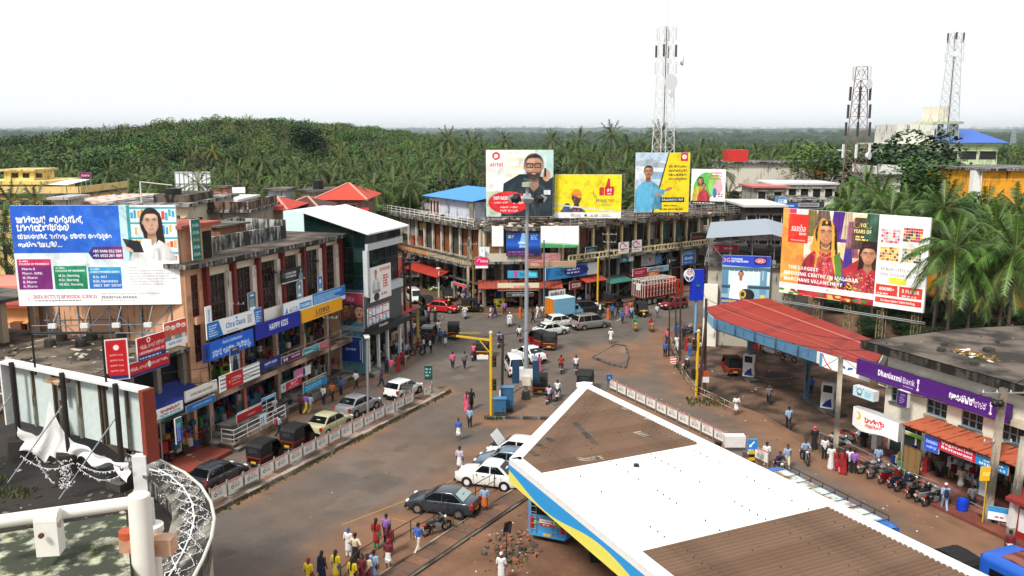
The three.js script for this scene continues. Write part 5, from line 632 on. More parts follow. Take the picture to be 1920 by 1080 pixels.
for(let k=0;k<5;k++){const x=lerp(-w/2+1.6,w/2-0.9,k/4);for(const z of[-0.4,-2.2]){mb().cyl([x,0,z],[x,y0+h*0.9,z],0.055).bd('pole',pipe,g);mb().cyl([x,0,z],[x,0.5,z],0.4,0.36,12).bd('concrete_foot',M.concD,g);}const s=mb();s.cyl([x,0.6,-0.4],[x,2.2,-2.2],0.035).cyl([x,2.2,-0.4],[x,0.6,-2.2],0.035).cyl([x,y0,-2.2],[x,y0+h*0.8,-0.4],0.035);if(k<4){const e=lerp(-w/2+1.6,w/2-0.9,(k+1)/4);s.cyl([x,k%2?0.6:2.8,-0.4],[e,k%2?2.8:0.6,-0.4],0.04);}s.bd('brace',pipe,g);if(k<4){mb().cyl([x+1,y0-0.1,0],[x+1,y0-1.1,1.0],0.03).bd('lamp_arm',M.steel,g);mb().box(x+1,y0-1.2,1.1,0.5,0.3,0.25).bd('flood_lamp',M.white,g);}}
const s=mb();for(const[y,z]of[[1.5,-0.4],[2.9,-0.4],[1.5,-2.2],[0.9,-0.4]])s.cyl([-w/2+0.5,y,z],[w/2+0.6,y,z],0.04);s.bd('ledger',pipe,g);
}
// ---------- right side: bank and restaurant row ----------
const fB=frame(25.2,-57.6,31.6,-42.9);
{
const b=inF(fB,'bank_building','cream two storey bank and restaurant building under a broad black edged roof','building');
const wall=mt([0.82,0.77,0.66],0.9,{map:TX.fine});
mb().bx(1.2,1.5,3.2,7.5,-12,-0.3).bx(1.2,19,2.95,4.2,-0.3,0).bx(1.2,19,5.25,7.5,-0.3,0).bx(0.6,19,0,7.5,-14,-13.7).bd('wall',wall,b);
const wins=[[1.7,2.9],[4.55,6.1],[7.15,8.65],[9.9,11.3],[12.6,14],[15.4,16.8]];let px=1.2;
for(const[a,e]of wins){mb().bx(px,a,4.2,5.25,-0.3,0).bd('wall',wall,b);px=e;
const w=new THREE.Group();w.name='window';b.add(w);const f=mb(),n=3,bl=mt([0.2,0.26,0.3],0.6);for(let k=0;k<=n;k++)f.bx(lerp(a,e,k/n)-0.05,lerp(a,e,k/n)+0.05,4.2,5.25,-0.22,-0.08);for(const y of[4.23,4.72,5.22])f.bx(a,e,y-0.04,y+0.04,-0.215,-0.075);f.bd('frame',bl,w);mb().bx(a-0.08,e+0.08,4.08,4.2,-0.1,0.14).bd('sill',M.conc,w);
for(let k=0;k<n;k++)for(const y of[4.27,4.76])mb().bx(lerp(a,e,k/n)+0.05,lerp(a,e,(k+1)/n)-0.05,y,y+0.42,-0.17,-0.15).bd('pane',pick([M.winA,M.winB,M.winA]),w);}
mb().bx(px,19,4.2,5.25,-0.3,0).bd('wall',wall,b);
mb().bx(1.2,19,4.98+0.42,5.75,0.02,0.55).bd('sill_slab',pls([0.62,0.56,0.46]),b);
// broad roof slab with rounded black fascia
const R0=[[-0.35,1.0],[19.5,1.0],[19.5,-24],[3,-24],[-0.3,-9]];const r=mb().prism(R0,7.5,8.05,false);r.bd('roof_fascia',mld([0.12,0.11,0.09]),b);mb().poly([[-0.2,0.85],[19.4,0.85],[19.4,-23.9],[3.1,-23.9],[-0.15,-9]],8.056).bd('roof_surface',M.roofD,b);
mb().bx(1.5,18.9,2.8,2.95,-13.5,-0.05).bd('floor_slab',M.conc,b);mb().bx(1.5,18.9,0,7.4,-6.2,-6).bd('inner_wall',M.inside,b);
// street level: columns, interiors, steps
mb().bx(-0.6,19,0,0.4,-6,2.6).bd('plinth',grm([0.36,0.16,0.12]),b);mb().bx(4.8,19,0,0.2,2.6,3.6).bd('step',mt([0.36,0.12,0.08],0.85,{map:TX.dirt}),b);
for(const x of[0.55,4.6,9.0,13.2,17.2])mb().bx(x,x+0.45,0.4,2.95,-0.2,0.25).bd('column',M.white,b);
mb().bx(1.1,4.4,0.4,2.9,-0.9,-0.85).bd('shop_glass',mt([0.05,0.08,0.07],0.15),b);for(const x of[1.1,2.2,3.3,4.4])mb().bx(x-0.04,x+0.04,0.4,2.9,-0.86,-0.78).bd('mullion',M.white,b);
for(const[a,e]of[[5.2,8.9],[9.6,13.1],[13.8,17.1]]){mb().bx(a,e,0.4,2.8,-3.4,-3.3).bd('shop_wall',mt([0.1,0.07,0.05],0.8),b);mb().bx(a+0.4,e-1.2,0.4,1.4,-1.6,-1.1).bd('counter',pick([mt([0.35,0.2,0.1],0.6),M.white]),b);gds(b,a+0.2,e-0.2,0.42,2.3,-3,-0.4,40,['#c62828','#e0b02a','#2b7a3f','#ddd8cc','#d8662a','#5a3a26'],0.45);}
gds(b,3.4,5,0.42,1.9,0.3,1.4,26,['#3c8a2e','#c9b82a','#d23a2a','#8fae3a','#1d4fb0','#efe8d0'],0.4);
// air conditioners peeping over the name board
for(const x of[3.6,8.0]){const a=new THREE.Group();a.name='air_conditioner';b.add(a);mb().bx(x,x+0.95,5.9,6.6,0.02,0.4).bd('case',M.white,a);mb().bx(x+0.1,x+0.6,5.98,6.5,0.4,0.42).bd('grille',M.dark,a);}
// things left on the roof
const t=mb();for(let k=0;k<190;k++){const near=k<70,x=near?5.6+rr(-1.2,1.6):rr(0.4,18),z=near?-2.6+rr(-0.6,0.6):rr(-20,0.6),q=rr(0.05,near?0.3:0.2),s=C(pick(near?['#e8e4dc','#b8863a','#6a5a30','#3f5a22','#d8d8d0','#9a6a3a']:['#6d5c49','#3a3128','#9a8f80','#2a241e']));t.color(s.r,s.g,s.b).at(mat4(x,8.06,z,rr(0,3),0,near?rr(-0.3,0.3):0)).bx(-q,q,-0.01,q*rr(0.1,0.6),-q*0.4,q*0.4);}tag(t.bd('roof_litter',goodsMat,b),null,null,null,'stuff');
for(const[x,z,q]of[[4,-1.6,0.3],[3,-3,0.25],[5.3,-4.4,0.4],[8.6,-4.6,0.45],[12,-6.5,0.4],[7.2,-0.6,0.3]])mb().cyl([x,8.05,z],[x,8.3,z],q,q*0.9,12).bd('concrete_stub',M.concD,b);
{const g=mb();for(let k=0;k<900;k++){const a=rr(0,6.28),q=Math.sqrt(rnd())*1.0,x=10.4+Math.cos(a)*q,z=-9+Math.sin(a)*q*0.7,h=(1-q)*0.9+0.15,d=rr(0,6.28),c=rr(0.6,1.2);g.color(0.3*c,0.27*c,0.05*c).tri(g.vert(x,8.05,z,0,1,0,0,0),g.vert(x+0.05*Math.cos(d),8.05,z+0.05*Math.sin(d),0,1,0,1,0),g.vert(x+rr(-0.2,0.2),8.05+h,z+rr(-0.2,0.2),0,1,0,0,1));}tag(g.bd('roof_grass',goodsMat,b),null,null,null,'stuff');}
}
sign(fB,[1607,672],[1890,795],0.75,'long purple bank name board with white lettering in two scripts',(x,w,h)=>{R(x,'#4a1272',0,0,w,h);R(x,'#7a4a98',0,h*0.86,w,h*0.015);T(x,'Dhanlaxmi',w*0.25,h*0.45,h*0.5,'#fff',{w:w*0.175});T(x,'Bank',w*0.385,h*0.46,h*0.5,'#efe6f4',{w:w*0.085,r:1});lns(x,'#d8c0e8',w*0.35,h*0.76,w*0.08,1,1,h*0.05);ML(x,'ധനലക്ഷ്മി',w*0.725,h*0.46,h*0.42,'#fff',{w:w*0.145,lw:2.4});ML(x,'ബാങ്ക്',w*0.84,h*0.5,h*0.42,'#efe6f4',{w:w*0.07,lw:1.4});for(const a of[0.45,0.9]){EL(x,'#f4ecf8',w*a,h*0.2,w*0.008,h*0.08);R(x,'#f4ecf8',w*a-w*0.003,h*0.2,w*0.006,h*0.55);R(x,'#f4ecf8',w*a-w*0.009,h*0.3,w*0.018,h*0.06);EL(x,'#f4ecf8',w*a,h*0.76,w*0.009,h*0.07);}},{t:0.3,res:70,frame:mt([0.07,0.012,0.14],0.5)});
sign(fB,[1600,722],[1637,754],1.6,'pale blue square sign with a bearded line drawn face',(x,w,h)=>{R(x,'#bfdbe6',0,0,w,h);x.strokeStyle='#223';x.lineWidth=w*0.025;x.beginPath();x.ellipse(w*0.32,h*0.4,w*0.13,h*0.26,0,0,7);x.stroke();x.beginPath();x.arc(w*0.32,h*0.3,w*0.2,3.4,6);x.stroke();for(let k=0;k<5;k++){x.beginPath();x.moveTo(w*(0.22+k*0.05),h*0.6);x.lineTo(w*(0.25+k*0.035),h*0.85);x.stroke();}lns(x,'#5a9ab8',w*0.58,h*0.25,w*0.36,6,h*0.1,h*0.05);},{res:60,t:0.5});
{const p=fB.L(1600,765,1.7),q=fB.L(1686,790,1.7),w=q[0]-p[0],g=thg('shop_sign','white bulging shop sign with red local script and a yellow moon','sign',fB.W((p[0]+q[0])/2,2.2,1.7),fB.r),rg=region(420,190,(x,W,H)=>{R(x,'#f6f4f0',0,0,W,H);EL(x,'#e8c83a',W*0.15,H*0.36,W*0.08,H*0.2);EL(x,'#f6f4f0',W*0.12,H*0.36,W*0.05,H*0.15);ML(x,'പൂർണിമ',W*0.54,H*0.42,H*0.26,'#d4202c',{w:W*0.42,lw:2.6});ML(x,'ജ്വല്ലറി',W*0.52,H*0.68,H*0.2,'#d4202c',{w:W*0.34,lw:2.4});});
const y0=(t)=>0.05-0.12*Math.sin(t*Math.PI*2),y1=(t)=>1.35+0.1*Math.sin(t*Math.PI),m=mb(),f=mb();for(let k=0;k<14;k++){const a=k/14,e=(k+1)/14,xa=(a-0.5)*w,xe=(e-0.5)*w,za=0.3*Math.sin(a*Math.PI),ze=0.3*Math.sin(e*Math.PI),[[u0,v0],,[u1,v1]]=rg.uv,ua=lerp(u0,u1,a),ue=lerp(u0,u1,e);m.quad([xa,y0(a),za],[xe,y0(e),ze],[xe,y1(e),ze],[xa,y1(a),za],[[ua,v0],[ue,v0],[ue,v1],[ua,v1]]);f.quad([xa,y1(a),za],[xe,y1(e),ze],[xe,y1(e),-0.4],[xa,y1(a),-0.4]).quad([xa,y0(a),-0.4],[xe,y0(e),-0.4],[xe,y0(e),ze],[xa,y0(a),za]);}f.quad([w/2,y0(1),0],[w/2,y0(1),-0.4],[w/2,y1(1),-0.4],[w/2,y1(1),0]).quad([-w/2,y0(0),-0.4],[-w/2,y0(0),0],[-w/2,y1(0),0],[-w/2,y1(0),-0.4]);m.bd('printed_face',rg.mat,g);f.bd('case',mt([0.5,0.5,0.5],0.5),g);}
sign(fB,[1688,804],[1735,828],1.3,'lime green shop board with a red oval badge',(x,w,h)=>{R(x,'#86cc1c',0,0,w,h);EL(x,'#f4e8d8',w*0.28,h*0.4,w*0.16,h*0.26);EL(x,'#d02030',w*0.28,h*0.4,w*0.13,h*0.18);T(x,'480',w*0.28,h*0.4,h*0.2,'#fff',{w:w*0.18});},{res:60});
sign(fB,[1716,795],[1746,806],0.5,'torn white cloth banner above the lime board',(x,w,h)=>{R(x,'#e8e2da',0,0,w,h);EL(x,'#446',w*0.5,h*0.5,w*0.14,h*0.3);EL(x,'#8a5030',w*0.68,h*0.5,w*0.1,h*0.25);},{t:0.04,cat:'banner'});
sign(fB,[1734,815],[1759,852],2.3,'square blue restaurant name panel with white script',(x,w,h)=>{R(x,'#1f4fd0',0,0,w,h);T(x,'Govinda\u2019s',w*0.5,h*0.34,h*0.34,'#dfe8ff',{i:1,w:w*0.8,f:'serif'});ML(x,'ഗോവിന്ദാസ്',w*0.5,h*0.72,h*0.24,'#dfe8ff',{w:w*0.7});},{res:70});
sign(fB,[1760,820],[1829,869],2.3,'crimson board reading vegetarian restaurant in white',(x,w,h)=>{R(x,'#c41c3c',0,0,w,h);T(x,'Vegetarian',w*0.5,h*0.33,h*0.34,'#fff',{w:w*0.84});T(x,'Restaurant',w*0.5,h*0.7,h*0.34,'#fff',{w:w*0.84});R(x,'#f0c0c8',w*0.72,h*0.93,w*0.2,h*0.03);},{res:70});
sign(fB,[1830,852],[1889,892],2.3,'light blue medical shop board behind the power poles',(x,w,h)=>{R(x,'#1f86cc',0,0,w,h);R(x,'#1a6aa8',0,0,w,h*0.04);T(x,'GOVINDA',w*0.55,h*0.33,h*0.26,'#fff',{w:w*0.62});T(x,'MEDICALS',w*0.52,h*0.7,h*0.36,'#fff',{w:w*0.84});},{res:70});
sign(fB,[1683,730],[1700,765],1.1,'small upright purple bank sign projecting from the wall',(x,w,h)=>{R(x,'#3a1060',0,0,w,h);R(x,'#8a6aa8',w*0.3,h*0.2,w*0.5,h*0.1);lns(x,'#b8a0cc',w*0.25,h*0.4,w*0.55,4,h*0.12,h*0.05);},{res:60,t:0.25});
sign(fB,[1647,716],[1664,727],0.6,'small yellow and black plate on the bank wall',(x,w,h)=>{R(x,'#ded8c0',0,0,w,h);R(x,'#2a2414',w*0.1,h*0.15,w*0.8,h*0.5);lns(x,'#d8b83a',w*0.2,h*0.25,w*0.6,2,h*0.18,h*0.1);},{res:60});
awning(fB,5,19,3.98,4.16,0.3,2.55,'orange brown tiled awning over the restaurant boards',mt([0.5,0.15,0.07],0.8,{map:TX.stain}));
{const g=inF(fB,'hanging_sacking','brown sackcloth curtain hanging under the restaurant name panel','curtain'),r=[];for(let j=0;j<=5;j++){r.push([]);for(let k=0;k<=12;k++)r[j].push([lerp(4.9,6.3,k/12)+0.05*j*Math.sin(k),lerp(2.5,0.9,j/5),2.2+0.09*Math.sin(k*1.4)*(0.3+j/5)]);}mb().grid(r).bd('cloth',mt([0.3,0.19,0.08],0.95,{map:TX.weave,side:THREE.DoubleSide}),g);mb().bx(4.9,6.3,2.48,2.54,2.15,2.21).bd('rod',M.rust,g);}
{const g=inF(fB,'street_kiosk','bright red kiosk at the right end of the restaurant row','kiosk');mb().bx(13.3,17,0.2,2.6,1.2,3.0).bd('body',mt([0.4,0.02,0.015],0.6,{map:TX.fine}),g);mb().quad([13.1,2.5,3.6],[17.2,2.5,3.6],[17.2,3.1,1.0],[13.1,3.1,1.0]).bx(13.1,17.2,2.3,2.5,3.55,3.62).bd('awning',mt([0.28,0.04,0.035],0.7),g);mb().bx(13.6,14.1,0.6,1.9,3.0,3.04).bd('poster',M.white,g);}
// ---------- filling station with red roof ----------
const hpB=mt([0.13,0.27,0.42],0.6,{map:TX.stain});
{
const g=thg('fuel_canopy','filling station canopy with red ribbed roof and blue fascia','canopy');
const y=5.4,P=[[18.2,-79.2],[18.0,-74.3],[25.3,-57.6],[28.9,-64],[25.4,-83.5]];
// gabled roof of ribbed sheets: ridge runs parallel to the long edge
const A=P[1],B=P[2],Cc=P[3],D=P[4],E=P[0];
const f=(s,t)=>{const q=s<0.2,fx=q?lerp(E[0],A[0],s/0.2):lerp(A[0],B[0],s*1.25-0.25),fz=q?lerp(E[1],A[1],s/0.2):lerp(A[1],B[1],s*1.25-0.25),bx=lerp(D[0],Cc[0],s),bz=lerp(D[1],Cc[1],s);return[lerp(fx,bx,t),y+0.6+0.25*(1-Math.abs(t-0.6)/0.6),lerp(fz,bz,t)];};
const sheets_=22,m=mt([0.38,0.05,0.032],0.6,{map:TX.fine});for(let k=0;k<sheets_;k++)for(const[t0,t1]of[[0,0.6],[0.6,1]]){const r=mb(),n=8;for(let q=0;q<n;q++){const s0=(k+q/n)/sheets_,s1=(k+(q+1)/n)/sheets_,u=(v,i)=>{v=[...v];v[1]+=(i%2?0.05:0)+0.004*(k%2);return v;};r.quad(u(f(s0,t0),q),u(f(s1,t0),q+1),u(f(s1,t1),q+1),u(f(s0,t1),q));}r.bd('roof_sheet',k%7===3?mt([0.31,0.045,0.032],0.65,{map:TX.fine}):m,g);}
{const r=mb();const a=f(0,0.6),e=f(1,0.6);r.cyl([a[0],a[1]+0.05,a[2]],[e[0],e[1]+0.05,e[2]],0.09,0.09,8);for(const t of[0.12,0.3]){const a=f(0.02,t),e=f(1,t*0.6);r.bar([a[0],a[1]+0.09,a[2]],[e[0],e[1]+0.09,e[2]],0.05);}r.bd('ridge_cap',mt([0.5,0.17,0.13],0.5),g);}
const wallS=(a,b,mat,name,y0=y-0.3,y1=y+0.6)=>{const d=[b[0]-a[0],b[1]-a[1]],l=Math.hypot(...d),n=[-d[1]/l*0.09,d[0]/l*0.09],n2=Math.max(1,Math.round(l/2.4));for(let k=0;k<n2;k++){const p=[lerp(a[0],b[0],k/n2),lerp(a[1],b[1],k/n2)],q=[lerp(a[0],b[0],(k+0.995)/n2),lerp(a[1],b[1],(k+0.995)/n2)];mb().prism([p,q,[q[0]+n[0],q[1]+n[1]],[p[0]+n[0],p[1]+n[1]]],y0,y1).bd(name,mat,g);}};
const mid=[lerp(A[0],B[0],0.7),lerp(A[1],B[1],0.7)];wallS(A,mid,hpB,'fascia_panel');wallS(E,A,mt([0.3,0.5,0.6],0.6),'fascia_panel');wallS(mid,B,M.white,'fascia_panel');wallS(B,Cc,M.white,'fascia_panel');wallS(D,E,mt([0.08,0.09,0.1],0.7),'fascia_panel');
mb().poly([E,A,B,Cc,D].map((q)=>[lerp(22.5,q[0],0.98),lerp(-71,q[1],0.98)]),y-0.42,false).bd('soffit',mt([0.22,0.21,0.2],0.9),g);
for(const[x,z]of[[21.9,-76],[24.8,-69.2],[26.1,-65.7],[22.6,-79]]){mb().bx(x-0.17,x+0.17,0.2,y-0.42,z-0.17,z+0.17).bd('column',mt([0.13,0.22,0.3],0.6,{map:TX.stain}),g);}
}
for(const[cx,cz,L,l]of[[21.8,-76,3.0,'fuel island with one pump under the middle of the red canopy'],[25.5,-67.6,5.6,'fuel island with a white and blue pump near the bank end']]){
const g=thg('fuel_island',l,'fuel island',[cx,0,cz],-1.38);mb().bx(-L/2,L/2,0,0.22,-0.6,0.6).bd('kerb',M.concD,g);
const x=0,pmp=new THREE.Group();pmp.name='fuel_pump';pmp.position.x=L>4?0.9:0;pmp.rotation.y=0.8;g.add(pmp);mb().bx(x-0.5,x+0.5,0.22,2.3,-0.25,0.25).bd('case',M.white,pmp);for(const s of[-1,1]){mb().bx(x-0.36,x+0.36,1.55,2.15,0.255*s-0.01,0.255*s+0.01).bd('display',M.black,pmp);mb().quad([x-0.4,0.35,0.27*s],[x+0.4*1,0.35,0.27*s],[x+0.3,1.1,0.27*s],[x-0.1,0.8,0.27*s]).bd('blue_emblem',mt([0.02,0.05,0.3],0.5),pmp);mb().cyl([x+0.5*s,1.6,0],[x+0.62*s,0.7,0.1],0.03).bd('hose',M.black,pmp);}
}
{ // price tower of the station
const g=thg('price_tower','tall blue filling station sign on a pale blue post','sign',G(1303,632),0.35);mb().cyl([0,0,0],[0,5,0],0.16).bd('post',mt([0.25,0.42,0.56],0.5),g);
const rg=region(120,230,(x,w,h)=>{R(x,'#1238d8',0,0,w,h);EL(x,'#1f9a60',w*0.52,h*0.5,w*0.18,h*0.05);R(x,'#0e2a60',w*0.3,h*0.45,w*0.45,h*0.02);R(x,'#0e2a60',w*0.3,h*0.58,w*0.45,h*0.03);});
mb().bx(-0.75,0.75,4.2,7.6,-0.25,0.25).bd('box',mt([0.01,0.04,0.45],0.4),g);mb().quad([-0.74,4.22,0.255],[0.74,4.22,0.255],[0.74,7.58,0.255],[-0.74,7.58,0.255],rg.uv).bd('printed_face',rg.mat,g);
const r2=region(110,130,(x,w,h)=>{R(x,'#f2f4f6',0,0,w,h);x.strokeStyle='#c8202c';x.lineWidth=w*0.06;x.beginPath();x.arc(w*0.5,h*0.28,w*0.22,0,7);x.stroke();T(x,'HP',w*0.5,h*0.28,h*0.2,'#c8202c');PG(x,'#1f3f9c',[w*0.1,h*0.55],[w*0.45,h*0.7],[w*0.48,h*0.98],[w*0.12,h*0.72]);PG(x,'#1f3f9c',[w*0.9,h*0.55],[w*0.55,h*0.7],[w*0.52,h*0.98],[w*0.88,h*0.72]);});
const d=mb(),n=20,[[u0,v0],,[u1,v1]]=r2.uv,k0=d.vert(-1.15,7.1,0.3,0,0,1,(u0+u1)/2,(v0+v1)/2),ks=[];for(let k=0;k<n;k++){const a=k/n*6.2832,c=Math.cos(a),s=Math.sin(a);ks.push(d.vert(-1.15+c*0.62,7.1+s*0.75,0.3,0,0,1,lerp(u0,u1,0.5+c/2),lerp(v0,v1,0.5+s/2)));}for(let k=0;k<n;k++)d.tri(k0,ks[k],ks[(k+1)%n]);d.bd('emblem_face',r2.mat,g);mb().at(mat4(-1.15,7.1,0.15,0,Math.PI/2,0)).cyl([0,-0.14,0],[0,0.14,0],0.6,0.6,18).bd('emblem_drum',M.white,g);
}
{const p=[G(1525,676,5.4),G(1600,700,5.4)],a=new V3(lerp(18,25.3,0.72),0,lerp(-74.3,-57.6,0.72)),b=new V3(lerp(18,25.3,0.99),0,lerp(-74.3,-57.6,0.99)),f=frame(a.x,a.z,b.x,b.z);signAt(f,0,f.len,4.98,6.0,0.16,'white station fascia end with a red arc and blue open book emblem',(x,w,h)=>{R(x,'#f4f6f6',0,0,w,h);R(x,'#4f8fb8',0,0,w*0.06,h);x.strokeStyle='#d83a30';x.lineWidth=w*0.02;x.beginPath();x.moveTo(w*0.06,0);x.quadraticCurveTo(w*0.1,h*0.6,w*0.26,h);x.stroke();PG(x,'#1f4f8c',[w*0.42,h*0.35],[w*0.52,h*0.45],[w*0.53,h*0.66],[w*0.44,h*0.5]);PG(x,'#1f4f8c',[w*0.68,h*0.35],[w*0.58,h*0.45],[w*0.57,h*0.66],[w*0.66,h*0.5]);},{t:0.05});}
// ---------- tyre dealer house with grey sheet canopy ----------
const fT=frame(21.8,-88.5,27.6,-87);
{
const b=inF(fT,'shop_building','dark stained house behind the tyre poster with a grey sheet canopy on posts','building');mb().bx(-1.2,9,0,8.6,-17,-0.3).bd('wall',pls([0.46,0.43,0.38]),b);mb().bx(-1.6,9.3,8.6,8.95,-17.3,0.2).bd('roof_slab',M.mouldy,b);mb().bx(-1.5,9.2,8.952,8.97,-17.2,0.1).bd('roof_surface',M.concD,b);
mb().bx(-1.5,-0.1,0,6.6,-0.28,0.5).bd('white_pier',pls([0.82,0.8,0.74]),b);
const q=[[G(1328,432,11.5)],[G(1398,417,12)],[G(1470,416,12)],[G(1470,466,10.2)],[G(1388,435,11)]].map(([v])=>{const dx=v.x-fT.a[0],dz=v.z-fT.a[1],c=Math.cos(fT.r),s=Math.sin(fT.r);return[c*dx-s*dz,v.y,s*dx+c*dz];});
const x0=-1.5,x1=10.5;const rs=mb();const grey=mt([0.36,0.41,0.47],0.4,{metalness:0.3,side:THREE.DoubleSide});const rid=5;for(let k=0;k<26;k++){const a=lerp(-16,1.2,k/26),e=lerp(-16,1.2,(k+1)/26),h=(k%2)*0.05,h2=((k+1)%2)*0.05;mb();rs.quad([x0,11.6+h,a],[x0,11.6+h2,e],[rid,12.2+h2,e],[rid,12.2+h,a]).quad([rid,12.2+h,a],[rid,12.2+h2,e],[x1,10.7+h2,e],[x1,10.7+h,a]);}rs.bd('canopy_roof',grey,b);
for(const x of[-1.2,1,3.2,5.4,7.6,9.4])for(const z of[-0.4,-7,-14]){mb().cyl([x,8.97,z],[x,x<5?lerp(11.6,12.1,(x+1.5)/6.5):lerp(12.2,10.8,(x-5)/5.5),z],0.05).bd('canopy_post',M.steel,b);mb().bx(x-0.2,x+0.2,8.97,9.3,z-0.2,z+0.2).bd('post_foot',M.conc,b);}
mb().cyl([-1.4,11.5,1],[0.6,9,-0.3],0.06).bd('stay',M.steel,b);
}
sign(fT,[1355,478],[1441,572],0.35,'blue and white tyre dealer billboard with a moustached man in white beside a tyre',(x,w,h)=>{R(x,'#8fb4c8',0,0,w,h);R(x,'#d4e6ee',0,h*0.3,w,h*0.3);R(x,'#4a6a7c',0,h*0.24,w,h*0.08);R(x,'#5a88a4',0,h*0.3,w*0.14,h*0.5);R(x,'#6a98b4',w*0.8,h*0.3,w*0.14,h*0.5);R(x,'#2f4c60',0,h*0.62,w,h*0.06);for(let k=0;k<8;k++)R(x,'#eef6fa',w*(0.15+k*0.1),h*0.3,w*0.012,h*0.2);PG(x,'#1d45c0',[0,0],[w,0],[w,h*0.22],[w*0.7,h*0.24],[0,h*0.2]);T(x,'3G',w*0.09,h*0.1,h*0.12,'#f4a020');T(x,'Technology',w*0.3,h*0.07,h*0.05,'#fff',{w:w*0.24});T(x,'FIRST TIME IN INDIA',w*0.36,h*0.125,h*0.05,'#fff',{w:w*0.36});R(x,'#14207c',w*0.66,h*0.02,w*0.26,h*0.16);EL(x,'#c8182c',w*0.79,h*0.095,w*0.115,h*0.055);EL(x,'#fff',w*0.79,h*0.095,w*0.1,h*0.045);EL(x,'#c8182c',w*0.79,h*0.095,w*0.092,h*0.038);T(x,'MCR',w*0.79,h*0.097,h*0.055,'#fff',{w:w*0.12});PG(x,'#f8fafa',[w*0.16,h*0.95],[w*0.2,h*0.5],[w*0.32,h*0.42],[w*0.5,h*0.46],[w*0.5,h*0.8],[w*0.36,h*0.95]);ptr(x,w*0.4,h*0.46,h*0.15,{skin:'#c08a68',tash:1,shirt:'#f8fafa'});PG(x,'#f8fafa',[w*0.2,h*0.9],[w*0.24,h*0.52],[w*0.55,h*0.56],[w*0.5,h*0.9]);EL(x,'#16181a',w*0.56,h*0.82,w*0.14,h*0.13);EL(x,'#23262a',w*0.5,h*0.81,w*0.12,h*0.125);EL(x,'#c8a84a',w*0.45,h*0.8,w*0.075,h*0.09);EL(x,'#30302c',w*0.45,h*0.8,w*0.04,h*0.05);PG(x,'#1a3a9c',[0,h*0.88],[w*0.46,h*0.92],[w*0.46,h],[0,h]);T(x,'ANASWARA',w*0.17,h*0.955,h*0.075,'#f4d820',{w:w*0.32});R(x,'#e8d820',w*0.83,h*0.8,w*0.07,h*0.07);R(x,'#d03050',w*0.8,h*0.9,w*0.12,h*0.06);},{name:'billboard',cat:'billboard',res:60});
sign(fT,[1336,458],[1385,473],-3,'long red board with white script on the roof behind the tyre poster',(x,w,h)=>{R(x,'#b81830',0,0,w,h);ML(x,'പലസ അലന',w*0.6,h*0.5,h*0.34,'#fff',{w:w*0.34});lns(x,'#f4c0c8',w*0.08,h*0.3,w*0.2,3,h*0.2,h*0.1);},{res:40});
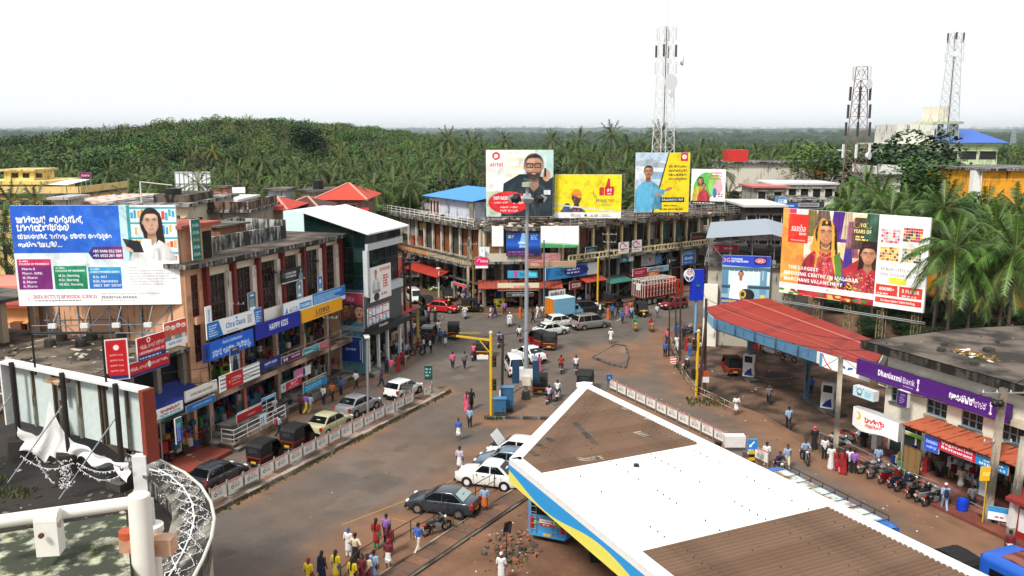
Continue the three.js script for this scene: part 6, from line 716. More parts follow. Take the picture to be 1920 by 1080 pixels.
// ---------- silk shop billboard on lattice legs ----------
{
const A=new V3(27.2,0,-85.5),B=new V3(36.9,0,-75),f=frame(A.x,A.z,B.x,B.z),W=f.len,y0=6.35,y1=14.9,g=inF(f,'billboard','huge saree shop billboard of two women in red and gold bridal dress','billboard');
const rg=region(1390,900,(x,w,h)=>{
R(x,'#f4e8d0',0,0,w,h);R(x,'#f0a040',0,0,w*0.17,h*0.9);for(let k=0;k<60;k++){x.globalAlpha=0.5;EL(x,pick(['#f8d070','#e87030','#fbeec0','#d89a30','#f4b860']),rnd()*w*0.68,rnd()*h*0.86,rr(10,60),rr(10,70),rnd()*3);}x.globalAlpha=1;
const drape=(c,a,e,y0_,y1_)=>{const gr=x.createLinearGradient(w*a,0,w*e,0);for(let k=0;k<=6;k++)gr.addColorStop(k/6,k%2?shade(c,0.55):c);x.fillStyle=gr;PG(x,gr,[w*a,h*y0_],[w*e,h*y0_],[w*(e+0.03),h*y1_],[w*(a-0.02),h*y1_]);};
drape('#8a7a40',0.19,0.25,0,0.3);drape('#6a5048',0.26,0.34,0,0.24);drape('#5a2a98',0.37,0.45,0,0.34);drape('#d8c0a0',0.45,0.5,0,0.3);drape('#a05a78',0.48,0.53,0.1,0.5);drape('#5a4438',0.52,0.6,0.05,0.4);drape('#2f5a44',0.6,0.68,0,0.34);
PG(x,'#c03038',[w*0.24,h*0.4],[w*0.36,h*0.4],[w*0.4,h*0.7],[w*0.38,h*0.86],[w*0.2,h*0.8]);PG(x,'#e0a030',[w*0.2,h*0.8],[w*0.24,h*0.22],[w*0.29,h*0.08],[w*0.37,h*0.12],[w*0.42,h*0.6],[w*0.5,h*0.86],[w*0.22,h*0.9]);ptr(x,w*0.325,h*0.37,h*0.26,{skin:'#d89868',hair:'#2a140c',shirt:'#c8283a',lip:'#b02030',smile:1,long:1});PG(x,'#e09a30',[w*0.262,h*0.4],[w*0.27,h*0.16],[w*0.3,h*0.09],[w*0.285,h*0.2],[w*0.285,h*0.5],[w*0.25,h*0.75]);PG(x,'#e8a838',[w*0.39,h*0.4],[w*0.38,h*0.16],[w*0.35,h*0.09],[w*0.366,h*0.2],[w*0.37,h*0.5],[w*0.42,h*0.8]);EL(x,'#e8c050',w*0.325,h*0.13,w*0.008,h*0.02);for(let k=0;k<120;k++)EL(x,pick(['#f4e0a0','#f0c040','#f4b0b0']),w*rr(0.25,0.4),h*rr(0.46,0.82),4,4);for(let r=0;r<3;r++){x.strokeStyle='#f4cc50';x.lineWidth=5;x.beginPath();x.arc(w*0.325,h*(0.37+0.02*r),w*(0.035+0.02*r),0.2,2.9);x.stroke();}
PG(x,'#5a8a3a',[w*0.39,h*0.5],[w*0.43,h*0.45],[w*0.47,h*0.8],[w*0.42,h*0.8]);drape('#4a3aa0',0.465,0.51,0.4,0.82);PG(x,'#b82838',[w*0.44,h*0.66],[w*0.6,h*0.46],[w*0.68,h*0.6],[w*0.68,h*0.9],[w*0.55,h*0.86]);PG(x,'#2a140c',[w*0.58,h*0.3],[w*0.68,h*0.3],[w*0.68,h*0.7],[w*0.58,h*0.92],[w*0.54,h*0.86]);ptr(x,w*0.625,h*0.55,h*0.22,{skin:'#d09068',hair:'#241008',shirt:'#b82838',lip:'#a02838',smile:1,long:1});for(let k=0;k<90;k++)EL(x,pick(['#f4c870','#e08a40','#f4e0c0']),w*rr(0.48,0.67),h*rr(0.66,0.88),5,4);for(let k=0;k<40;k++)EL(x,pick(['#e8b830','#2a1a10','#f0d080']),w*rr(0.36,0.56),h*rr(0.74,0.92),16,9,rnd());
R(x,'#e03020',w*0.045,h*0.06,w*0.15,h*0.33);R(x,'#f4e8e8',w*0.1,0,w*0.07,h*0.06);R(x,'#d83070',w*0.05,0,w*0.05,h*0.05);T(x,'sanha',w*0.12,h*0.22,h*0.1,'#fff',{i:1,r:1,w:w*0.11,f:'serif'});T(x,'SILKS',w*0.155,h*0.285,h*0.035,'#fff',{w:w*0.055});T(x,'The wedding Destination',w*0.12,h*0.36,h*0.022,'#f8d8d0',{w:w*0.11});
T(x,'10',w*0.575,h*0.13,h*0.06,'#f4e070');T(x,'YEARS OF',w*0.575,h*0.2,h*0.055,'#f8eca0',{w:w*0.12});lns(x,'#f0d870',w*0.53,h*0.25,w*0.09,2,h*0.03,h*0.018);x.strokeStyle='#e8d060';x.lineWidth=3;for(const s of[-1,1]){x.beginPath();x.arc(w*(0.575+s*0.04),h*0.13,w*0.02,0,4.5);x.stroke();}
R(x,'#f8f6f2',0,h*0.87,w*0.68,h*0.065);T(x,'THE LARGEST',w*0.06,h*0.68,h*0.055,'#fff',{al:'left'});T(x,'WEDDING CENTRE IN MALABAR',w*0.03,h*0.75,h*0.055,'#fff',{al:'left'});T(x,'MARCHANS VALANCHERY',w*0.03,h*0.82,h*0.055,'#fff',{al:'left'});for(let k=0;k<20;k++)EL(x,pick(['#e86030','#f0c050','#4a8a3a','#c03020']),w*rr(0,0.66),h*rr(0.95,1),30,14);T(x,'0',w*0.36,h*0.9,h*0.03,'#e03020');
R(x,'#fcfbf8',w*0.68,0,w*0.32,h);for(const[a,e,cs]of[[0.7,0.15,['#d83050','#f0e0d0','#e0a0b0','#bcc8d8']],[0.84,0.12,['#c02070','#203a30','#e0c040','#d84030']],[0.7,0.34,['#e0a020','#f0c040','#8a3a20','#f4d870']],[0.84,0.34,['#2a2a2a','#d8d0c0','#e0c060','#80a070']]])for(let j=0;j<5;j++)for(let k=0;k<8;k++)R(x,pick(cs),w*(a+k*0.015),h*(e+j*0.03),w*0.014,h*0.026);T(x,'READY STITCHING',w*0.83,h*0.58,h*0.042,'#333',{w:w*0.24,r:1});T(x,'AND DESIGNING AT',w*0.83,h*0.635,h*0.042,'#333',{w:w*0.24,r:1});R(x,'#f0e040',w*0.77,h*0.665,w*0.11,h*0.07);
R(x,'#e03a28',w*0.69,h*0.75,w*0.14,h*0.115);R(x,'#e03a28',w*0.84,h*0.75,w*0.145,h*0.115);T(x,'80000+',w*0.76,h*0.795,h*0.05,'#fff',{w:w*0.1});T(x,'5 FLOOR',w*0.912,h*0.795,h*0.05,'#fff',{w:w*0.11});lns(x,'#fbe0d8',w*0.7,h*0.84,w*0.11,1,1,h*0.015);lns(x,'#fbe0d8',w*0.86,h*0.84,w*0.1,1,1,h*0.015);R(x,'#e03a28',w*0.69,h*0.89,w*0.295,h*0.06);T(x,'Sundays Open / Valet Parking',w*0.835,h*0.92,h*0.032,'#fff',{w:w*0.22});vinyl(x,w,h);});
mb().bx(0,W,y0,y1,-0.25,0).bd('board',M.white,g);mb().quad([0,y0,0.006],[W,y0,0.006],[W,y1,0.006],[0,y1,0.006],rg.uv).bd('printed_face',rg.mat,g);
const lat=mt([0.32,0.3,0.18],0.8,{map:TX.rust});for(let k=0;k<5;k++){const x=lerp(0.8,W-0.8,k/4),s=mb();for(const dx of[-0.3,0.3])for(const z of[-0.35,-0.95])s.bar([x+dx,0,z],[x+dx,y1-0.5,z],0.07);for(let y=0.4;y<y1-1;y+=0.7){s.bar([x-0.3,y,-0.35],[x+0.3,y+0.6,-0.35],0.04).bar([x-0.3,y,-0.95],[x-0.3,y+0.6,-0.35],0.04).bar([x+0.3,y+0.6,-0.35],[x-0.3,y+0.6,-0.35],0.04);}s.bd('lattice_leg',lat,g);}
const s=mb();for(const y of[y0-0.9,y0-0.75])s.cyl([-0.5,y,0.4],[W+0.4,y,0.4],0.05);s.cyl([0,y0+4,-0.5],[W,y0+4,-0.5],0.06);s.bd('walkway_tubes',M.steel,g);
}
// ---------- nearer filling station canopy, white and brown ----------
{
const g=thg('fuel_canopy','big filling station canopy with white and brown ribbed sheets and a yellow blue wave fascia','canopy'),y=5.5;
const P=[G(1095,722,y),G(955,868,y),G(1215,1080,y)],apex=P[0],Lc=P[1],e=new V3().subVectors(P[2],Lc).normalize(),R1=G(1820,1075,y),e2=new V3().subVectors(R1,apex).normalize();
const Le=Lc.clone().addScaledVector(e,20.5),Re=apex.clone().addScaledVector(e2,37),ins=0.62;
const rib=new V3(e.z,0,-e.x); // across the long edges, towards the apex side
if(rib.dot(new V3().subVectors(apex,Lc))<0)rib.negate();
const poly=[Lc,Le,Re,apex].map((v)=>[v.x,v.z]);
const inPoly=[]; // strips perpendicular to the long edge, clipped to the outline
const o=Lc.clone(),loc=(v)=>[new V3().subVectors(v,o).dot(e),new V3().subVectors(v,o).dot(rib)],PL=[Lc,Le,Re,apex].map(loc);
const cut=(s)=>{const t=[];for(let k=0;k<4;k++){const a=PL[k],b=PL[(k+1)%4];if((a[0]-s)*(b[0]-s)<0)t.push(lerp(a[1],b[1],(s-a[0])/(b[0]-a[0])));}return t.length>1?[Math.min(...t),Math.max(...t)]:null;};
const s0=Math.min(...PL.map((q)=>q[0])),s1=Math.max(...PL.map((q)=>q[0])),W3=(s,t,h)=>{const v=o.clone().addScaledVector(e,s).addScaledVector(rib,t);return[v.x,h,v.z];};
const brown=[mt([0.21,0.135,0.09],0.85,{map:TX.stain}),mt([0.225,0.145,0.1],0.85,{map:TX.stain}),mt([0.195,0.122,0.08],0.85,{map:TX.stain})],white=[mt([0.85,0.85,0.82],0.5,{map:TX.fine}),mt([0.83,0.83,0.8],0.5,{map:TX.fine})];
const bA=loc(G(1000,890,y))[0],bB=loc(G(1212,1035,y))[0],pitch=0.25,per=4;let cnt=0;
for(let s=s0+ins;s<s1-ins;s+=pitch*per){
const end=Math.min(s+pitch*per,s1-ins),isW=s>bA&&s<bB;const r=mb();
for(let q=s;q<end-0.01;q+=pitch)for(const[a,b2,h0,h1]of[[0,0.3,0,0.1],[0.3,0.62,0.1,0.1],[0.62,1,0.1,0]]){const qa=q+pitch*a,qb=q+pitch*b2,c0=cut(qa),c1=cut(qb);if(!c0||!c1)continue;const hh=isW?0.3:1,ya=(t,c,h)=>y+0.12+h*hh+0.012*(cnt%2);if(c0[1]-c0[0]<2*ins)continue;r.quad(W3(qa,c0[0]+ins,ya(0,0,h0)),W3(qb,c1[0]+ins,ya(0,0,h1)),W3(qb,c1[1]-ins,ya(0,0,h1)),W3(qa,c0[1]-ins,ya(0,0,h0)));}
if(r.p.length){if(r.n[1]<0)for(let k=0;k<r.i.length;k+=3){const t=r.i[k];r.i[k]=r.i[k+1];r.i[k+1]=t;}for(let k=0;k<r.n.length;k++)if(r.n[1]<0){r.n=r.n.map((v)=>-v);break;}r.bd('roof_sheet',isW?white[cnt%2]:brown[cnt%3],g);}cnt++;
}
const hk=mb();for(let s=s0+1;s<s1-1;s+=pitch*2)for(const f of[0.2,0.42,0.64,0.86]){const c=cut(s);if(c&&rnd()<0.55){const p=W3(s,lerp(c[0],c[1],f)+rr(-0.05,0.05),y+0.2);hk.cyl(p,[p[0],p[1]+0.05,p[2]],0.035,0.03,5);}}hk.bd('hook_bolts',M.dark,g);
for(const[a,b2,w]of[[[1078,792],[1117,833],0.3],[[1025,820],[1038,828],0.3],[[1008,832],[1022,841],0.28],[[995,846],[1009,855],0.28]]){const p=G(...a,y+0.22),q=G(...b2,y+0.22);mb().bar([p.x,p.y,p.z],[q.x,q.y,q.z],w,0.02).bd('patch_strip',mt([0.06,0.06,0.055],0.9),g);}
for(const[a,b2]of[[[1190,808],[1212,818]],[[1166,763],[1182,768]],[[1080,862],[1130,858]],[[1208,782],[1228,788]]]){const p=G(...a,y+0.215),q=G(...b2,y+0.215);mb().bar([p.x,p.y,p.z],[q.x,q.y,q.z],0.5,0.012).bd('pale_patch',mt([0.5,0.45,0.38],0.9,{map:TX.mld}),g);}
{const p=G(1193,873,y+0.2);mb().box(p.x,p.y,p.z,0.25,0.18,0.2).bd('black_box',M.black,g);}
// white gutter edge, one piece to a side
const edge=(a,b2,n)=>{const d=new V3().subVectors(b2,a),l=d.length(),k0=Math.round(l/3);for(let k=0;k<k0;k++){const p=a.clone().lerp(b2,k/k0),q=a.clone().lerp(b2,(k+0.997)/k0),c=new V3(n[0]*ins,0,n[1]*ins);mb().prism([[p.x,p.z],[q.x,q.z],[q.x+c.x,q.z+c.z],[p.x+c.x,p.z+c.z]],y-0.05,y+0.25+0.004*(k%2)).bd('gutter',mt([0.84,0.84,0.82],0.5,{map:TX.fine}),g);}};
const inN=(a,b2)=>{const d=new V3().subVectors(b2,a).normalize(),c=new V3().addVectors(apex,Le).multiplyScalar(0.5).sub(a),n=[-d.z,d.x];return n[0]*c.x+n[1]*c.z>0?n:[d.z,-d.x];};
edge(Lc,Le,inN(Lc,Le));edge(apex,Lc,inN(apex,Lc));edge(Re,apex,inN(apex,Re));edge(Le,Re,inN(Le,Re));
// fascia: yellow below, blue wave above, cut as two real strips per side
const wave=(a,b2)=>{const l=a.distanceTo(b2),d=new V3().subVectors(b2,a).normalize(),n=inN(a,b2),q=(s,h,k)=>[a.x+d.x*s-n[0]*k,h,a.z+d.z*s-n[1]*k],N=Math.round(l/0.35),Y=mb(),B=mb(),Wt=mb();const wv=(s)=>y-0.62+0.3*Math.sin(s*0.62+2.2);for(let k=0;k<N;k++){const u=k/N*l,v=(k+1)/N*l;Y.quad(q(u,y-1.0,0.03),q(v,y-1.0,0.03),q(v,wv(v),0.03),q(u,wv(u),0.03));B.quad(q(u,wv(u),0.03),q(v,wv(v),0.03),q(v,y-0.06,0.03),q(u,y-0.06,0.03));Wt.quad(q(u,y-0.06,0.03),q(v,y-0.06,0.03),q(v,y+0.05,0.02),q(u,y+0.05,0.02));}Y.bd('yellow_fascia',mt([0.88,0.82,0.2],0.5,{map:TX.fine,side:THREE.DoubleSide}),g);B.bd('blue_fascia',mt([0.05,0.4,0.78],0.5,{map:TX.fine,side:THREE.DoubleSide}),g);Wt.bd('fascia_lip',M.white,g);};
wave(Lc,Le);wave(apex,Lc);wave(Re,apex);
mb().poly(poly.map((q)=>[lerp(9,q[0],0.985),lerp(-40,q[1],0.985)]),y-1.1,false).bd('soffit',mt([0.45,0.45,0.44],0.8),g);
for(const[px,py]of[[1125,1046],[1300,1000]]){const p=G(px,py);mb().bx(p.x-0.55,p.x+0.55,0,0.32,p.z-0.55,p.z+0.55).bd('column_plinth',M.dark,g);mb().bx(p.x-0.32,p.x+0.32,0.32,y-1.1,p.z-0.32,p.z+0.32).bd('column',mt([0.55,0.53,0.48],0.6,{map:TX.stain}),g);mb().bx(p.x-0.2,p.x+0.2,0.6,3.6,p.z+0.321,p.z+0.36).bd('column_panel',mt([0.4,0.4,0.4],0.4),g);}
}
// ---------- building under the viewpoint: roof with curved parapet, back of a hoarding ----------
{
const h=9,parR=[[262,850],[300,870],[340,890],[370,915],[388,945],[394,975],[388,1010],[372,1050],[345,1100],[322,1150]].map((q)=>G(q[0],q[1],9.75));
const b=thg('corner_building','near flat roofed building with black roof and curved parapet draped in string lights','building');
const out=parR.map((v)=>[v.x,v.z]),roof=[[-34,-38],[-24.5,-38.2],[-19,-36.5],...out,[-9.6,-14],[-34,-14]];
mb().prism(roof,0,h,false).bd('wall',pls([0.5,0.46,0.4]),b);mb().poly(roof,h).bd('roof_surface',grm([0.045,0.036,0.03]),b);
const c=[-17,-26],wv=mb(),cap=mb();for(let k=0;k+1<out.length;k++){const a=out[k],e=out[k+1],i=(q,s)=>[lerp(q[0],c[0],s),lerp(q[1],c[1],s)],w=0.15;wv.prism([a,e,i(e,w),i(a,w)],h-0.5,h+0.7,false);cap.prism([[lerp(a[0],c[0],-0.02),lerp(a[1],c[1],-0.02)],[lerp(e[0],c[0],-0.02),lerp(e[1],c[1],-0.02)],i(e,w+0.02),i(a,w+0.02)],h+0.7,h+0.8);}wv.bd('parapet',mld([0.3,0.28,0.25]),b);cap.bd('parapet_cap',mld([0.34,0.32,0.28]),b);mb().tube(out.map((a)=>[lerp(a[0],c[0],-0.02),h+0.8,lerp(a[1],c[1],-0.02)]),0.055,8).bd('edge_moulding',mt([0.66,0.64,0.58],0.7,{map:TX.fine}),b);
{const pk=thg('fairy_lights','tangled strings of little white lights along the curved parapet','string lights',[0,0,0]),s=mb(),w=mb(),cable=[];for(let j=0;j<4;j++){const line=[];for(let k=0;k<out.length-1;k++)for(let q=0;q<8;q++){const t=q/8,x=lerp(out[k][0],out[k+1][0],t),z=lerp(out[k][1],out[k+1][1],t),f=0.02+0.03*j+0.02*Math.sin(k*3+q+j*2);line.push([lerp(x,c[0],f),h+0.83+0.03*rnd(),lerp(z,c[1],f)]);}for(let k=0;k+1<line.length;k++)w.cyl(line[k],line[k+1],j===2?0.02:0.008,j===2?0.02:0.008,4,false);for(const p of line)for(let q=0;q<2;q++){const x=p[0]+rr(-0.14,0.14),z=p[2]+rr(-0.14,0.14);s.bar([x,p[1],z],[x+rr(-0.03,0.03),p[1]+rr(0,0.04),z+rr(-0.03,0.03)],0.017);}}
const bunch=(px,py,y,n,dx,dy)=>{const v=G(px,py,y);for(let k=0;k<n;k++){const x=v.x+rr(-1,1)*dx,yy=v.y+rr(-1,1)*dy,z=v.z+rr(-1,1)*dx;s.bar([x,yy,z],[x+rr(-0.06,0.06),yy+rr(-0.06,0.06),z+rr(-0.06,0.06)],0.018);}};bunch(123,888,10,150,0.2,0.55);bunch(340,972,9.4,120,0.2,0.4);bunch(335,925,9.5,150,0.5,0.25);
for(const[a,e,sag]of[[[40,855,10.4],[135,868,10.4],0.35],[[145,868,10.4],[235,872,10.3],0.3],[[145,876,10.2],[240,880,10.2],0.45],[[100,905,9.2],[60,838,10.6],0.2]]){const p=G(...a),q=G(...e);let pr=null;for(let k=0;k<=22;k++){const t=k/22,v=[lerp(p.x,q.x,t),lerp(p.y,q.y,t)-sag*Math.sin(t*Math.PI),lerp(p.z,q.z,t)];if(pr)w.cyl(pr,v,0.008,0.008,4,false);pr=v;for(let j=0;j<2;j++)s.bar(v,[v[0]+rr(-0.07,0.07),v[1]-rr(0,0.09),v[2]+rr(-0.07,0.07)],0.018);}}
w.bd('cable',M.white,pk);tag(s.bd('bulbs',mt([0.85,0.82,0.85],0.35),pk),null,null,null,'stuff');}
{const p=mb(),q=out.map((a)=>[lerp(a[0],c[0],0.07),h+0.84,lerp(a[1],c[1],0.07)]);mb().tube(q,0.028,6).bd('conduit_pipe',M.white,b);const v=G(250,915,9.2),v2=G(300,885,9.9);mb().tube([[v.x,9.05,v.z],[lerp(v.x,v2.x,0.5),10.0,lerp(v.z,v2.z,0.5)],[v2.x,9.9,v2.z]],0.035,6).bd('conduit_pipe',M.white,b);}
const lt=mb();for(let k=0;k<260;k++){const x=rr(-24,-11.5),z=rr(-34,-23),q=rr(0.02,0.12),s=C(pick(['#6a645a','#b8b2a6','#3a342c','#4a5a28','#7a7468']));lt.color(s.r,s.g,s.b).at(mat4(x,h+0.004,z,rr(0,3))).bx(-q,q,0,q*0.3,-q*0.6,q*0.6);}for(let k=0;k<500;k++){const d=pick([[-18.4,-29.9],[-15.1,-28.6],[-20,-31],[-13.5,-29.5]]),x=d[0]+rr(-0.7,0.7),z=d[1]+rr(-0.2,0.7),q=rr(0.06,0.16);lt.color(0.07,0.1,0.02).at(mat4(x,h,z,rr(0,3)));lt.quad([0,0,0],[0.04,0,0],[0.06,q,0.03],[0,q,0.02]);}lt.at(null);tag(lt.bd('roof_litter',goodsMat,b),null,null,null,'stuff');
mb().box(-13.6,h+0.75,-29.7,0.5,1.5,0.4).bd('meter_box',M.white,b);
// hoarding seen from behind
const f=frame(-20.7,-34,-13.3,-30),g=inF(f,'hoarding','bare back of a steel hoarding with torn white sheet on the near black roof','billboard'),W=f.len,y0=10.35,y1=12.85,pale=mt([0.62,0.7,0.68],0.55,{map:TX.rust});
const pal=new THREE.MeshStandardMaterial({color:C([0.66,0.73,0.71]),roughness:0.6,map:TX.fine});
for(let k=0;k<6;k++)mb().bx(W*k/6+0.02,W*(k+1)/6-0.02,y0,y1,-0.1,-0.07+0.004*(k%2)).bd('back_panel',pal,g);
const fr=mb();fr.bx(-0.05,W+0.05,y1,y1+0.1,-0.15,0.35).bx(-0.08,0.02,y0-0.1,y1,-0.15,0.35);fr.bd('rim',M.white,g);mb().bx(W-0.02,W+0.2,y0-0.15,y1+0.1,-0.15,0.38).bd('rust_edge',mt([0.3,0.06,0.03],0.8,{map:TX.fine}),g);
for(const x of[0.25,1.5,2.9,3.2,4.4,5.7,5.9,7.2])mb().bx(x-0.05,x+0.05,y0,y1,-0.06,0.06).bd('stiffener',x%1>0.5?mt([0.1,0.07,0.05],0.8):mt([0.3,0.32,0.26],0.7,{map:TX.rust}),g);
for(const[x,d]of[[0.9,0],[4.1,0],[7.2,0]]){mb().cyl([x,h,0.42],[x,y1+0.2,0.42],0.1,0.1,10).bd('post',mt([0.03,0.022,0.02],0.7),g);if(x<7)mb().cyl([x,h,0.42],[x,h+0.85,0.42],0.52,0.47,18).bd('concrete_drum',grm([0.1,0.08,0.066]),g);else mb().bx(x-0.5,x+0.3,h,h+0.3,0.1,0.8).bd('concrete_drum',M.concD,g);mb().cyl([x-1.2,h,2.2],[x,y1-1,0.42],0.03,0.03,5).bd('stay_wire',M.steel,g);}
for(const[x,hh]of[[2.1,1.5],[6.4,1.9]])mb().cyl([x,y1-0.2,0.2],[x,y1+hh,0.2],0.045,0.045,6).bd('lamp_post',M.black,g);mb().cyl([2.1,y1+1.5,0.2],[6.4,y1+1.9,-0.3],0.045).bd('lamp_bar',M.black,g);
mb().bx(3.2,4.1,y1-0.25,y1-0.15,0.1,0.6).bd('tin_flap',mt([0.5,0.42,0.3],0.8,{map:TX.rust}),g);mb().box(3.7,y1-0.75,0.2,0.25,0.5,0.2).bd('switch_box',M.steel,g);
{const r=[];for(let j=0;j<=8;j++){r.push([]);for(let k=0;k<=40;k++){const t=k/40,x=lerp(1.0,7.6,t),peak=1.5*Math.exp(-Math.pow((x-3.3)/0.5,2)),top=y0+0.05-0.15*Math.sin(t*9)-0.25*t+peak,low=y0-0.75-0.28*Math.sin(t*5+1)+0.2*Math.sin(t*23)-0.15*t;r[j].push([x+0.03*Math.sin(j*1.7+k*0.8),lerp(top,low,j/8),0.5+0.16*Math.sin(j*0.9+k*0.5)*(j/8)+0.06*Math.sin(k*0.9)]);}}mb().grid(r).bd('torn_sheet',mt([0.8,0.8,0.78],0.7,{map:TX.weave,side:THREE.DoubleSide}),g);}
}
{ // pipe railing and mossy parapet just below the viewpoint
const b=thg('parapet_rail','white painted pipe railing on a mossy parapet right below the camera','railing'),y=19.62,A=G(-60,1010,y),B=G(236,962,y),Cc=G(246,1090,y),Dd=G(-80,1190,y),wm=mt([0.82,0.8,0.74],0.45,{map:TX.fine});
const moss=tex(512,0.9,(u,v)=>{const a=fbm(u,v,11,301,6),g2=fbm(u,v,9,305,5),c=vn(u,v,150,150,3),k=sm(0.44,0.74,a)*(0.5+0.6*c);return[0.035+0.5*k,0.036+0.48*k+0.015*g2,0.025+0.38*k*(1-0.35*sm(0.5,0.7,g2))];});
const P=[[A.x,A.z],[B.x,B.z],[Cc.x,Cc.z],[Cc.x+0.25,-3.0],[-5,-3.0],[-5,A.z]];mb().prism(P,12,y).bd('parapet',new THREE.MeshStandardMaterial({map:moss,roughness:0.95,bumpMap:TX.bumpy,bumpScale:0.015}),b);
const p0=G(-60,986,19.9),p1=G(250,942,19.9);mb().cyl([p0.x,19.9,p0.z],[p1.x,19.9,p1.z],0.038,0.038,14).bd('top_pipe',wm,b);
const q=G(262,945,19.95),r=G(284,1120,19.2);mb().cyl([q.x,20.0,q.z],[q.x+0.03,17,q.z+0.16],0.062,0.062,18).bd('corner_post',wm,b);mb().sph([q.x,20.0,q.z],[0.062,0.02,0.062],14).bd('post_cap',wm,b);
const k=G(96,985,19.85);mb().at(mat4(k.x,19.86,k.z+0.02,0.15)).bx(-0.06,0.06,-0.16,0.03,-0.045,0.055).bd('clamp_block',wm,b);mb().at(mat4(k.x,19.9,k.z+0.02,0.15,0,Math.PI/2)).cyl([0,-0.06,0],[0,0.06,0],0.056,0.056,16).bd('clamp_collar',wm,b);mb().at(mat4(k.x,19.84,k.z+0.1,0.15,Math.PI/2)).cyl([0,0,0],[0,0.015,0],0.015).bd('rust_bolt',M.rust,b);
const n=G(236,1012,19.68);mb().bx(n.x-0.02,n.x+0.28,19.6,19.7,n.z-0.05,n.z+0.05).bd('stub_block',mt([0.75,0.55,0.4],0.7,{map:TX.rust}),b);mb().cyl([n.x+0.02,19.7,n.z],[n.x+0.02,19.74,n.z],0.055,0.055,16).bd('orange_cap',mt([0.55,0.13,0.05],0.6,{map:TX.fine}),b);
const t=G(282,990,19.7);mb().cyl([t.x,19.68,t.z],[t.x,19.72,t.z],0.075,0.075,16).bd('collar',wm,b);mb().cyl([t.x,18.7,t.z],[t.x,19.68,t.z],0.05,0.05,14).bd('side_pipe',wm,b);mb().bx(t.x-0.03,t.x+0.02,19.72,19.88,t.z-0.03,t.z+0.02).bd('bracket',M.chrome,b);
}
// ---------- vegetation ----------
const leafM=new THREE.MeshStandardMaterial({color:C([0.78,0.83,0.72]),vertexColors:true,roughness:0.62,side:THREE.DoubleSide}),leafN=new THREE.MeshStandardMaterial({color:C([0.92,1.03,0.85]),vertexColors:true,roughness:0.5,side:THREE.DoubleSide}),barkM=mt([0.2,0.16,0.12],0.95,{map:TX.mld});
function palmGeo(nf,nl,droop=1){
const g=mb();g.color(1,1,1);
for(let f=0;f<nf;f++){
const t=(f+0.5)/nf,az=f*2.399+rr(-0.2,0.2),el=lerp(1.35,-0.75,Math.pow(t,0.8))+rr(-0.1,0.1),L=rr(4.2,5.2)*(0.75+0.25*Math.sin(t*3)),dry=t>0.86?rnd():0,k=rr(0.75,1.25);
const ca=Math.cos(az),sa=Math.sin(az),at=(s)=>{const a=el-1.5*droop*s*s*(0.6+0.4*Math.cos(el)),r=L*s*(Math.cos(el)*(1-0.2*s)),y=L*s*Math.sin(el)-droop*1.7*s*s*Math.max(0.25,Math.cos(el));return[ca*r,y,sa*r];};
const col=(s)=>[lerp(lerp(0.026,0.085,rnd()*0.5+0.4*s)*k,0.2,dry),lerp(lerp(0.075,0.13,s)*k,0.13,dry),lerp(0.014,0.05,dry)];
let pv=at(0);for(let j=1;j<=4;j++){const q=at(j/4);g.color(0.2,0.2,0.06);g.bar(pv,q,0.09*(1.2-j/5),0.06);pv=q;}
for(let j=1;j<=nl;j++){const s=lerp(0.12,1,j/nl),p=at(s),d=at(Math.min(1,s+0.02)),e=at(s-0.02),u=new V3(d[0]-e[0],d[1]-e[1],d[2]-e[2]).normalize(),ll=(0.35+0.85*Math.sin(Math.min(1,s*1.05)*Math.PI*0.86))*1.05,w=Math.min(0.5,1.9*L/nl*0.24+0.05);
for(const sd of[-1,1]){const n=[-sa*sd,0,ca*sd],dip=rr(0.35,1.0),q=[p[0]+(n[0]*0.8+u.x*0.55)*ll,p[1]+(u.y*0.55-dip)*ll*0.8,p[2]+(n[2]*0.8+u.z*0.55)*ll],c=col(s);g.color(...c);const m=[lerp(p[0],q[0],0.5),lerp(p[1],q[1],0.5)+0.1*ll,lerp(p[2],q[2],0.5)];
const A=[p[0]-u.x*w/2,p[1]-u.y*w/2,p[2]-u.z*w/2],B=[p[0]+u.x*w/2,p[1]+u.y*w/2,p[2]+u.z*w/2],m2=[m[0]+u.x*w*0.6,m[1],m[2]+u.z*w*0.6];g.quad(A,B,m2,m);g.color(c[0]*0.9,c[1]*0.9,c[2]*0.9);const N=g.n.slice(-3),a0=g.vert(...m,...N,0,0),a1=g.vert(...m2,...N,1,0),a2=g.vert(...q,...N,0,1);g.tri(a0,a1,a2);}}
}
for(let k=0;k<7;k++){g.color(0.16,0.13,0.04);const a=rr(0,6.28);g.sph([Math.cos(a)*0.35,-0.35-rnd()*0.3,Math.sin(a)*0.35],0.17,6);}
return g.geo();
}
const trunkGeo=(()=>{const g=mb(),p=[],n=9;for(let k=0;k<=n;k++){const t=k/n;p.push([0.05*Math.sin(t*3),t,0.02*Math.sin(t*5)]);}for(let k=0;k<n;k++)g.cyl(p[k],p[k+1],lerp(0.21,0.12,k/n),lerp(0.195,0.11,(k+1)/n),7,false);return g.geo();})();
const PALMS=[palmGeo(20,15),palmGeo(18,14,1.15),palmGeo(21,14,0.85)],NEARP=[palmGeo(34,36),palmGeo(32,36,1.2)];
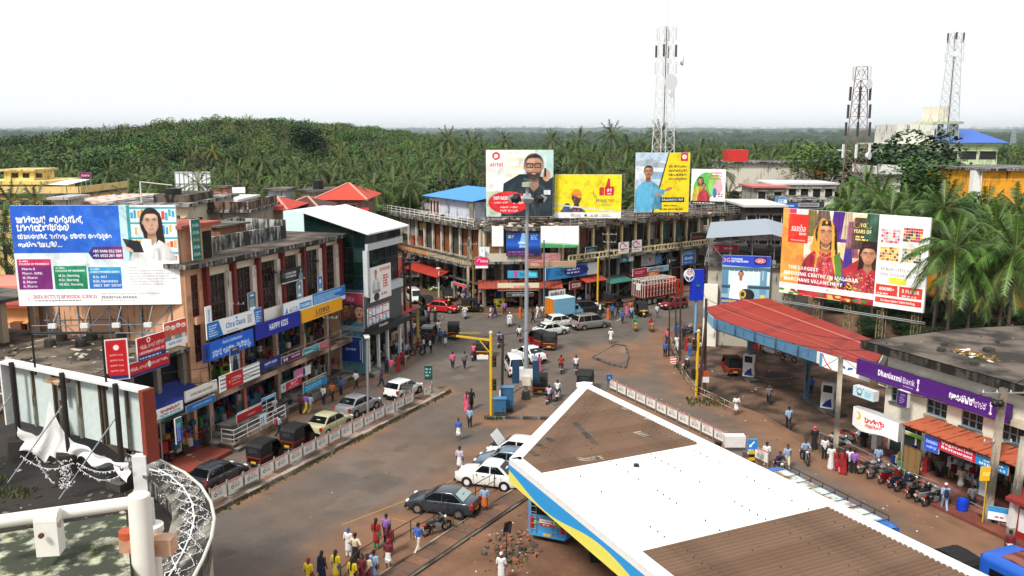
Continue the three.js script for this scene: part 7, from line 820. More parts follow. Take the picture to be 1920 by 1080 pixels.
function leafCrown(n,R,clumps,c0){ // leaf sized faces spread through overlapping clumps
const g=mb(),cl=[];for(let k=0;k<clumps;k++){const a=rr(0,6.28),e=rr(-0.35,1),q=Math.sqrt(rnd())*0.72;cl.push([Math.cos(a)*q*R,e*R*0.5+R*0.35,Math.sin(a)*q*R,R*rr(0.28,0.48),rr(0.65,1.35)]);}
for(let k=0;k<n;k++){const c=cl[k%clumps],a=rr(0,6.28),y=rr(-0.75,1),r=Math.sqrt(1-y*y)*(0.75+0.28*rnd()),x=c[0]+Math.cos(a)*r*c[3],yy=c[1]+y*c[3]*0.85,z=c[2]+Math.sin(a)*r*c[3],q=R*rr(0.03,0.058),t=rr(0,6.28),b=c[4]*rr(0.8,1.2),ux=Math.cos(t)*q,uz=Math.sin(t)*q,uy=rr(-0.5,0.5)*q,vx=-Math.sin(t)*q*0.6,vz=Math.cos(t)*q*0.6,vy=rr(-0.6,0.6)*q;g.color(c0[0]*b,c0[1]*b,c0[2]*b);g.quad([x-ux,yy-uy,z-uz],[x+vx,yy+vy,z+vz],[x+ux,yy+uy,z+uz],[x-vx,yy-vy,z-vz]);}
return g.geo();
}
const CROWNS=[leafCrown(3000,1,24,[0.045,0.115,0.018]),leafCrown(2600,1,18,[0.085,0.15,0.022]),leafCrown(5200,1,30,[0.02,0.055,0.013])];
const FARC=[leafCrown(600,1,9,[0.035,0.08,0.025]),leafCrown(600,1,8,[0.05,0.095,0.03])];
const ORD=['leftmost','second','third','fourth','fifth','sixth','seventh','eighth','ninth','tenth','eleventh','twelfth','thirteenth','fourteenth','fifteenth'];
function palm(px,py,z,label,near,group,k){const c=AT(px,py,z),h0=hillH(c.x,c.z),t=thg('coconut_palm',label,'palm tree',[c.x,h0,c.z],rr(0,6.28),group),s=near?rr(0.95,1.12):rr(0.85,1.15),H=c.y-h0;const tr=mesh('trunk',trunkGeo,barkM,t);tr.scale.set(1,H,1);const cr=mesh('crown',near?NEARP[k%2]:PALMS[k%3],near?leafN:leafM,t);cr.position.y=H;cr.scale.setScalar(s);return t;}
function palmRow(where,list){list=list.slice().sort((a,b)=>a[0]-b[0]);list.forEach((q,k)=>palm(q[0],q[1],q[2],`${k < ORD.length ? (k === 0 ? 'leftmost' : ORD[k] + ' from left') : 'rightmost'} of the coconut palms ${where}`,false,'coconut palms '+where,k));}
palmRow('beyond the yellow house and hospital billboard',[[205,322,180],[228,318,190],[290,335,165],[345,316,205],[372,345,150],[420,334,170],[448,318,200],[240,374,118],[60,322,210],[118,330,185]]);
palmRow('behind the red hip roofed house',[[492,302,200],[520,338,170],[560,322,185],[600,318,200],[636,300,215],[662,320,190],[700,352,140],[690,306,205]]);
palmRow('between the red hip roof and the phone billboard',[[738,345,145],[768,342,140],[752,300,200],[792,300,190],[828,300,175],[840,260,195],[878,300,170],[884,268,210],[905,282,190]]);
palmRow('rising behind the yellow roof billboards',[[946,262,230],[1035,262,215],[1062,285,185],[1086,262,205],[1088,300,165],[1110,290,190],[1146,252,185],[1178,272,200],[1204,266,215],[1238,254,180],[1020,300,175],[1125,325,165]]);
palmRow('behind the terraced houses right of the masts',[[1286,285,200],[1312,284,190],[1336,280,215],[1418,288,200],[1446,300,180],[1480,285,210],[1506,290,200],[1390,296,205],[1362,300,190],[1350,320,165]]);
palmRow('at the left edge behind the hospital billboard',[[20,380,118],[66,378,112],[6,440,82],[-30,470,80]]);
[[1650,372,98,'bushy coconut palm above the left end of the saree billboard'],[1622,345,120,'slim coconut palm in front of the reddish lattice mast'],[1770,392,88,'coconut palm crown above the right corner of the saree billboard'],[1790,468,68,'big coconut palm overlapping the right edge of the saree billboard'],[1868,425,92,'coconut palm in front of the bright yellow building'],[1905,470,66,'large coconut palm cut by the right picture edge above the bank roof'],[1730,425,95,'lower coconut palm squeezed behind the saree billboard top'],[1840,455,100,'dark coconut palm between the two big palms at right'],[1946,420,84,'coconut palm half outside the right picture edge'],[1590,385,105,'low coconut palm beside the grey jeans shop'],[1768,430,98,'coconut palm directly left of the yellow house pier'],[1812,418,102,'coconut palm covering the left corner of the yellow house'],[1845,398,104,'coconut palm standing against the orange wall grooves'],[1700,395,108,'feathery coconut palm above the saree billboard centre'],[1885,500,78,'low coconut palm filling the gap behind the bank roof'],[1825,505,80,'dark low coconut palm beside the leaning trunks'],[1740,372,118,'small coconut palm in front of the dark shade tree'],[1908,392,98,'coconut palm cut by the picture edge before the yellow wall'],[1862,470,84,'broad coconut palm between the big one and the edge palm'],[1670,405,90,'low coconut palm crown touching the saree billboard top']].forEach((q,k)=>palm(q[0],q[1],q[2],q[3],true,null,k));
function tree(px,py,z,R,label,k){const c=AT(px,py,z),h0=hillH(c.x,c.z),y=Math.max(h0+2,c.y-R*0.5),t=thg('shade_tree',label,'tree',[c.x,h0,c.z],rr(0,6));const g=mb();g.cyl([0,0,0],[0.1,y-h0,0],0.45,0.28,8);for(let j=0;j<5;j++){const a=j*1.3;g.cyl([0.05,(y-h0)*0.75,0],[Math.cos(a)*R*0.5,y-h0+R*0.4,Math.sin(a)*R*0.5],0.18,0.06,6);}g.bd('trunk',barkM,t);const cr=mesh('crown',CROWNS[k],leafM,t);cr.position.y=y-h0-R*0.15;cr.scale.setScalar(R);}
[[1690,305,140,9,'huge dark shade tree in front of the blue roofed house',2],[1655,320,150,7,'dark round tree beside the reddish lattice mast',2],[1740,330,120,6,'dark green tree below the blue roofed house',0],[1545,300,165,7.5,'yellow green spreading tree left of the reddish lattice mast',1],[1590,300,185,6,'green tree behind the reddish lattice mast',0],[1785,385,100,4,'mid green bush tree beside the yellow building',0],[905,378,130,3,'small yellow green tree left of the phone billboard',1],[1235,300,200,6,'dark tree at the foot of the tall white mast',2],[580,252,330,9,'dark round tree standing out on the wooded hill',2],[200,300,200,7,'flat topped green tree behind the small purple sign',0],[790,375,145,4.5,'dense green tree right of the red hip roof',0],[1000,330,165,6,'dark tree behind the phone billboard',2],[650,370,125,3.5,'yellowish bush beside the red hip roof',1]].forEach((q)=>tree(...q));
const HOUSES=[]; // places kept free of wood, filled by the far houses
function forest(name,label,geo,n,d0,d1,pw,s0,s1,lift,trunk){
const m=[],col=[],o=new THREE.Object3D();let tries=0;
while(m.length<n&&tries++<n*4){const d=Math.pow(lerp(Math.pow(d0,pw),Math.pow(d1,pw),rnd()),1/pw),px=rr(-160,2080),x=(px-960)/FPX*d,z=-d;if(HOUSES.some((h)=>Math.hypot(h[0]-x,h[1]-z)<h[2]))continue;if(d<250&&x>60&&rnd()<0.4)continue;
const s=rr(s0,s1),h=hillH(x,z);o.position.set(x,h+lift*rr(0.75,1.2),z);o.rotation.set(0,rr(0,6.28),0);o.scale.set(s,s*rr(0.8,1.15),s);o.updateMatrix();m.push(o.matrix.clone());const k=rr(0.35,1.5);col.push([k*rr(0.8,1.5),k,k*rr(0.6,1)]);}
const im=new THREE.InstancedMesh(geo,leafM,m.length);im.name=nm(name);m.forEach((q,k)=>{im.setMatrixAt(k,q);im.setColorAt(k,new THREE.Color(...col[k]));});scene.add(im);tag(im,label,null,null,'stuff');
}
// ---------- houses and masts behind ----------
function house(px0,px1,pyT,z,dep,label,o={}){ // front wall between two sight lines at distance z
const a=AT(px0,pyT,z),b=AT(px1,pyT,z),w=b.x-a.x,H=a.y-(o.base||0),g=thg(o.name||'house',label,o.cat||'house',[(a.x+b.x)/2,o.base||0,-z],o.turn||0),wm=pls(o.c||[0.6,0.58,0.54]);
HOUSES.push([(a.x+b.x)/2,-z-dep/2,Math.max(w,dep)*0.62]);
mb().bx(-w/2,w/2,0,H,-dep,0).bd('wall',wm,g);if(!o.hip)mb().bx(-w/2-0.5,w/2+0.5,H,H+0.3,-dep-0.5,0.7).bd('roof',o.rm||(o.rc?pls(o.rc):M.concD),g);
if(o.hip){const y=H,q=o.hip,e=0.9,r=[[-w/2-e,y,e],[w/2+e,y,e],[w/2+e,y,-dep-e],[-w/2-e,y,-dep-e]],rl=Math.max(0.1,w/2-dep/2),A=[-rl,y+q,-dep/2],B=[rl,y+q,-dep/2],m=mt(o.rc||[0.55,0.07,0.05],0.75,{map:TX.fine});mb().quad(r[0],r[1],B,A).quad(r[2],r[3],A,B).quad(r[1],r[2],B,B).quad(r[3],r[0],A,A).bd('roof',m,g);mb().bar(A,r[0],0.25).bar(B,r[1],0.25).bar(A,B,0.25).bd('ridge_tiles',mt([0.6,0.35,0.28],0.8),g);}
const n=o.win??Math.max(1,Math.round(w/3.2)),fl=o.fl||Math.max(1,Math.round(H/3.6));for(let f=0;f<fl;f++)for(let k=0;k<n;k++){const x=lerp(-w/2,w/2,(k+0.5)/n),y=f*H/fl+1.1,ww=Math.min(o.ww||1.3,w/n*0.8);const wd=new THREE.Group();wd.name='window';g.add(wd);mb().bx(x-ww/2-0.1,x+ww/2+0.1,y-0.1,y+1.6,0.0,0.06).bd('frame',o.fm||M.white,wd);mb().bx(x-ww/2,x+ww/2,y,y+1.5,0.06,0.075).bd('pane',pick([M.winA,M.winB,M.dark]),wd);if(f)mb().bx(x-ww/2-0.3,x+ww/2+0.3,y+1.65,y+1.75,0,0.5).bd('sunshade',wm,wd);}
if(o.tank){const x=o.tank*w/2;mb().cyl([x,H+0.3,-2],[x,H+1.6,-2],0.8,0.75,12).bd('water_tank',M.black,g);}
if(o.par)mb().bx(-w/2,w/2,H+0.3,H+0.3+o.par,0.3,0.45).bx(-w/2-0.3,-w/2-0.15,H+0.3,H+0.3+o.par,-dep,0.3).bx(w/2+0.15,w/2+0.3,H+0.3,H+0.3+o.par,-dep,0.3).bd('parapet',o.pm||wm,g);
if(o.more)o.more(g,w,H,dep);return g;
}
const yel=pls([0.82,0.66,0.28]);
house(-60,150,366,128,16,'cream yellow stepped house at the left edge with flat terraces',{c:[0.8,0.62,0.3],par:1,more(g,w,H){mb().bx(-w/2,w*0.1,H+0.3,H+1.5,-12,-2).bd('upper_storey',yel,g);mb().bx(-w/2,w*0.15,H+1.5,H+2.0,-12.5,-1.2).bd('upper_parapet',yel,g);mb().bx(-w*0.3,-w*0.03,H+2.0,H+3.4,-10,-4).bd('tower',yel,g);mb().bx(-w*0.34,w*0.0,H+3.4,H+3.7,-10.5,-3.4).bd('tower_roof',pls([0.7,0.58,0.3]),g);mb().quad([w*0.12,H+1.5,-1.5],[w*0.34,H+1.4,-1.5],[w*0.34,H+1.9,-9],[w*0.12,H+2,-9]).bd('white_sheet_roof',M.white,g);for(const x of[-0.2,-0.1,0.02])mb().bx(w*x-0.5,w*x+0.5,H+2.4,H+3.1,-4,-3.96).bd('vent_opening',M.dark,g);}});
house(128,232,382,104,14,'low shed with a red and white washed sheet roof',{rm:mt([0.75,0.62,0.58],0.7,{map:TX.rust}),name:'shed',cat:'shed',win:3});
house(102,126,374,100,4,'small grey concrete tank room with a shutter',{rc:[0.5,0.5,0.5],c:[0.5,0.5,0.48],win:1,base:6});
house(196,350,387,82,14,'white washed house under a dark stained roof with a black water tank',{c:[0.7,0.62,0.5],rm:M.mouldy,tank:0.5,win:4,more(g,w,H){mb().cyl([-w*0.1,H+0.3,-1],[-w*0.1,H+2.3,-1],0.07).cyl([-w*0.1,H+2.3,-1],[w*0.24,H+1.9,-2],0.05).bd('water_pipe',M.white,g);mb().bx(w*0.05,w*0.48,H+0.3,H+1.0,-8,-1).bd('roof_wall',mld([0.2,0.16,0.13]),g);}});
house(395,425,352,165,9,'small salmon pink house among the palms',{c:[0.75,0.42,0.32],win:2});house(398,442,378,112,9,'shed with white sheet roof in front of the small white billboard',{rm:M.white,name:'shed',cat:'shed'});
house(503,534,358,122,5,'little tank house of grey and pale blue plaster',{c:[0.55,0.58,0.62],win:2});house(564,606,360,124,7,'grey concrete house with black tanks on its roof',{c:[0.5,0.47,0.43],tank:0.3});
house(600,678,374,118,12,'house under a big bright red hip roof',{hip:1.9,c:[0.3,0.2,0.16],rc:[0.62,0.085,0.045],more(g,w,H){mb().quad([-w/2-1,H-2.2,2.4],[w/2+1,H-2.2,2.4],[w/2+1,H-1.1,0.1],[-w/2-1,H-1.1,0.1]).bd('porch_roof',mt([0.5,0.05,0.05],0.7),g);}});
house(466,528,393,98,9,'low house with a scarlet sheet hip roof behind the parapets',{hip:1.2,rc:[0.62,0.07,0.05],c:[0.4,0.3,0.25]});house(532,590,392,106,9,'low house under a maroon tiled roof with pale ridges',{hip:1.2,rc:[0.12,0.035,0.03],c:[0.5,0.46,0.42]});
house(340,465,398,88,10,'black stained flat roofed house behind the column building',{rm:M.mouldy,c:[0.4,0.35,0.3],par:0.8,pm:mld([0.3,0.2,0.15])});
house(792,905,392,134,12,'old terraced house with mouldy roof behind the blue shed',{rm:M.mouldy,c:[0.55,0.6,0.65],par:0.7,pm:M.mouldy});
house(165,210,270,470,12,'long white roofed building on the wooded hillside',{rm:mt([0.6,0.66,0.74],0.5),c:[0.8,0.75,0.6],base:12});
house(1366,1590,306,172,14,'long run down white house row with shaded verandas',{c:[0.7,0.66,0.6],rm:M.mouldy,win:9,fl:2,ww:3,fm:pls([0.4,0.36,0.32]),more(g,w,H){mb().bx(-w/2,-w/2+4,H+0.3,H+2.6,-5,-0.5).bd('red_room',mt([0.6,0.04,0.03],0.6),g);mb().bx(w*0.36,w*0.48,H+0.2,H+2.4,-5,0.6).bd('blue_room',mt([0.1,0.22,0.34],0.7),g);mb().bx(w*0.34,w*0.5,H+2.4,H+2.6,-5.5,1).bd('blue_room_roof',mt([0.6,0.55,0.5],0.7),g);mb().bx(w*0.2,w*0.33,H-2.6,H-0.6,0.8,0.9).bd('orange_poster',mt([0.6,0.22,0.06],0.7),g);}});
house(1452,1566,346,152,10,'long low hall with a white sheet roof',{rm:M.white,c:[0.75,0.74,0.7],win:5});house(1414,1474,352,148,8,'hut with a faded pink sheet roof',{rm:mt([0.55,0.2,0.18],0.7),c:[0.4,0.38,0.34]});
house(1285,1400,398,140,16,'mould black terrace house with railed balconies behind the right wing',{rm:M.mouldy,c:[0.5,0.46,0.4],par:1,pm:M.mouldy,win:5,fl:3});house(1398,1470,388,128,12,'dark shop house with grey fascia beyond the sheet canopy',{c:[0.1,0.08,0.08],rm:mt([0.6,0.6,0.6],0.6),win:3});
house(1478,1546,378,138,10,'grey fronted clothing shop behind the saree billboard',{c:[0.32,0.34,0.36],rm:M.mouldy,win:3});
house(1690,1872,272,185,22,'pale green four storey house with a blue sheet roof and roof tank',{c:[0.62,0.72,0.5],win:5,fl:5,ww:3.2,fm:mt([0.05,0.05,0.08],0.6),rc:[0.6,0.66,0.5],more(g,w,H){mb().quad([-w*0.1,H+0.5,1.2],[w*0.58,H+0.5,1.2],[w*0.5,H+3.4,-12],[-w*0.05,H+3.4,-12]).bd('blue_roof',mt([0.04,0.16,0.55],0.5,{side:THREE.DoubleSide}),g);mb().bx(-w*0.5,-w*0.1,H+0.3,H+4.4,-14,-3).bd('stair_block',pls([0.75,0.74,0.7]),g);mb().bx(-w*0.12,w*0.2,H+4.5,H+5,-12,-3).bd('tank_deck',pls([0.6,0.64,0.45]),g);for(const x of[0.02,0.12,0.18])mb().bx(w*x-0.4,w*x+0.4,H+0.3,H+4.5,-6,-5).bd('deck_pillar',pls([0.6,0.66,0.5]),g);mb().bx(-w*0.1,w*0.08,H+5,H+8.2,-9,-5).bd('roof_tank',pls([0.8,0.76,0.66]),g);}});
house(1836,2000,320,108,14,'bright yellow house with white corner piers and a stained flat roof',{c:[0.82,0.42,0.03],rm:M.mouldy,win:0,more(g,w,H){mb().bx(-w/2-0.8,-w/2+0.3,0,H,-0.6,0.3).bx(-w/2+1,-w/2+3,0,H*0.62,0.05,0.6).bd('white_pier',pls([0.82,0.82,0.82]),g);for(let y=H-1.2;y>3;y-=1.4)mb().bx(-w/2+0.3,w/2,y,y+0.06,0,0.05).bd('groove_band',mt([0.85,0.6,0.2],0.8),g);mb().bx(-w/2+2,w/2,H*0.62,H*0.62+0.35,0,1).bd('mossy_ledge',mld([0.25,0.28,0.12]),g);}});
house(1645,1690,330,128,9,'white house with a scalloped parapet behind the palms',{c:[0.8,0.8,0.8],par:1.2,win:2,fl:3});house(-90,74,575,69,6,'orange plastered low house with a tiled edge left of the black roof',{c:[0.8,0.46,0.22],rm:tileRed,win:2,more(g,w,H){mb().bx(w*0.2,w*0.32,H-3.2,H-1.2,0.08,0.7).bd('window_grille',mt([0.2,0.1,0.05],0.8),g);const d=new THREE.Group();d.name='satellite_dish';g.add(d);mb().at(mat4(w*0.02,H-2.4,1,0.3,1.2)).sph([0,0,0],[0.7,0.2,0.7],14,-1,0).bd('dish',mt([0.55,0.08,0.06],0.5,{side:THREE.DoubleSide}),d);mb().cyl([w*0.02,H-4,1],[w*0.02,H-2.5,1],0.05).bd('pole',M.steel,d);}});
house(-120,42,540,74,5,'salmon roofed outhouse at the left edge below the palms',{c:[0.7,0.36,0.28],rm:mt([0.65,0.3,0.24],0.8),win:1});
// far boards
for(const[a,b,z,l,c,n]of[[[327,322],[397,366],172,'white back of a big hoarding frame among the palms','#eef2f4',1],[[435,351],[460,362],150,'small white roof board near the palms','#f6f6f4',0],[[148,323],[171,334],175,'small purple sign with pale script in the trees','#7a1c54',2],[[1454,372],[1476,386],137,'blue and white board on the terraces behind the right wing','#2f8fd0',3],[[1473,381],[1496,391],136.5,'cobalt blue shop board beside the grey clothing shop','#1f5fc0',4],[[1497,380],[1536,388],137.4,'grey clothing shop fascia with dark lettering','#9a9ca0',5]]){
const p=AT(a[0],a[1],z),q=AT(b[0],b[1],z),w=q.x-p.x,h=p.y-q.y,g=thg('sign_board',l,'sign',[(p.x+q.x)/2,q.y,-z]),rg=region(w*14,h*14,(x,W,H)=>{R(x,c,0,0,W,H);if(n===2)T(x,'Sudra',W/2,H/2,H*0.5,'#f0c8d8',{i:1});if(n===3){R(x,'#eaf2f8',W*0.25,H*0.15,W*0.7,H*0.5);lns(x,'#2f6fb0',W*0.3,H*0.25,W*0.6,2,H*0.2,H*0.1);}if(n===4)lns(x,'#cfe0ff',W*0.1,H*0.35,W*0.8,1,1,H*0.25);if(n===5)T(x,'JEANS MAKER',W/2,H/2,H*0.5,'#223',{w:W*0.8});});
mb().bx(-w/2,w/2,0,h,-0.1,0).bd('board',M.white,g);mb().quad([-w/2,0,0.01],[w/2,0,0.01],[w/2,h,0.01],[-w/2,h,0.01],rg.uv).bd('printed_face',rg.mat,g);if(n<3)for(const x of[-0.4,0,0.4])mb().cyl([x*w,-q.y+(n?0:4),-0.15],[x*w,h,-0.15],0.12).bd('post',M.steel,g);
if(n===1){const f=mb();for(let k=0;k<=8;k++)f.bar([lerp(-w/2,w/2,k/8),0,0.12],[lerp(-w/2,w/2,k/8),h,0.12],0.08);for(const y of[0.1,h/2,h-0.1])f.bar([-w/2,y,0.16],[w/2,y,0.16],0.08);f.bd('frame_bars',M.steel,g);}
}
// lattice masts
function mast(pxB,pyB,pxT,pyT,z,w0,w1,label,m,o={}){
const b=AT(pxB,pyB,z),t=AT(pxT,pyT,z),y0=o.base||0,H=t.y-y0,g=thg('lattice_mast',label,'telecom mast',[b.x,y0,-z],0.4),n=o.n||14,W=(s)=>lerp(w0,w1,s)/2,c=[[-1,-1],[1,-1],[1,1],[-1,1]];
const leg=o.leg||0.16,br=o.br||0.08;for(let k=0;k<4;k++)mb().bar([c[k][0]*W(0),0,c[k][1]*W(0)],[c[k][0]*W(1),H,c[k][1]*W(1)],leg).bd('leg',m,g);
for(let j=0;j<n;j++){const s=j/n,e=(j+1)/n,f=mb();for(let k=0;k<4;k++){const a=c[k],d=c[(k+1)%4],P=(q,s)=>[q[0]*W(s),s*H,q[1]*W(s)];f.bar(P(a,s),P(d,e),br).bar(P(d,s),P(a,e),br).bar(P(a,e),P(d,e),br);}f.bd('bracing',m,g);}
const aM=mt([0.75,0.77,0.78],0.5),dk=mt([0.1,0.09,0.09],0.7);for(const[s,k]of o.ant||[]){const w=W(s)+0.25;for(const q of c)mb().box(q[0]*w,s*H,q[1]*w,0.3,2,0.2).bd('antenna',k?dk:aM,g);}for(const[s,x,r]of o.dish||[])mb().at(mat4(x,s*H,W(s)+0.5,x*0.4,Math.PI/2)).cyl([0,-0.2,0],[0,0.25,0],r*0.7,r,16).bd('dish',aM,g);
mb().cyl([0,0,0],[0,H,0],0.09,0.09,5).bd('cable_run',dk,g);if(o.rod)mb().cyl([0,H,0],[0,H+o.rod,0],0.06,0.03,5).bd('lightning_rod',m,g);return g;
}
mast(1243,290,1251,50,150,3.7,1.7,'tallest white lattice mast behind the half yellow billboard',mt([0.75,0.75,0.73],0.6),{n:18,ant:[[0.97,0],[0.9,1],[0.83,0]],dish:[[0.86,2.2,0.9],[0.77,0,1.3],[0.72,0.2,0.5]],rod:5,leg:0.1,br:0.04});
mast(1600,360,1613,125,128,3.6,1.1,'shorter reddish lattice mast crowded with antennas',mt([0.3,0.2,0.16],0.8),{n:18,ant:[[0.97,0],[0.88,1],[0.8,1],[0.72,1],[0.62,0]],dish:[[0.92,0.2,0.7],[0.6,0.8,0.6]],leg:0.1,br:0.045});
mast(1776,255,1787,62,182,3.2,1.5,'white lattice mast standing on the pale green house',mt([0.55,0.57,0.58],0.6),{base:19,n:13,ant:[[0.96,1],[0.9,0],[0.8,0]],dish:[[0.82,-1.4,0.6],[0.5,0,0.4]],leg:0.1,br:0.045});
mast(1900,262,1900,244,900,5,2,'tiny pylon on the hazy horizon at right',mt([0.4,0.42,0.44],0.7),{n:8,leg:0.5,br:0.3});
{const m=[],o=new THREE.Object3D();for(let k=0;k<170;k++){const x=rr(36,80),z=-rr(68,125);if(x<36+(-z-68)*0.12||HOUSES.some((h)=>Math.hypot(h[0]-x,h[1]-z)<h[2]))continue;const s=rr(0.9,2.2);o.position.set(x,s*0.2,z);o.rotation.set(0,rr(0,6),0);o.scale.set(s,s*0.8,s);o.updateMatrix();m.push(o.matrix.clone());}const im=new THREE.InstancedMesh(CROWNS[2],leafM,m.length);im.name='undergrowth';m.forEach((q,k)=>im.setMatrixAt(k,q));scene.add(im);tag(im,'dark undergrowth below the palms behind the bank roof',null,null,'stuff');}
forest('forest','coconut palm wood covering the near hill and plain',PALMS[1],2300,150,620,1.6,0.85,1.25,9.5);forest('forest','second growth of coconut palms across the wooded plain',PALMS[2],1900,160,700,1.6,0.8,1.2,8);
forest('forest','broad leaved trees mixed into the palm wood',CROWNS[0],2600,155,800,1.7,3,9,3.5);forest('forest','dark evergreen trees mixed into the palm wood',CROWNS[1],1500,155,800,1.7,3,9,3);forest('forest','far treetops on the plain beyond the hill',FARC[0],10000,600,4600,1.6,5,8,2);forest('forest','hazy treetops on the distant ridges',FARC[1],9000,2500,14000,1.5,10,24,3);
// ---------- vehicles (front towards +z) ----------
const face=(d)=>Math.PI-d*Math.PI/180; // 0 drives away from the viewpoint, 90 to the right
const tyreG=mb().at(mat4(0,0,0,0,0,Math.PI/2)).cyl([0,-0.09,0],[0,0.09,0],0.3,0.3,18).geo(),rimG=mb().at(mat4(0,0,0,0,0,Math.PI/2)).cyl([0,-0.095,0],[0,0.095,0],0.19,0.19,12).geo(),hubG=(()=>{const g=mb();g.at(mat4(0,0,0,0,0,Math.PI/2));for(let k=0;k<6;k++){const a=k*1.047;g.bar([Math.cos(a)*0.05,0.1,Math.sin(a)*0.05],[Math.cos(a)*0.18,0.1,Math.sin(a)*0.18],0.04,0.02);}return g.geo();})();
function wheel(p,x,y,z,s=1,rim=M.chrome,w=1){const g=new THREE.Group();g.name='wheel';g.position.set(x,y,z);g.scale.set(w,s,s);p.add(g);mesh('tyre',tyreG,M.rubber,g);mesh('rim',rimG,rim,g);const h=mesh('spokes',hubG,M.steel,g);h.scale.x=x<0?-1:1;}
const tailM=mt([0.5,0.02,0.015],0.3),lampM=mt([0.7,0.7,0.68],0.2),plateW=mt([0.75,0.75,0.72],0.5),plateY=mt([0.75,0.5,0.03],0.5);
const CARS={
hatch:{L:3.8,W:1.66,H:1.5,low:[[-1.9,0.5],[-1.86,0.85],[-1.6,0.95],[0.6,0.93],[1.25,0.86],[1.75,0.68],[1.9,0.45]],cab:[[1.0,0.9],[0.25,1.45],[-1.35,1.46],[-1.78,0.98]],ax:1.2},
sedan:{L:4.3,W:1.7,H:1.5,low:[[-2.15,0.5],[-2.12,0.88],[-1.9,0.98],[-1.2,1.0],[0.8,0.93],[1.4,0.87],[2.0,0.7],[2.15,0.45]],cab:[[1.05,0.92],[0.3,1.45],[-0.95,1.45],[-1.6,1.02]],ax:1.3},
suv:{L:4.6,W:1.78,H:1.76,low:[[-2.3,0.5],[-2.27,0.95],[-2.1,1.05],[0.9,1.02],[1.55,0.95],[2.15,0.8],[2.3,0.5]],cab:[[1.35,1.0],[0.6,1.68],[-1.95,1.72],[-2.2,1.08]],ax:1.38},
van:{L:3.7,W:1.5,H:1.85,low:[[-1.85,0.45],[-1.83,1.0],[-1.7,1.05],[1.1,1.02],[1.6,0.9],[1.85,0.5]],cab:[[1.62,0.98],[0.95,1.78],[-1.6,1.82],[-1.8,1.05]],ax:1.15},
amb:{L:4.3,W:1.68,H:1.6,low:[[-2.15,0.45],[-2.1,0.75],[-1.8,0.95],[-1.1,1.04],[0.8,1.0],[1.3,0.98],[1.85,0.92],[2.12,0.7],[2.15,0.45]],cab:[[0.85,1.0],[0.35,1.5],[-0.8,1.55],[-1.5,1.02]],ax:1.25,round:1},
};
const sampleP=(P,z)=>{for(let k=0;k+1<P.length;k++)if(z<=P[k+1][0])return lerp(P[k][1],P[k+1][1],clp((z-P[k][0])/(P[k+1][0]-P[k][0])));return P[P.length-1][1];};
const carCache={};
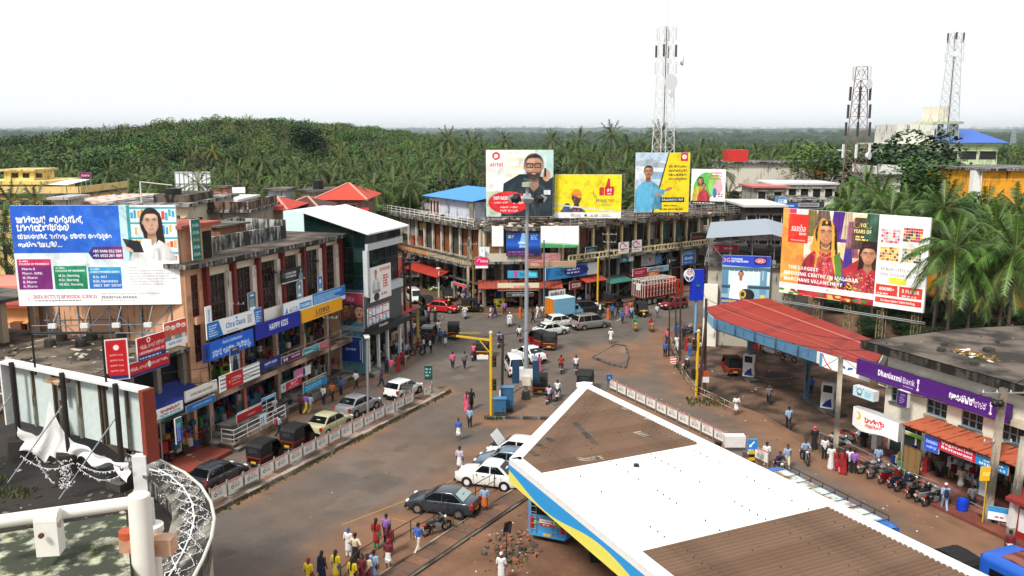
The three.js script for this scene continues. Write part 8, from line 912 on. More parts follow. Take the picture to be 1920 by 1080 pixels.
function carGeo(type){
if(carCache[type])return carCache[type];const c=CARS[type],g={},hw=c.W/2,hl=c.L/2,rows=[],N=30;
for(let k=0;k<=N;k++){const z=lerp(-hl,hl,0.5-0.5*Math.cos(k/N*Math.PI)),t=Math.abs(z)/hl,w=hw*(1-(c.round?0.22:0.13)*Math.pow(t,5)),y=sampleP(c.low,z),b=0.22+0.12*Math.pow(t,8);rows.push([[-w*0.9,b,z],[-w,b+0.16,z],[-w,lerp(b,y,0.62),z],[-w*0.965,y-0.06,z],[-w*0.86,y,z],[-w*0.4,y+0.035,z],[0,y+0.045,z],[w*0.4,y+0.035,z],[w*0.86,y,z],[w*0.965,y-0.06,z],[w,lerp(b,y,0.62),z],[w,b+0.16,z],[w*0.9,b,z]]);}
const B=mb().grid(rows);for(const[r,s]of[[rows[0],1],[rows[N],-1]]){const k0=B.vert(0,0.5,r[0][2],0,0,-s,0,0),ks=r.map((q)=>B.vert(...q,0,0,-s,0,0));for(let k=0;k+1<ks.length;k++)s>0?B.tri(k0,ks[k+1],ks[k]):B.tri(k0,ks[k],ks[k+1]);}g.body=B.geo();
const[A,Bq,Cq,D]=c.cab,wb=hw*0.93,wr=hw*0.76,H=c.H;const cr=[];for(const[z,y,f]of[[A[0],A[1]-0.04,0],[lerp(A[0],Bq[0],0.55),lerp(A[1],Bq[1],0.58),0.55],[Bq[0],Bq[1]-0.03,0.92],[Bq[0]-0.18,H-0.01,1],[lerp(Bq[0],Cq[0],0.5),H,1],[Cq[0]+0.15,H-0.01,1],[Cq[0],Cq[1]-0.03,0.92],[lerp(D[0],Cq[0],0.45),lerp(D[1],Cq[1],0.5),0.5],[D[0],D[1]-0.04,0]].reverse()){const w=lerp(wb,wr,f),yb=0.9;cr.push([[-wb,yb,z],[-w,Math.max(yb,y-0.08),z],[-w*0.9,y,z],[0,y+0.02,z],[w*0.9,y,z],[w,Math.max(yb,y-0.08),z],[wb,yb,z]]);}
g.cabin=mb().grid(cr).geo();
const sx=(y)=>lerp(wb,wr,clp((y-0.95)/(H-0.95)))+0.012,yb=A[1]+0.05,yt=H-0.13,zf=(y)=>lerp(A[0],Bq[0],(y-A[1])/(Bq[1]-A[1]))-0.1,zr=(y)=>lerp(D[0],Cq[0],(y-D[1])/(Cq[1]-D[1]))+0.12,mid=(A[0]+D[0])/2+0.05,m2=type==='suv'||type==='van'?lerp(mid,D[0],0.55):null;
const win=(s,a,b,e,f)=>{const p=[[s*sx(yb),yb,a],[s*sx(yb),yb,b],[s*sx(yt),yt,f],[s*sx(yt),yt,e]];return s<0?mb().quad(p[0],p[1],p[2],p[3]).geo():mb().quad(p[1],p[0],p[3],p[2]).geo();};
g.side=[];for(const s of[-1,1]){g.side.push(win(s,mid+0.04,zf(yb),mid+0.04,zf(yt)));if(m2){g.side.push(win(s,m2+0.04,mid-0.04,m2+0.04,mid-0.04));g.side.push(win(s,zr(yb),m2-0.04,zr(yt),m2-0.04));}else g.side.push(win(s,zr(yb)+0.05,mid-0.04,zr(yt),mid-0.04));}
const gl=(P,Q,s)=>{const k=0.014*s,a=lerp(P[1],Q[1],0.1),b=lerp(P[1],Q[1],0.9),za=lerp(P[0],Q[0],0.1)+k,zb=lerp(P[0],Q[0],0.9)+k,wa=wb*0.9,w2=wr*0.9;return s>0?mb().quad([-wa,a+0.02,za],[wa,a+0.02,za],[w2,b+0.02,zb],[-w2,b+0.02,zb]).geo():mb().quad([wa,a+0.02,za],[-wa,a+0.02,za],[-w2,b+0.02,zb],[w2,b+0.02,zb]).geo();};
g.ws=gl(A,Bq,1.6);g.rw=gl(D,Cq,-1.6);
g.trim=[];for(const s of[-1,1]){const t=mb();for(const z of[mid,zf(yb)+0.1,type==='van'?-1.2:-1.05])g.trim.push(['door_seam',mb().bx(s*hw-0.006,s*hw+0.006,0.42,0.92,z-0.012,z+0.012).geo()]);for(const z of[-c.ax,c.ax])g.trim.push(['wheel_arch',mb().at(mat4(0,0,0,0,0,Math.PI/2)).cyl([0.3,-s*(hw-0.1),z],[0.3,-s*(hw+0.004),z],0.37,0.37,18).geo()]);g.trim.push(['bumper',mb().bx(-hw*0.84,hw*0.84,0.22,0.36,s*hl-0.06,s*hl+0.06).geo()]);}g.trim.push(['grille',mb().bx(-0.4,0.4,0.5,0.6,hl-0.03,hl+0.014).geo()]);
return(carCache[type]=g);
}
function car(type,px,py,dir,col,label,o={}){
const p=G(px,py),g=thg(o.name||'car',label,o.cat||'car',[p.x,0.01,p.z],face(dir),o.group),q=carGeo(type),c=CARS[type],pm=new THREE.MeshPhysicalMaterial({color:C(col),roughness:0.3,metalness:o.met||0,clearcoat:0.8,clearcoatRoughness:0.1}),hl=c.L/2,hw=c.W/2;
mesh('body',q.body,pm,g);mesh('cabin',q.cabin,pm,g);mesh('windscreen',q.ws,M.glass,g);mesh('rear_window',q.rw,o.rear||M.glass,g);for(const s of q.side)mesh('side_window',s,M.glass,g);for(const[n,t]of q.trim)mesh(n,t,M.black,g);
for(const s of[-1,1]){for(const z of[-c.ax,c.ax])wheel(g,s*(hw-0.08),0.3,z,1,o.rim||M.chrome);const w=c.round?0.78:0.86;if(c.round)mb().sph([s*hw*0.62,0.72,hl-0.06],[0.12,0.12,0.08],10).bd('headlight',lampM,g);else mb().sph([s*hw*0.7,0.66,hl-0.14],[0.2,0.09,0.13],10).bd('headlight',lampM,g);mb().bx(s*hw*w-0.09,s*hw*w+0.06,0.68,0.94,-hl-0.01,-hl+0.16).bd('tail_light',tailM,g);mb().sph([s*(hw+0.1),1.0,c.cab[0][0]-0.25],[0.1,0.07,0.06],8).bd('mirror',pm,g);for(const z of[0.05,-0.75])mb().bx(s*hw-0.01,s*hw+0.025,0.82,0.85,z,z+0.16).bd('door_handle',o.taxi?M.black:M.chrome,g);}
for(const s of[-1,1])mb().bx(-0.25,0.25,0.44,0.56,s*(hl+0.02)-0.01,s*(hl+0.02)+0.01).bd('number_plate',o.taxi?plateY:plateW,g);
if(o.more)o.more(g,c,pm);return g;
}
car('hatch',412,905,25,[0.075,0.085,0.1],'slate grey hatchback near the end of the median fence',{met:0.3});
car('sedan',618,807,24,[0.52,0.5,0.32],'pale cream old saloon just ahead of the two black autorickshaws');car('sedan',672,772,28,[0.42,0.44,0.47],'silver saloon passing the lamp post of the left carriageway',{met:0.5});car('hatch',757,741,30,[0.75,0.76,0.76],'white hatchback at the tip of the left median');
car('sedan',831,958,-72,[0.06,0.075,0.1],'dark blue grey saloon taxi beside the tube railing',{met:0.3,taxi:1,rear:mt([0.4,0.5,0.5],0.1)});car('amb',918,908,-72,[0.8,0.8,0.78],'rounded white old taxi saloon behind the dark saloon',{rim:M.white,taxi:1});
car('sedan',950,880,-72,[0.16,0.23,0.3],'steel blue saloon half hidden by the canopy corner',{met:0.3});car('hatch',965,857,-72,[0.74,0.75,0.76],'white car with raised bonnet under the canopy edge',{more(g,c,pm){mb().at(mat4(0,0.95,0.95,0,-0.9)).bx(-0.68,0.68,-0.02,0.02,0,0.95).bd('bonnet',pm,g);mb().bx(-0.6,0.6,0.9,0.96,1.0,1.6).bd('engine_bay',M.black,g);}});
car('van',964,700,-8,[0.8,0.8,0.79],'white minivan stopped just left of the lamp mast',{name:'minivan',cat:'van',taxi:1});car('sedan',991,675,-32,[0.78,0.78,0.78],'white saloon with sloping back beyond the minivan');car('hatch',833,585,112,[0.5,0.012,0.02],'bright red hatchback entering from the far left road');
car('hatch',1051,612,62,[0.72,0.72,0.7],'white hatchback right behind the orange box truck');car('sedan',1032,628,55,[0.72,0.74,0.72],'white saloon between the autorickshaws and the white hatchback');car('suv',1107,615,62,[0.38,0.37,0.36],'silver people carrier leading into the right branch road',{met:0.5});car('hatch',1262,578,-120,[0.28,0.02,0.03],'maroon car coming along the right branch by the blue price tower',{name:'car'});car('van',777,566,160,[0.72,0.75,0.74],'white pickup van far up the left branch',{name:'pickup_van',cat:'van'});car('suv',1098,588,70,[0.02,0.02,0.022],'black jeep ahead of the box truck');
// three wheelers
const autoSide=[[-1.25,0.42],[-1.28,0.8],[-1.1,0.9],[-0.1,0.88],[-0.05,0.45],[0.45,0.42],[0.6,0.85],[1.0,0.95],[1.18,0.7],[1.1,0.42],[0.7,0.3],[-1.1,0.3]];
const autoHood=[[-1.26,0.86],[-1.24,1.5],[-1.05,1.68],[0.2,1.74],[0.5,1.66],[0.56,1.58],[-0.1,1.6],[-0.12,0.86]];
const autoRoof=[[-1.24,1.5],[-1.05,1.7],[-0.2,1.77],[0.4,1.71],[0.6,1.6],[0.5,1.58],[-1.1,1.58]];
const AG={tub:mb().side(autoSide,-0.62,0.62).geo(),hoodL:mb().side(autoHood,-0.645,-0.61).geo(),hoodR:mb().side(autoHood,0.61,0.645).geo(),roof:mb().side(autoRoof,-0.64,0.64).geo(),back:mb().bx(-0.63,0.63,0.84,1.52,-1.27,-1.22).geo(),rwin:mb().bx(-0.36,0.36,1.12,1.42,-1.285,-1.265).geo(),stripe:mb().bx(-0.632,0.632,0.76,0.84,-1.295,-0.1).geo(),ws:mb().quad([-0.55,0.95,1.0],[0.55,0.95,1.0],[0.52,1.6,0.58],[-0.52,1.6,0.58]).geo(),seat:mb().bx(-0.55,0.55,0.6,0.78,-0.95,-0.3).bx(-0.55,0.55,0.78,1.2,-1.1,-0.95).bx(-0.3,0.3,0.6,0.72,0.1,0.45).geo(),frame:mb().bar([-0.6,0.9,1.0],[-0.57,1.62,0.57],0.05).bar([0.6,0.9,1.0],[0.57,1.62,0.57],0.05).cyl([-0.3,1.0,0.75],[0.3,1.0,0.75],0.02).geo(),mud:mb().sph([0,0.42,1.12],[0.16,0.2,0.34],10,0,1).geo(),lamp:mb().sph([0,0.82,1.16],[0.1,0.1,0.08],10).geo(),tail:mb().bx(-0.6,-0.48,0.55,0.68,-1.3,-1.26).geo(),tail2:mb().bx(0.48,0.6,0.55,0.68,-1.3,-1.26).geo(),plate:mb().bx(-0.2,0.2,0.42,0.54,-1.31,-1.28).geo(),bump:mb().bx(-0.6,0.6,0.34,0.4,-1.34,-1.26).geo()};
const canvasM=mt([0.013,0.013,0.014],0.75,{map:TX.weave});
function auto(px,py,dir,label,o={}){
const p=G(px,py,o.y||0),g=thg('autorickshaw',label,'autorickshaw',[p.x,0.01,p.z],face(dir)),body=mt(o.c||[0.16,0.022,0.015],0.35,{map:TX.fine});
mesh('body',AG.tub,o.front?M.black:body,g);for(const k of['hoodL','hoodR'])mesh('hood_side',AG[k],canvasM,g);mesh('roof',AG.roof,o.roof||canvasM,g);mesh('back_panel',AG.back,canvasM,g);mesh('rear_window',AG.rwin,M.winC,g);mesh('stripe',AG.stripe,mt(o.s||[0.5,0.17,0.05],0.5),g);mesh('windscreen',AG.ws,M.glass,g);mesh('seats',AG.seat,mt([0.12,0.03,0.03],0.7),g);mesh('frame',AG.frame,M.black,g);mesh('mudguard',AG.mud,o.front?M.yellow:body,g);mesh('headlight',AG.lamp,lampM,g);mesh('tail_light',AG.tail,tailM,g);mesh('tail_light',AG.tail2,tailM,g);mesh('number_plate',AG.plate,plateY,g);mesh('bumper',AG.bump,M.chrome,g);
if(o.front)mb().bx(-0.5,0.5,0.5,0.92,0.98,1.12).bd('nose_panel',paint([0.6,0.42,0.12]),g);wheel(g,0,0.23,1.12,0.76,M.steel,0.8);wheel(g,-0.55,0.23,-0.8,0.76,M.steel,0.8);wheel(g,0.55,0.23,-0.8,0.76,M.steel,0.8);return g;
}
[[500,868,24,'hindmost black autorickshaw in the lane beside the median fence',{c:[0.03,0.02,0.02],s:[0.3,0.04,0.02]}],[560,838,24,'black autorickshaw right behind the cream saloon',{c:[0.05,0.02,0.02],s:[0.3,0.04,0.02]}],[851,632,-2,'black autorickshaw with orange tail ahead of the pale shirted rider',{}],[907,668,8,'black autorickshaw behind the yellow signal beam',{s:[0.65,0.4,0.03]}],[1008,649,-38,'black autorickshaw with a red flank behind the lamp mast',{c:[0.3,0.015,0.02]}],[1032,653,10,'black autorickshaw with orange stripe right of the lamp mast',{}],[1013,736,4,'autorickshaw waiting right beside the lamp mast foot',{}],[1098,729,12,'black autorickshaw peeping over the canopy apex',{c:[0.02,0.02,0.02]}],[885,585,95,'black autorickshaw facing right before the far corner shops',{c:[0.02,0.02,0.02],s:[0.6,0.42,0.06]}],[806,638,10,'parked black autorickshaw with pale roof by the left kerb',{roof:mt([0.2,0.2,0.2],0.4),c:[0.02,0.02,0.02]}],[793,622,10,'parked autorickshaw hidden behind the pale roofed one',{c:[0.1,0.02,0.02]}],[783,606,12,'third parked autorickshaw of the left kerb rank',{c:[0.02,0.03,0.02]}],[801,580,150,'autorickshaw with yellow nose beside the red hatchback',{front:1}],[1202,592,172,'autorickshaw with yellow nose coming towards the junction',{front:1}],[1150,576,80,'dark autorickshaw before the green sheet awning',{c:[0.02,0.02,0.02]}],[1370,700,-4,'black and red autorickshaw on the filling station forecourt',{c:[0.3,0.03,0.02]}],[1786,1050,-20,'black topped vehicle with ribbed roof behind the brown canopy edge',{y:1.2,c:[0.02,0.02,0.02]}],[840,566,170,'autorickshaw far up the left branch by the flower stalls',{front:1}]].forEach((q)=>auto(...q));
// two wheelers
const wheelT=new THREE.TorusGeometry(0.27,0.055,8,20),bikeM=M.black;
const BK={frame:mb().tube([[0,0.95,0.45],[0,0.7,0.35],[0,0.45,0.05],[0,0.5,-0.35]],0.03).bar([0.08,0.32,-0.62],[0.08,0.5,-0.1],0.04).bar([-0.08,0.32,-0.62],[-0.08,0.5,-0.1],0.04).geo(),fork:mb().cyl([0.09,0.32,0.66],[0.07,0.98,0.42],0.025).cyl([-0.09,0.32,0.66],[-0.07,0.98,0.42],0.025).cyl([-0.34,1.05,0.34],[0.34,1.05,0.34],0.018).geo(),tank:mb().sph([0,0.82,0.18],[0.16,0.14,0.28],12).geo(),seat:mb().sph([0,0.8,-0.35],[0.15,0.08,0.42],12).geo(),engine:mb().bx(-0.14,0.14,0.3,0.6,-0.12,0.22).cyl([0.16,0.34,0.1],[0.18,0.34,-0.75],0.04,0.055,8).geo(),mud:mb().sph([0,0.42,0.66],[0.07,0.24,0.34],8,0.2,1).sph([0,0.45,-0.66],[0.09,0.26,0.34],8,0.2,1).geo(),lamp:mb().sph([0,0.92,0.54],[0.1,0.1,0.08],10).geo(),tail:mb().box(0,0.7,-0.82,0.16,0.09,0.08).geo(),plate:mb().box(0,0.52,-0.9,0.2,0.12,0.02).geo(),spoke:(()=>{const g=mb();for(let k=0;k<8;k++){const a=k*0.7854;g.bar([0,0,0],[0,Math.cos(a)*0.26,Math.sin(a)*0.26],0.012);}return g.geo();})(),
sbody:mb().side([[-0.72,0.42],[-0.75,0.72],[-0.05,0.74],[0.02,0.36],[0.36,0.34],[0.5,1.0],[0.56,0.98],[0.5,0.3],[-0.2,0.24],[-0.62,0.32]],-0.19,0.19).geo(),shield:mb().side([[0.4,0.36],[0.54,1.02],[0.6,0.98],[0.5,0.36]],-0.26,0.26).geo()};
function bike(px,py,dir,label,o={}){
const p=G(px,py),sc=o.sc,g=thg(sc?'scooter':'motorcycle',label,sc?'scooter':'motorcycle',[p.x,0.01,p.z],face(dir),o.group),c=mt(o.c||[0.02,0.02,0.022],0.3),r=sc?0.8:1;
for(const z of[0.66,-0.66]){const w=new THREE.Group();w.name='wheel';w.position.set(0,0.325*r,z);w.scale.setScalar(r);g.add(w);const t=mesh('tyre',wheelT,M.rubber,w);t.rotation.y=Math.PI/2;mesh('spokes',BK.spoke,M.steel,w);}
if(sc){mesh('body',BK.sbody,c,g);mesh('leg_shield',BK.shield,c,g);}else{mesh('frame',BK.frame,bikeM,g);mesh('tank',BK.tank,c,g);mesh('engine',BK.engine,M.steel,g);}
mesh('fork',BK.fork,M.steel,g);mesh('seat',BK.seat,M.black,g);mesh('mudguards',BK.mud,c,g);mesh('headlight',BK.lamp,lampM,g);mesh('tail_light',BK.tail,tailM,g);mesh('number_plate',BK.plate,plateW,g);if(!o.ride)g.rotation.z=0.12;return g;
}
[[818,1000,55,'black motorcycle parked against the tube railing by the dark saloon',{}],[956,611,188,'white scooter ridden by a man in white towards the mast',{sc:1,c:[0.7,0.7,0.7],ride:1}],[974,639,-5,'dark motorcycle of the white shirted rider left of the mast',{ride:1}],[936,650,5,'motorcycle with red tail of the blue backpack rider',{ride:1}],[888,674,8,'dark scooter of the rider in striped pink',{sc:1,c:[0.05,0.06,0.12],ride:1}],[858,636,10,'motorcycle of the pale shirted rider behind the autorickshaw',{ride:1}],[1052,698,2,'black motorcycle of the red shirted rider',{ride:1}],[1080,699,4,'motorcycle of the rider in white beside the red shirted one',{ride:1}],[1029,757,12,'black motorcycle of the lilac shirted rider near the mast',{ride:1}],[1045,748,8,'white scooter carrying two beside the mast island',{sc:1,c:[0.6,0.6,0.6],ride:1}],[1190,620,178,'yellow scooter carrying a woman in green',{sc:1,c:[0.45,0.25,0.06],ride:1}],[1220,621,176,'scooter carrying a woman in red beside the green one',{sc:1,c:[0.4,0.2,0.06],ride:1}],[1508,867,182,'motorcycle of the white shirted rider by the veiled woman',{ride:1}],[1460,890,178,'black motorcycle of the dark shirted rider behind the canopy',{ride:1}],
[1630,888,80,'black and white motorcycle first in the row by the bank railing',{c:[0.3,0.3,0.3]}],[1668,906,75,'dark red scooter with a white box in the row by the railing',{sc:1,c:[0.2,0.012,0.02]}],[1700,921,78,'black motorcycle third in the row by the restaurant railing',{}],[1722,934,80,'black scooter fourth in the row by the restaurant railing',{sc:1}],[1750,947,70,'black motorcycle last in the row beside the backpack walker',{}],[1285,690,30,'white motorcycle leaning near the yellow signal post',{c:[0.6,0.6,0.6]}],[1302,640,20,'black motorcycle at the foot of the blue price tower',{}],[1290,625,40,'white motorcycle behind the one at the price tower',{c:[0.5,0.5,0.5]}],[1446,665,140,'white scooter parked in the shade of the red canopy',{sc:1,c:[0.6,0.6,0.6]}],[1420,658,140,'red scooter parked in the shade of the red canopy',{sc:1,c:[0.3,0.02,0.02]}],[1375,640,120,'dark motorcycle under the left end of the red canopy',{}],[1478,678,140,'black motorcycle deep in the shade of the red canopy',{}],[866,582,95,'dark motorcycle between the red hatchback and the black autorickshaw',{}],[775,660,20,'red motorcycle by the poles at the left kerb',{c:[0.3,0.02,0.02]}],[872,597,175,'scooter with pale front beside the black autorickshaw',{sc:1,c:[0.5,0.45,0.5]}],[1648,897,78,'grey motorcycle squeezed between the first bike and the red scooter',{c:[0.2,0.2,0.22]}],[1686,914,76,'blue black scooter between the red scooter and the third bike',{sc:1,c:[0.03,0.04,0.08]}],[1736,940,74,'silver scooter squeezed in before the last bike',{sc:1,c:[0.3,0.3,0.3]}],[1595,830,150,'red motorcycle parked beside the bank pillar',{c:[0.35,0.02,0.02]}],[1575,836,150,'white motorcycle beside the square post near the bank',{c:[0.5,0.5,0.5]}],[700,690,30,'dark motorcycle on the path before the glass block',{}],[690,700,30,'silver motorcycle on the path before the glass block',{c:[0.3,0.3,0.3]}]].forEach((q)=>bike(...q));
// buses, lorry, box truck
const sealM=mt([0.05,0.05,0.06],0.3);
function bus(x,z,dir,L,label,col,o={}){
const g=thg('bus',label,'bus',[x,0,z],face(dir)),pm=mt(col,0.35,{map:TX.fine}),W=1.22,H=3.05,rows=[];for(const[zz,s]of[[-L/2,0.9],[-L/2+0.12,0.97],[-L/2+0.5,1],[L/2-0.5,1],[L/2-0.1,0.96],[L/2,0.9]]){const w=W*s,t=H*lerp(1,s,0.35);rows.push([[-w,0.45,zz],[-w,t-0.35,zz],[-w*0.93,t-0.1,zz],[-w*0.7,t,zz],[w*0.7,t,zz],[w*0.93,t-0.1,zz],[w,t-0.35,zz],[w,0.45,zz]]);}mb().grid(rows).bd('body',pm,g);
for(const s of[-1,1]){const e=s*(L/2-0.0);s>0?mb().quad([-W*0.9,0.45,e],[W*0.9,0.45,e],[W*0.9,2.9,e],[-W*0.9,2.9,e]).bd('front_panel',pm,g):mb().quad([W*0.9,0.45,e],[-W*0.9,0.45,e],[-W*0.9,2.9,e],[W*0.9,2.9,e]).bd('rear_panel',pm,g);mb().bx(-W*0.78,W*0.78,s>0?1.4:1.65,2.75,s>0?e:e-0.03,s>0?e+0.03:e).bd(s>0?'windscreen':'rear_window',M.glass,g);const n=Math.round(L/1.2);for(let k=0;k<n;k++){const a=lerp(-L/2+0.6,L/2-0.6,k/n),b=lerp(-L/2+0.6,L/2-0.6,(k+1)/n)-0.1;mb().bx(Math.min(s*W*0.99,s*W*1.012),Math.max(s*W*0.99,s*W*1.012),1.55,2.5,a,b).bd('side_window',k%3===1?M.winB:M.glass,g);}for(const zz of[-L*0.27,L*0.3])wheel(g,s*(W-0.12),0.48,zz,1.6,M.steel,1.3);mb().bx(s*W*0.74-0.12,s*W*0.74+0.12,0.75,1.5,-L/2-0.04,-L/2+0.02).bd('tail_light',tailM,g);mb().sph([s*W*0.7,0.85,L/2],[0.16,0.13,0.06],10).bd('headlight',lampM,g);mb().bx(s*W-0.01,s*W+0.012,1.0,1.12,-L/2+0.6,L/2-0.6).bd('side_stripe',mt(o.s||[0.7,0.7,0.1],0.4),g);}
mb().bx(-W*0.62,W*0.62,H+0.002,H+0.05,-L/2+0.8,L/2-0.8).bd('roof_panel',o.roof||mt([0.3,0.32,0.33],0.6,{map:TX.rust}),g);mb().bx(-W*0.85,W*0.85,0.4,0.62,-L/2-0.06,-L/2+0.05).bd('bumper',pm,g);mb().box(0,0.55,-L/2-0.07,0.45,0.14,0.02).bd('number_plate',plateY,g);
if(o.ladder){for(const x of[-0.62,0.62]){const s=mb();s.cyl([x,0.6,-L/2-0.12],[x,3.1,-L/2-0.1],0.02).cyl([x+0.3,0.6,-L/2-0.12],[x+0.3,3.1,-L/2-0.1],0.02);for(let y=0.8;y<3;y+=0.33)s.cyl([x,y,-L/2-0.12],[x+0.3,y,-L/2-0.12],0.016);s.bd('ladder',M.steel,g);}const rg=region(150,70,(x,w,h)=>{R(x,'#e8e8e4',0,0,w,h);R(x,'#c82838',0,h*0.6,w,h*0.4);T(x,'MILLENNIUM',w/2,h*0.32,h*0.26,'#b02030',{w:w*0.8});lns(x,'#fff',w*0.2,h*0.76,w*0.6,1,1,h*0.1);});mb().quad([0.45,1.02,-L/2-0.03],[-0.45,1.02,-L/2-0.03],[-0.45,1.42,-L/2-0.03],[0.45,1.42,-L/2-0.03],rg.uv).bd('painted_name',rg.mat,g);for(const[x,c]of[[0.72,[0.3,0.55,0.08]],[-0.62,[0.3,0.55,0.08]],[0.3,[0.35,0.02,0.05]],[-0.3,[0.02,0.1,0.35]]])mb().sph([x,1.5-Math.abs(x)*0.5,-L/2-0.01],[0.26,0.12,0.02],10).bd('painted_scroll',mt(c,0.4),g);}
if(o.rack){const s=mb();for(const x of[-0.9,0.9])s.cyl([x,H+0.28,-L/2+0.5],[x,H+0.28,L/2-0.8],0.025);for(let zz=-L/2+0.5;zz<L/2-0.7;zz+=0.9){s.cyl([-0.9,H+0.12,zz],[0.9,H+0.12,zz],0.02);for(const x of[-0.9,0.9])s.cyl([x,H-0.05,zz],[x,H+0.28,zz],0.02);}s.bd('roof_rack',M.black,g);}return g;
}
{const p=G(1026,1020);bus(p.x+Math.sin(0.42)*4.2,p.z-Math.cos(0.42)*4.2,24,8.4,'painted sky blue bus with ladders seen from behind under the canopy',[0.1,0.4,0.72],{ladder:1});const q=G(1172,1095);bus(q.x+1.9,q.z-3.6,26,7.6,'orange red bus mostly hidden under the yellow fascia',[0.6,0.09,0.02]);}
{const p=G(1545,925,3);bus(p.x-0.4,p.z+0.4,-24,8.6,'pale roofed bus with black roof rack behind the white canopy edge',[0.05,0.2,0.55],{rack:1,roof:mt([0.6,0.66,0.62],0.6,{map:TX.rust})});const q=G(1875,1027,3);bus(q.x+1.6,q.z+3.9,157,8.6,'royal blue bus with rusty roof at the bottom right corner',[0.03,0.16,0.6],{roof:mt([0.3,0.12,0.09],0.8,{map:TX.rust})});}
{ // gas cylinder lorry
const p=G(1222,570),g=thg('cage_lorry','lorry with a red and white pipe cage full of gas cylinders','lorry',[p.x+1,0,p.z-1.5],face(54)),or=mt([0.62,0.07,0.02],0.4,{map:TX.fine}),rd=mt([0.5,0.05,0.05],0.5),wh=mt([0.72,0.66,0.62],0.5);
mb().bx(-1.15,1.15,0.9,1.1,-3.6,2.2).bd('bed',M.rust,g);mb().side([[2.3,0.7],[2.3,2.9],[3.5,2.85],[3.9,1.7],[3.95,0.7]],-1.1,1.1).bd('cab',or,g);mb().bx(-1.12,1.12,1.75,2.5,2.9,3.3).bd('side_window',M.glass,g);mb().quad([-0.95,1.75,3.92],[0.95,1.75,3.92],[0.9,2.7,3.6],[-0.9,2.7,3.6]).bd('windscreen',M.glass,g);for(const s of[-1,1])for(const z of[-2.6,-1.6,3.1])wheel(g,s*0.98,0.5,z,1.65,M.steel,1.4);
for(const y of[1.15,1.7,2.25,2.8,3.35]){const f=mb();for(const x of[-1.18,1.18])f.bar([x,y,-3.6],[x,y,2.1],0.07);for(const z of[-3.6,2.1])f.bar([-1.18,y,z],[1.18,y,z],0.07);if(y>3.3)for(let z=-3.2;z<2;z+=0.6)f.bar([-1.18,y,z],[1.18,y,z],0.06);f.bd('cage_rail',y<2.3?rd:wh,g);}for(let z=-3.6;z<=2.15;z+=0.57){const f=mb();for(const x of[-1.18,1.18])f.bar([x,1.1,z],[x,3.35,z],0.06);f.bd('cage_post',wh,g);}for(let x=-0.8;x<0.9;x+=0.4)mb().bar([x,1.1,-3.62],[x,3.35,-3.62],0.06).bd('cage_post',wh,g);
const cy=mb();for(let z=-3.3;z<2;z+=0.38)for(let x=-0.9;x<1;x+=0.36)for(const y of[1.12,1.85])cy.cyl([x,y,z],[x,y+0.55,z],0.16,0.16,7).cyl([x,y+0.55,z],[x,y+0.64,z],0.06,0.05,5);tag(cy.bd('gas_cylinders',mt([0.3,0.03,0.03],0.5),g),null,null,null,'stuff');mb().bx(-0.5,0.3,2.0,2.9,-3.7,-3.66).bd('notice_plate',M.white,g);mb().bx(1.2,1.24,1.6,2.6,-0.6,1.2).bd('side_board',pls([0.7,0.62,0.5]),g);
}
{const p=G(1048,600),g=thg('box_truck','small box truck with orange doors and pale blue sides','truck',[p.x+0.6,0,p.z-0.6],face(58)),bl=mt([0.25,0.5,0.68],0.5,{map:TX.fine});mb().bx(-0.95,0.95,0.75,2.75,-2.1,1.0).bd('box',bl,g);mb().bx(-0.93,0.93,0.78,2.72,-2.14,-2.105).bd('rear_door',mt([0.72,0.27,0.02],0.5,{map:TX.fine}),g);for(const x of[-0.01,-0.6,0.6])mb().bx(x-0.015,x+0.015,0.8,2.7,-2.16,-2.14).bd('door_bar',M.rust,g);mb().bx(-0.97,0.97,2.752,2.8,-2.15,1.05).bd('box_roof',mt([0.6,0.74,0.8],0.5),g);mb().side([[1.05,0.5],[1.05,1.85],[1.6,1.82],[2.05,1.2],[2.35,1.1],[2.4,0.5]],-0.8,0.8).bd('cab',bl,g);for(const s of[-1,1]){mb().bx(s*0.8-0.01,s*0.8+0.012,1.2,1.68,1.15,1.65).bd('side_window',M.glass,g);wheel(g,s*0.72,0.32,-1.3);wheel(g,s*0.72,0.32,1.7);mb().box(s*0.8,0.65,-2.13,0.16,0.16,0.06).bd('tail_light',tailM,g);}mb().quad([-0.72,1.24,2.06],[0.72,1.24,2.06],[0.7,1.78,1.66],[-0.7,1.78,1.66]).bd('windscreen',M.glass,g);mb().bx(-0.9,0.9,0.6,0.75,-2.0,2).bd('chassis',M.black,g);}
{const p=G(783,667),g=thg('bicycle','bicycle ridden by a man in red at the left kerb','bicycle',[p.x,0.01,p.z],face(70));for(const z of[0.52,-0.52]){const w=new THREE.Group();w.name='wheel';w.position.set(0,0.34,z);w.scale.set(0.6,1.1,1.1);g.add(w);mesh('tyre',wheelT,M.rubber,w).rotation.y=Math.PI/2;mesh('spokes',BK.spoke,M.steel,w);}mb().tube([[0,0.34,-0.52],[0,0.3,0],[0,0.85,0.35],[0,0.85,-0.15],[0,0.3,0]],0.018).cyl([0,0.34,0.52],[0,1.0,0.32],0.018).cyl([-0.28,1.02,0.3],[0.28,1.02,0.3],0.014).bd('frame',M.black,g);mb().sph([0,0.92,-0.18],[0.09,0.04,0.14],8).bd('saddle',M.black,g);}
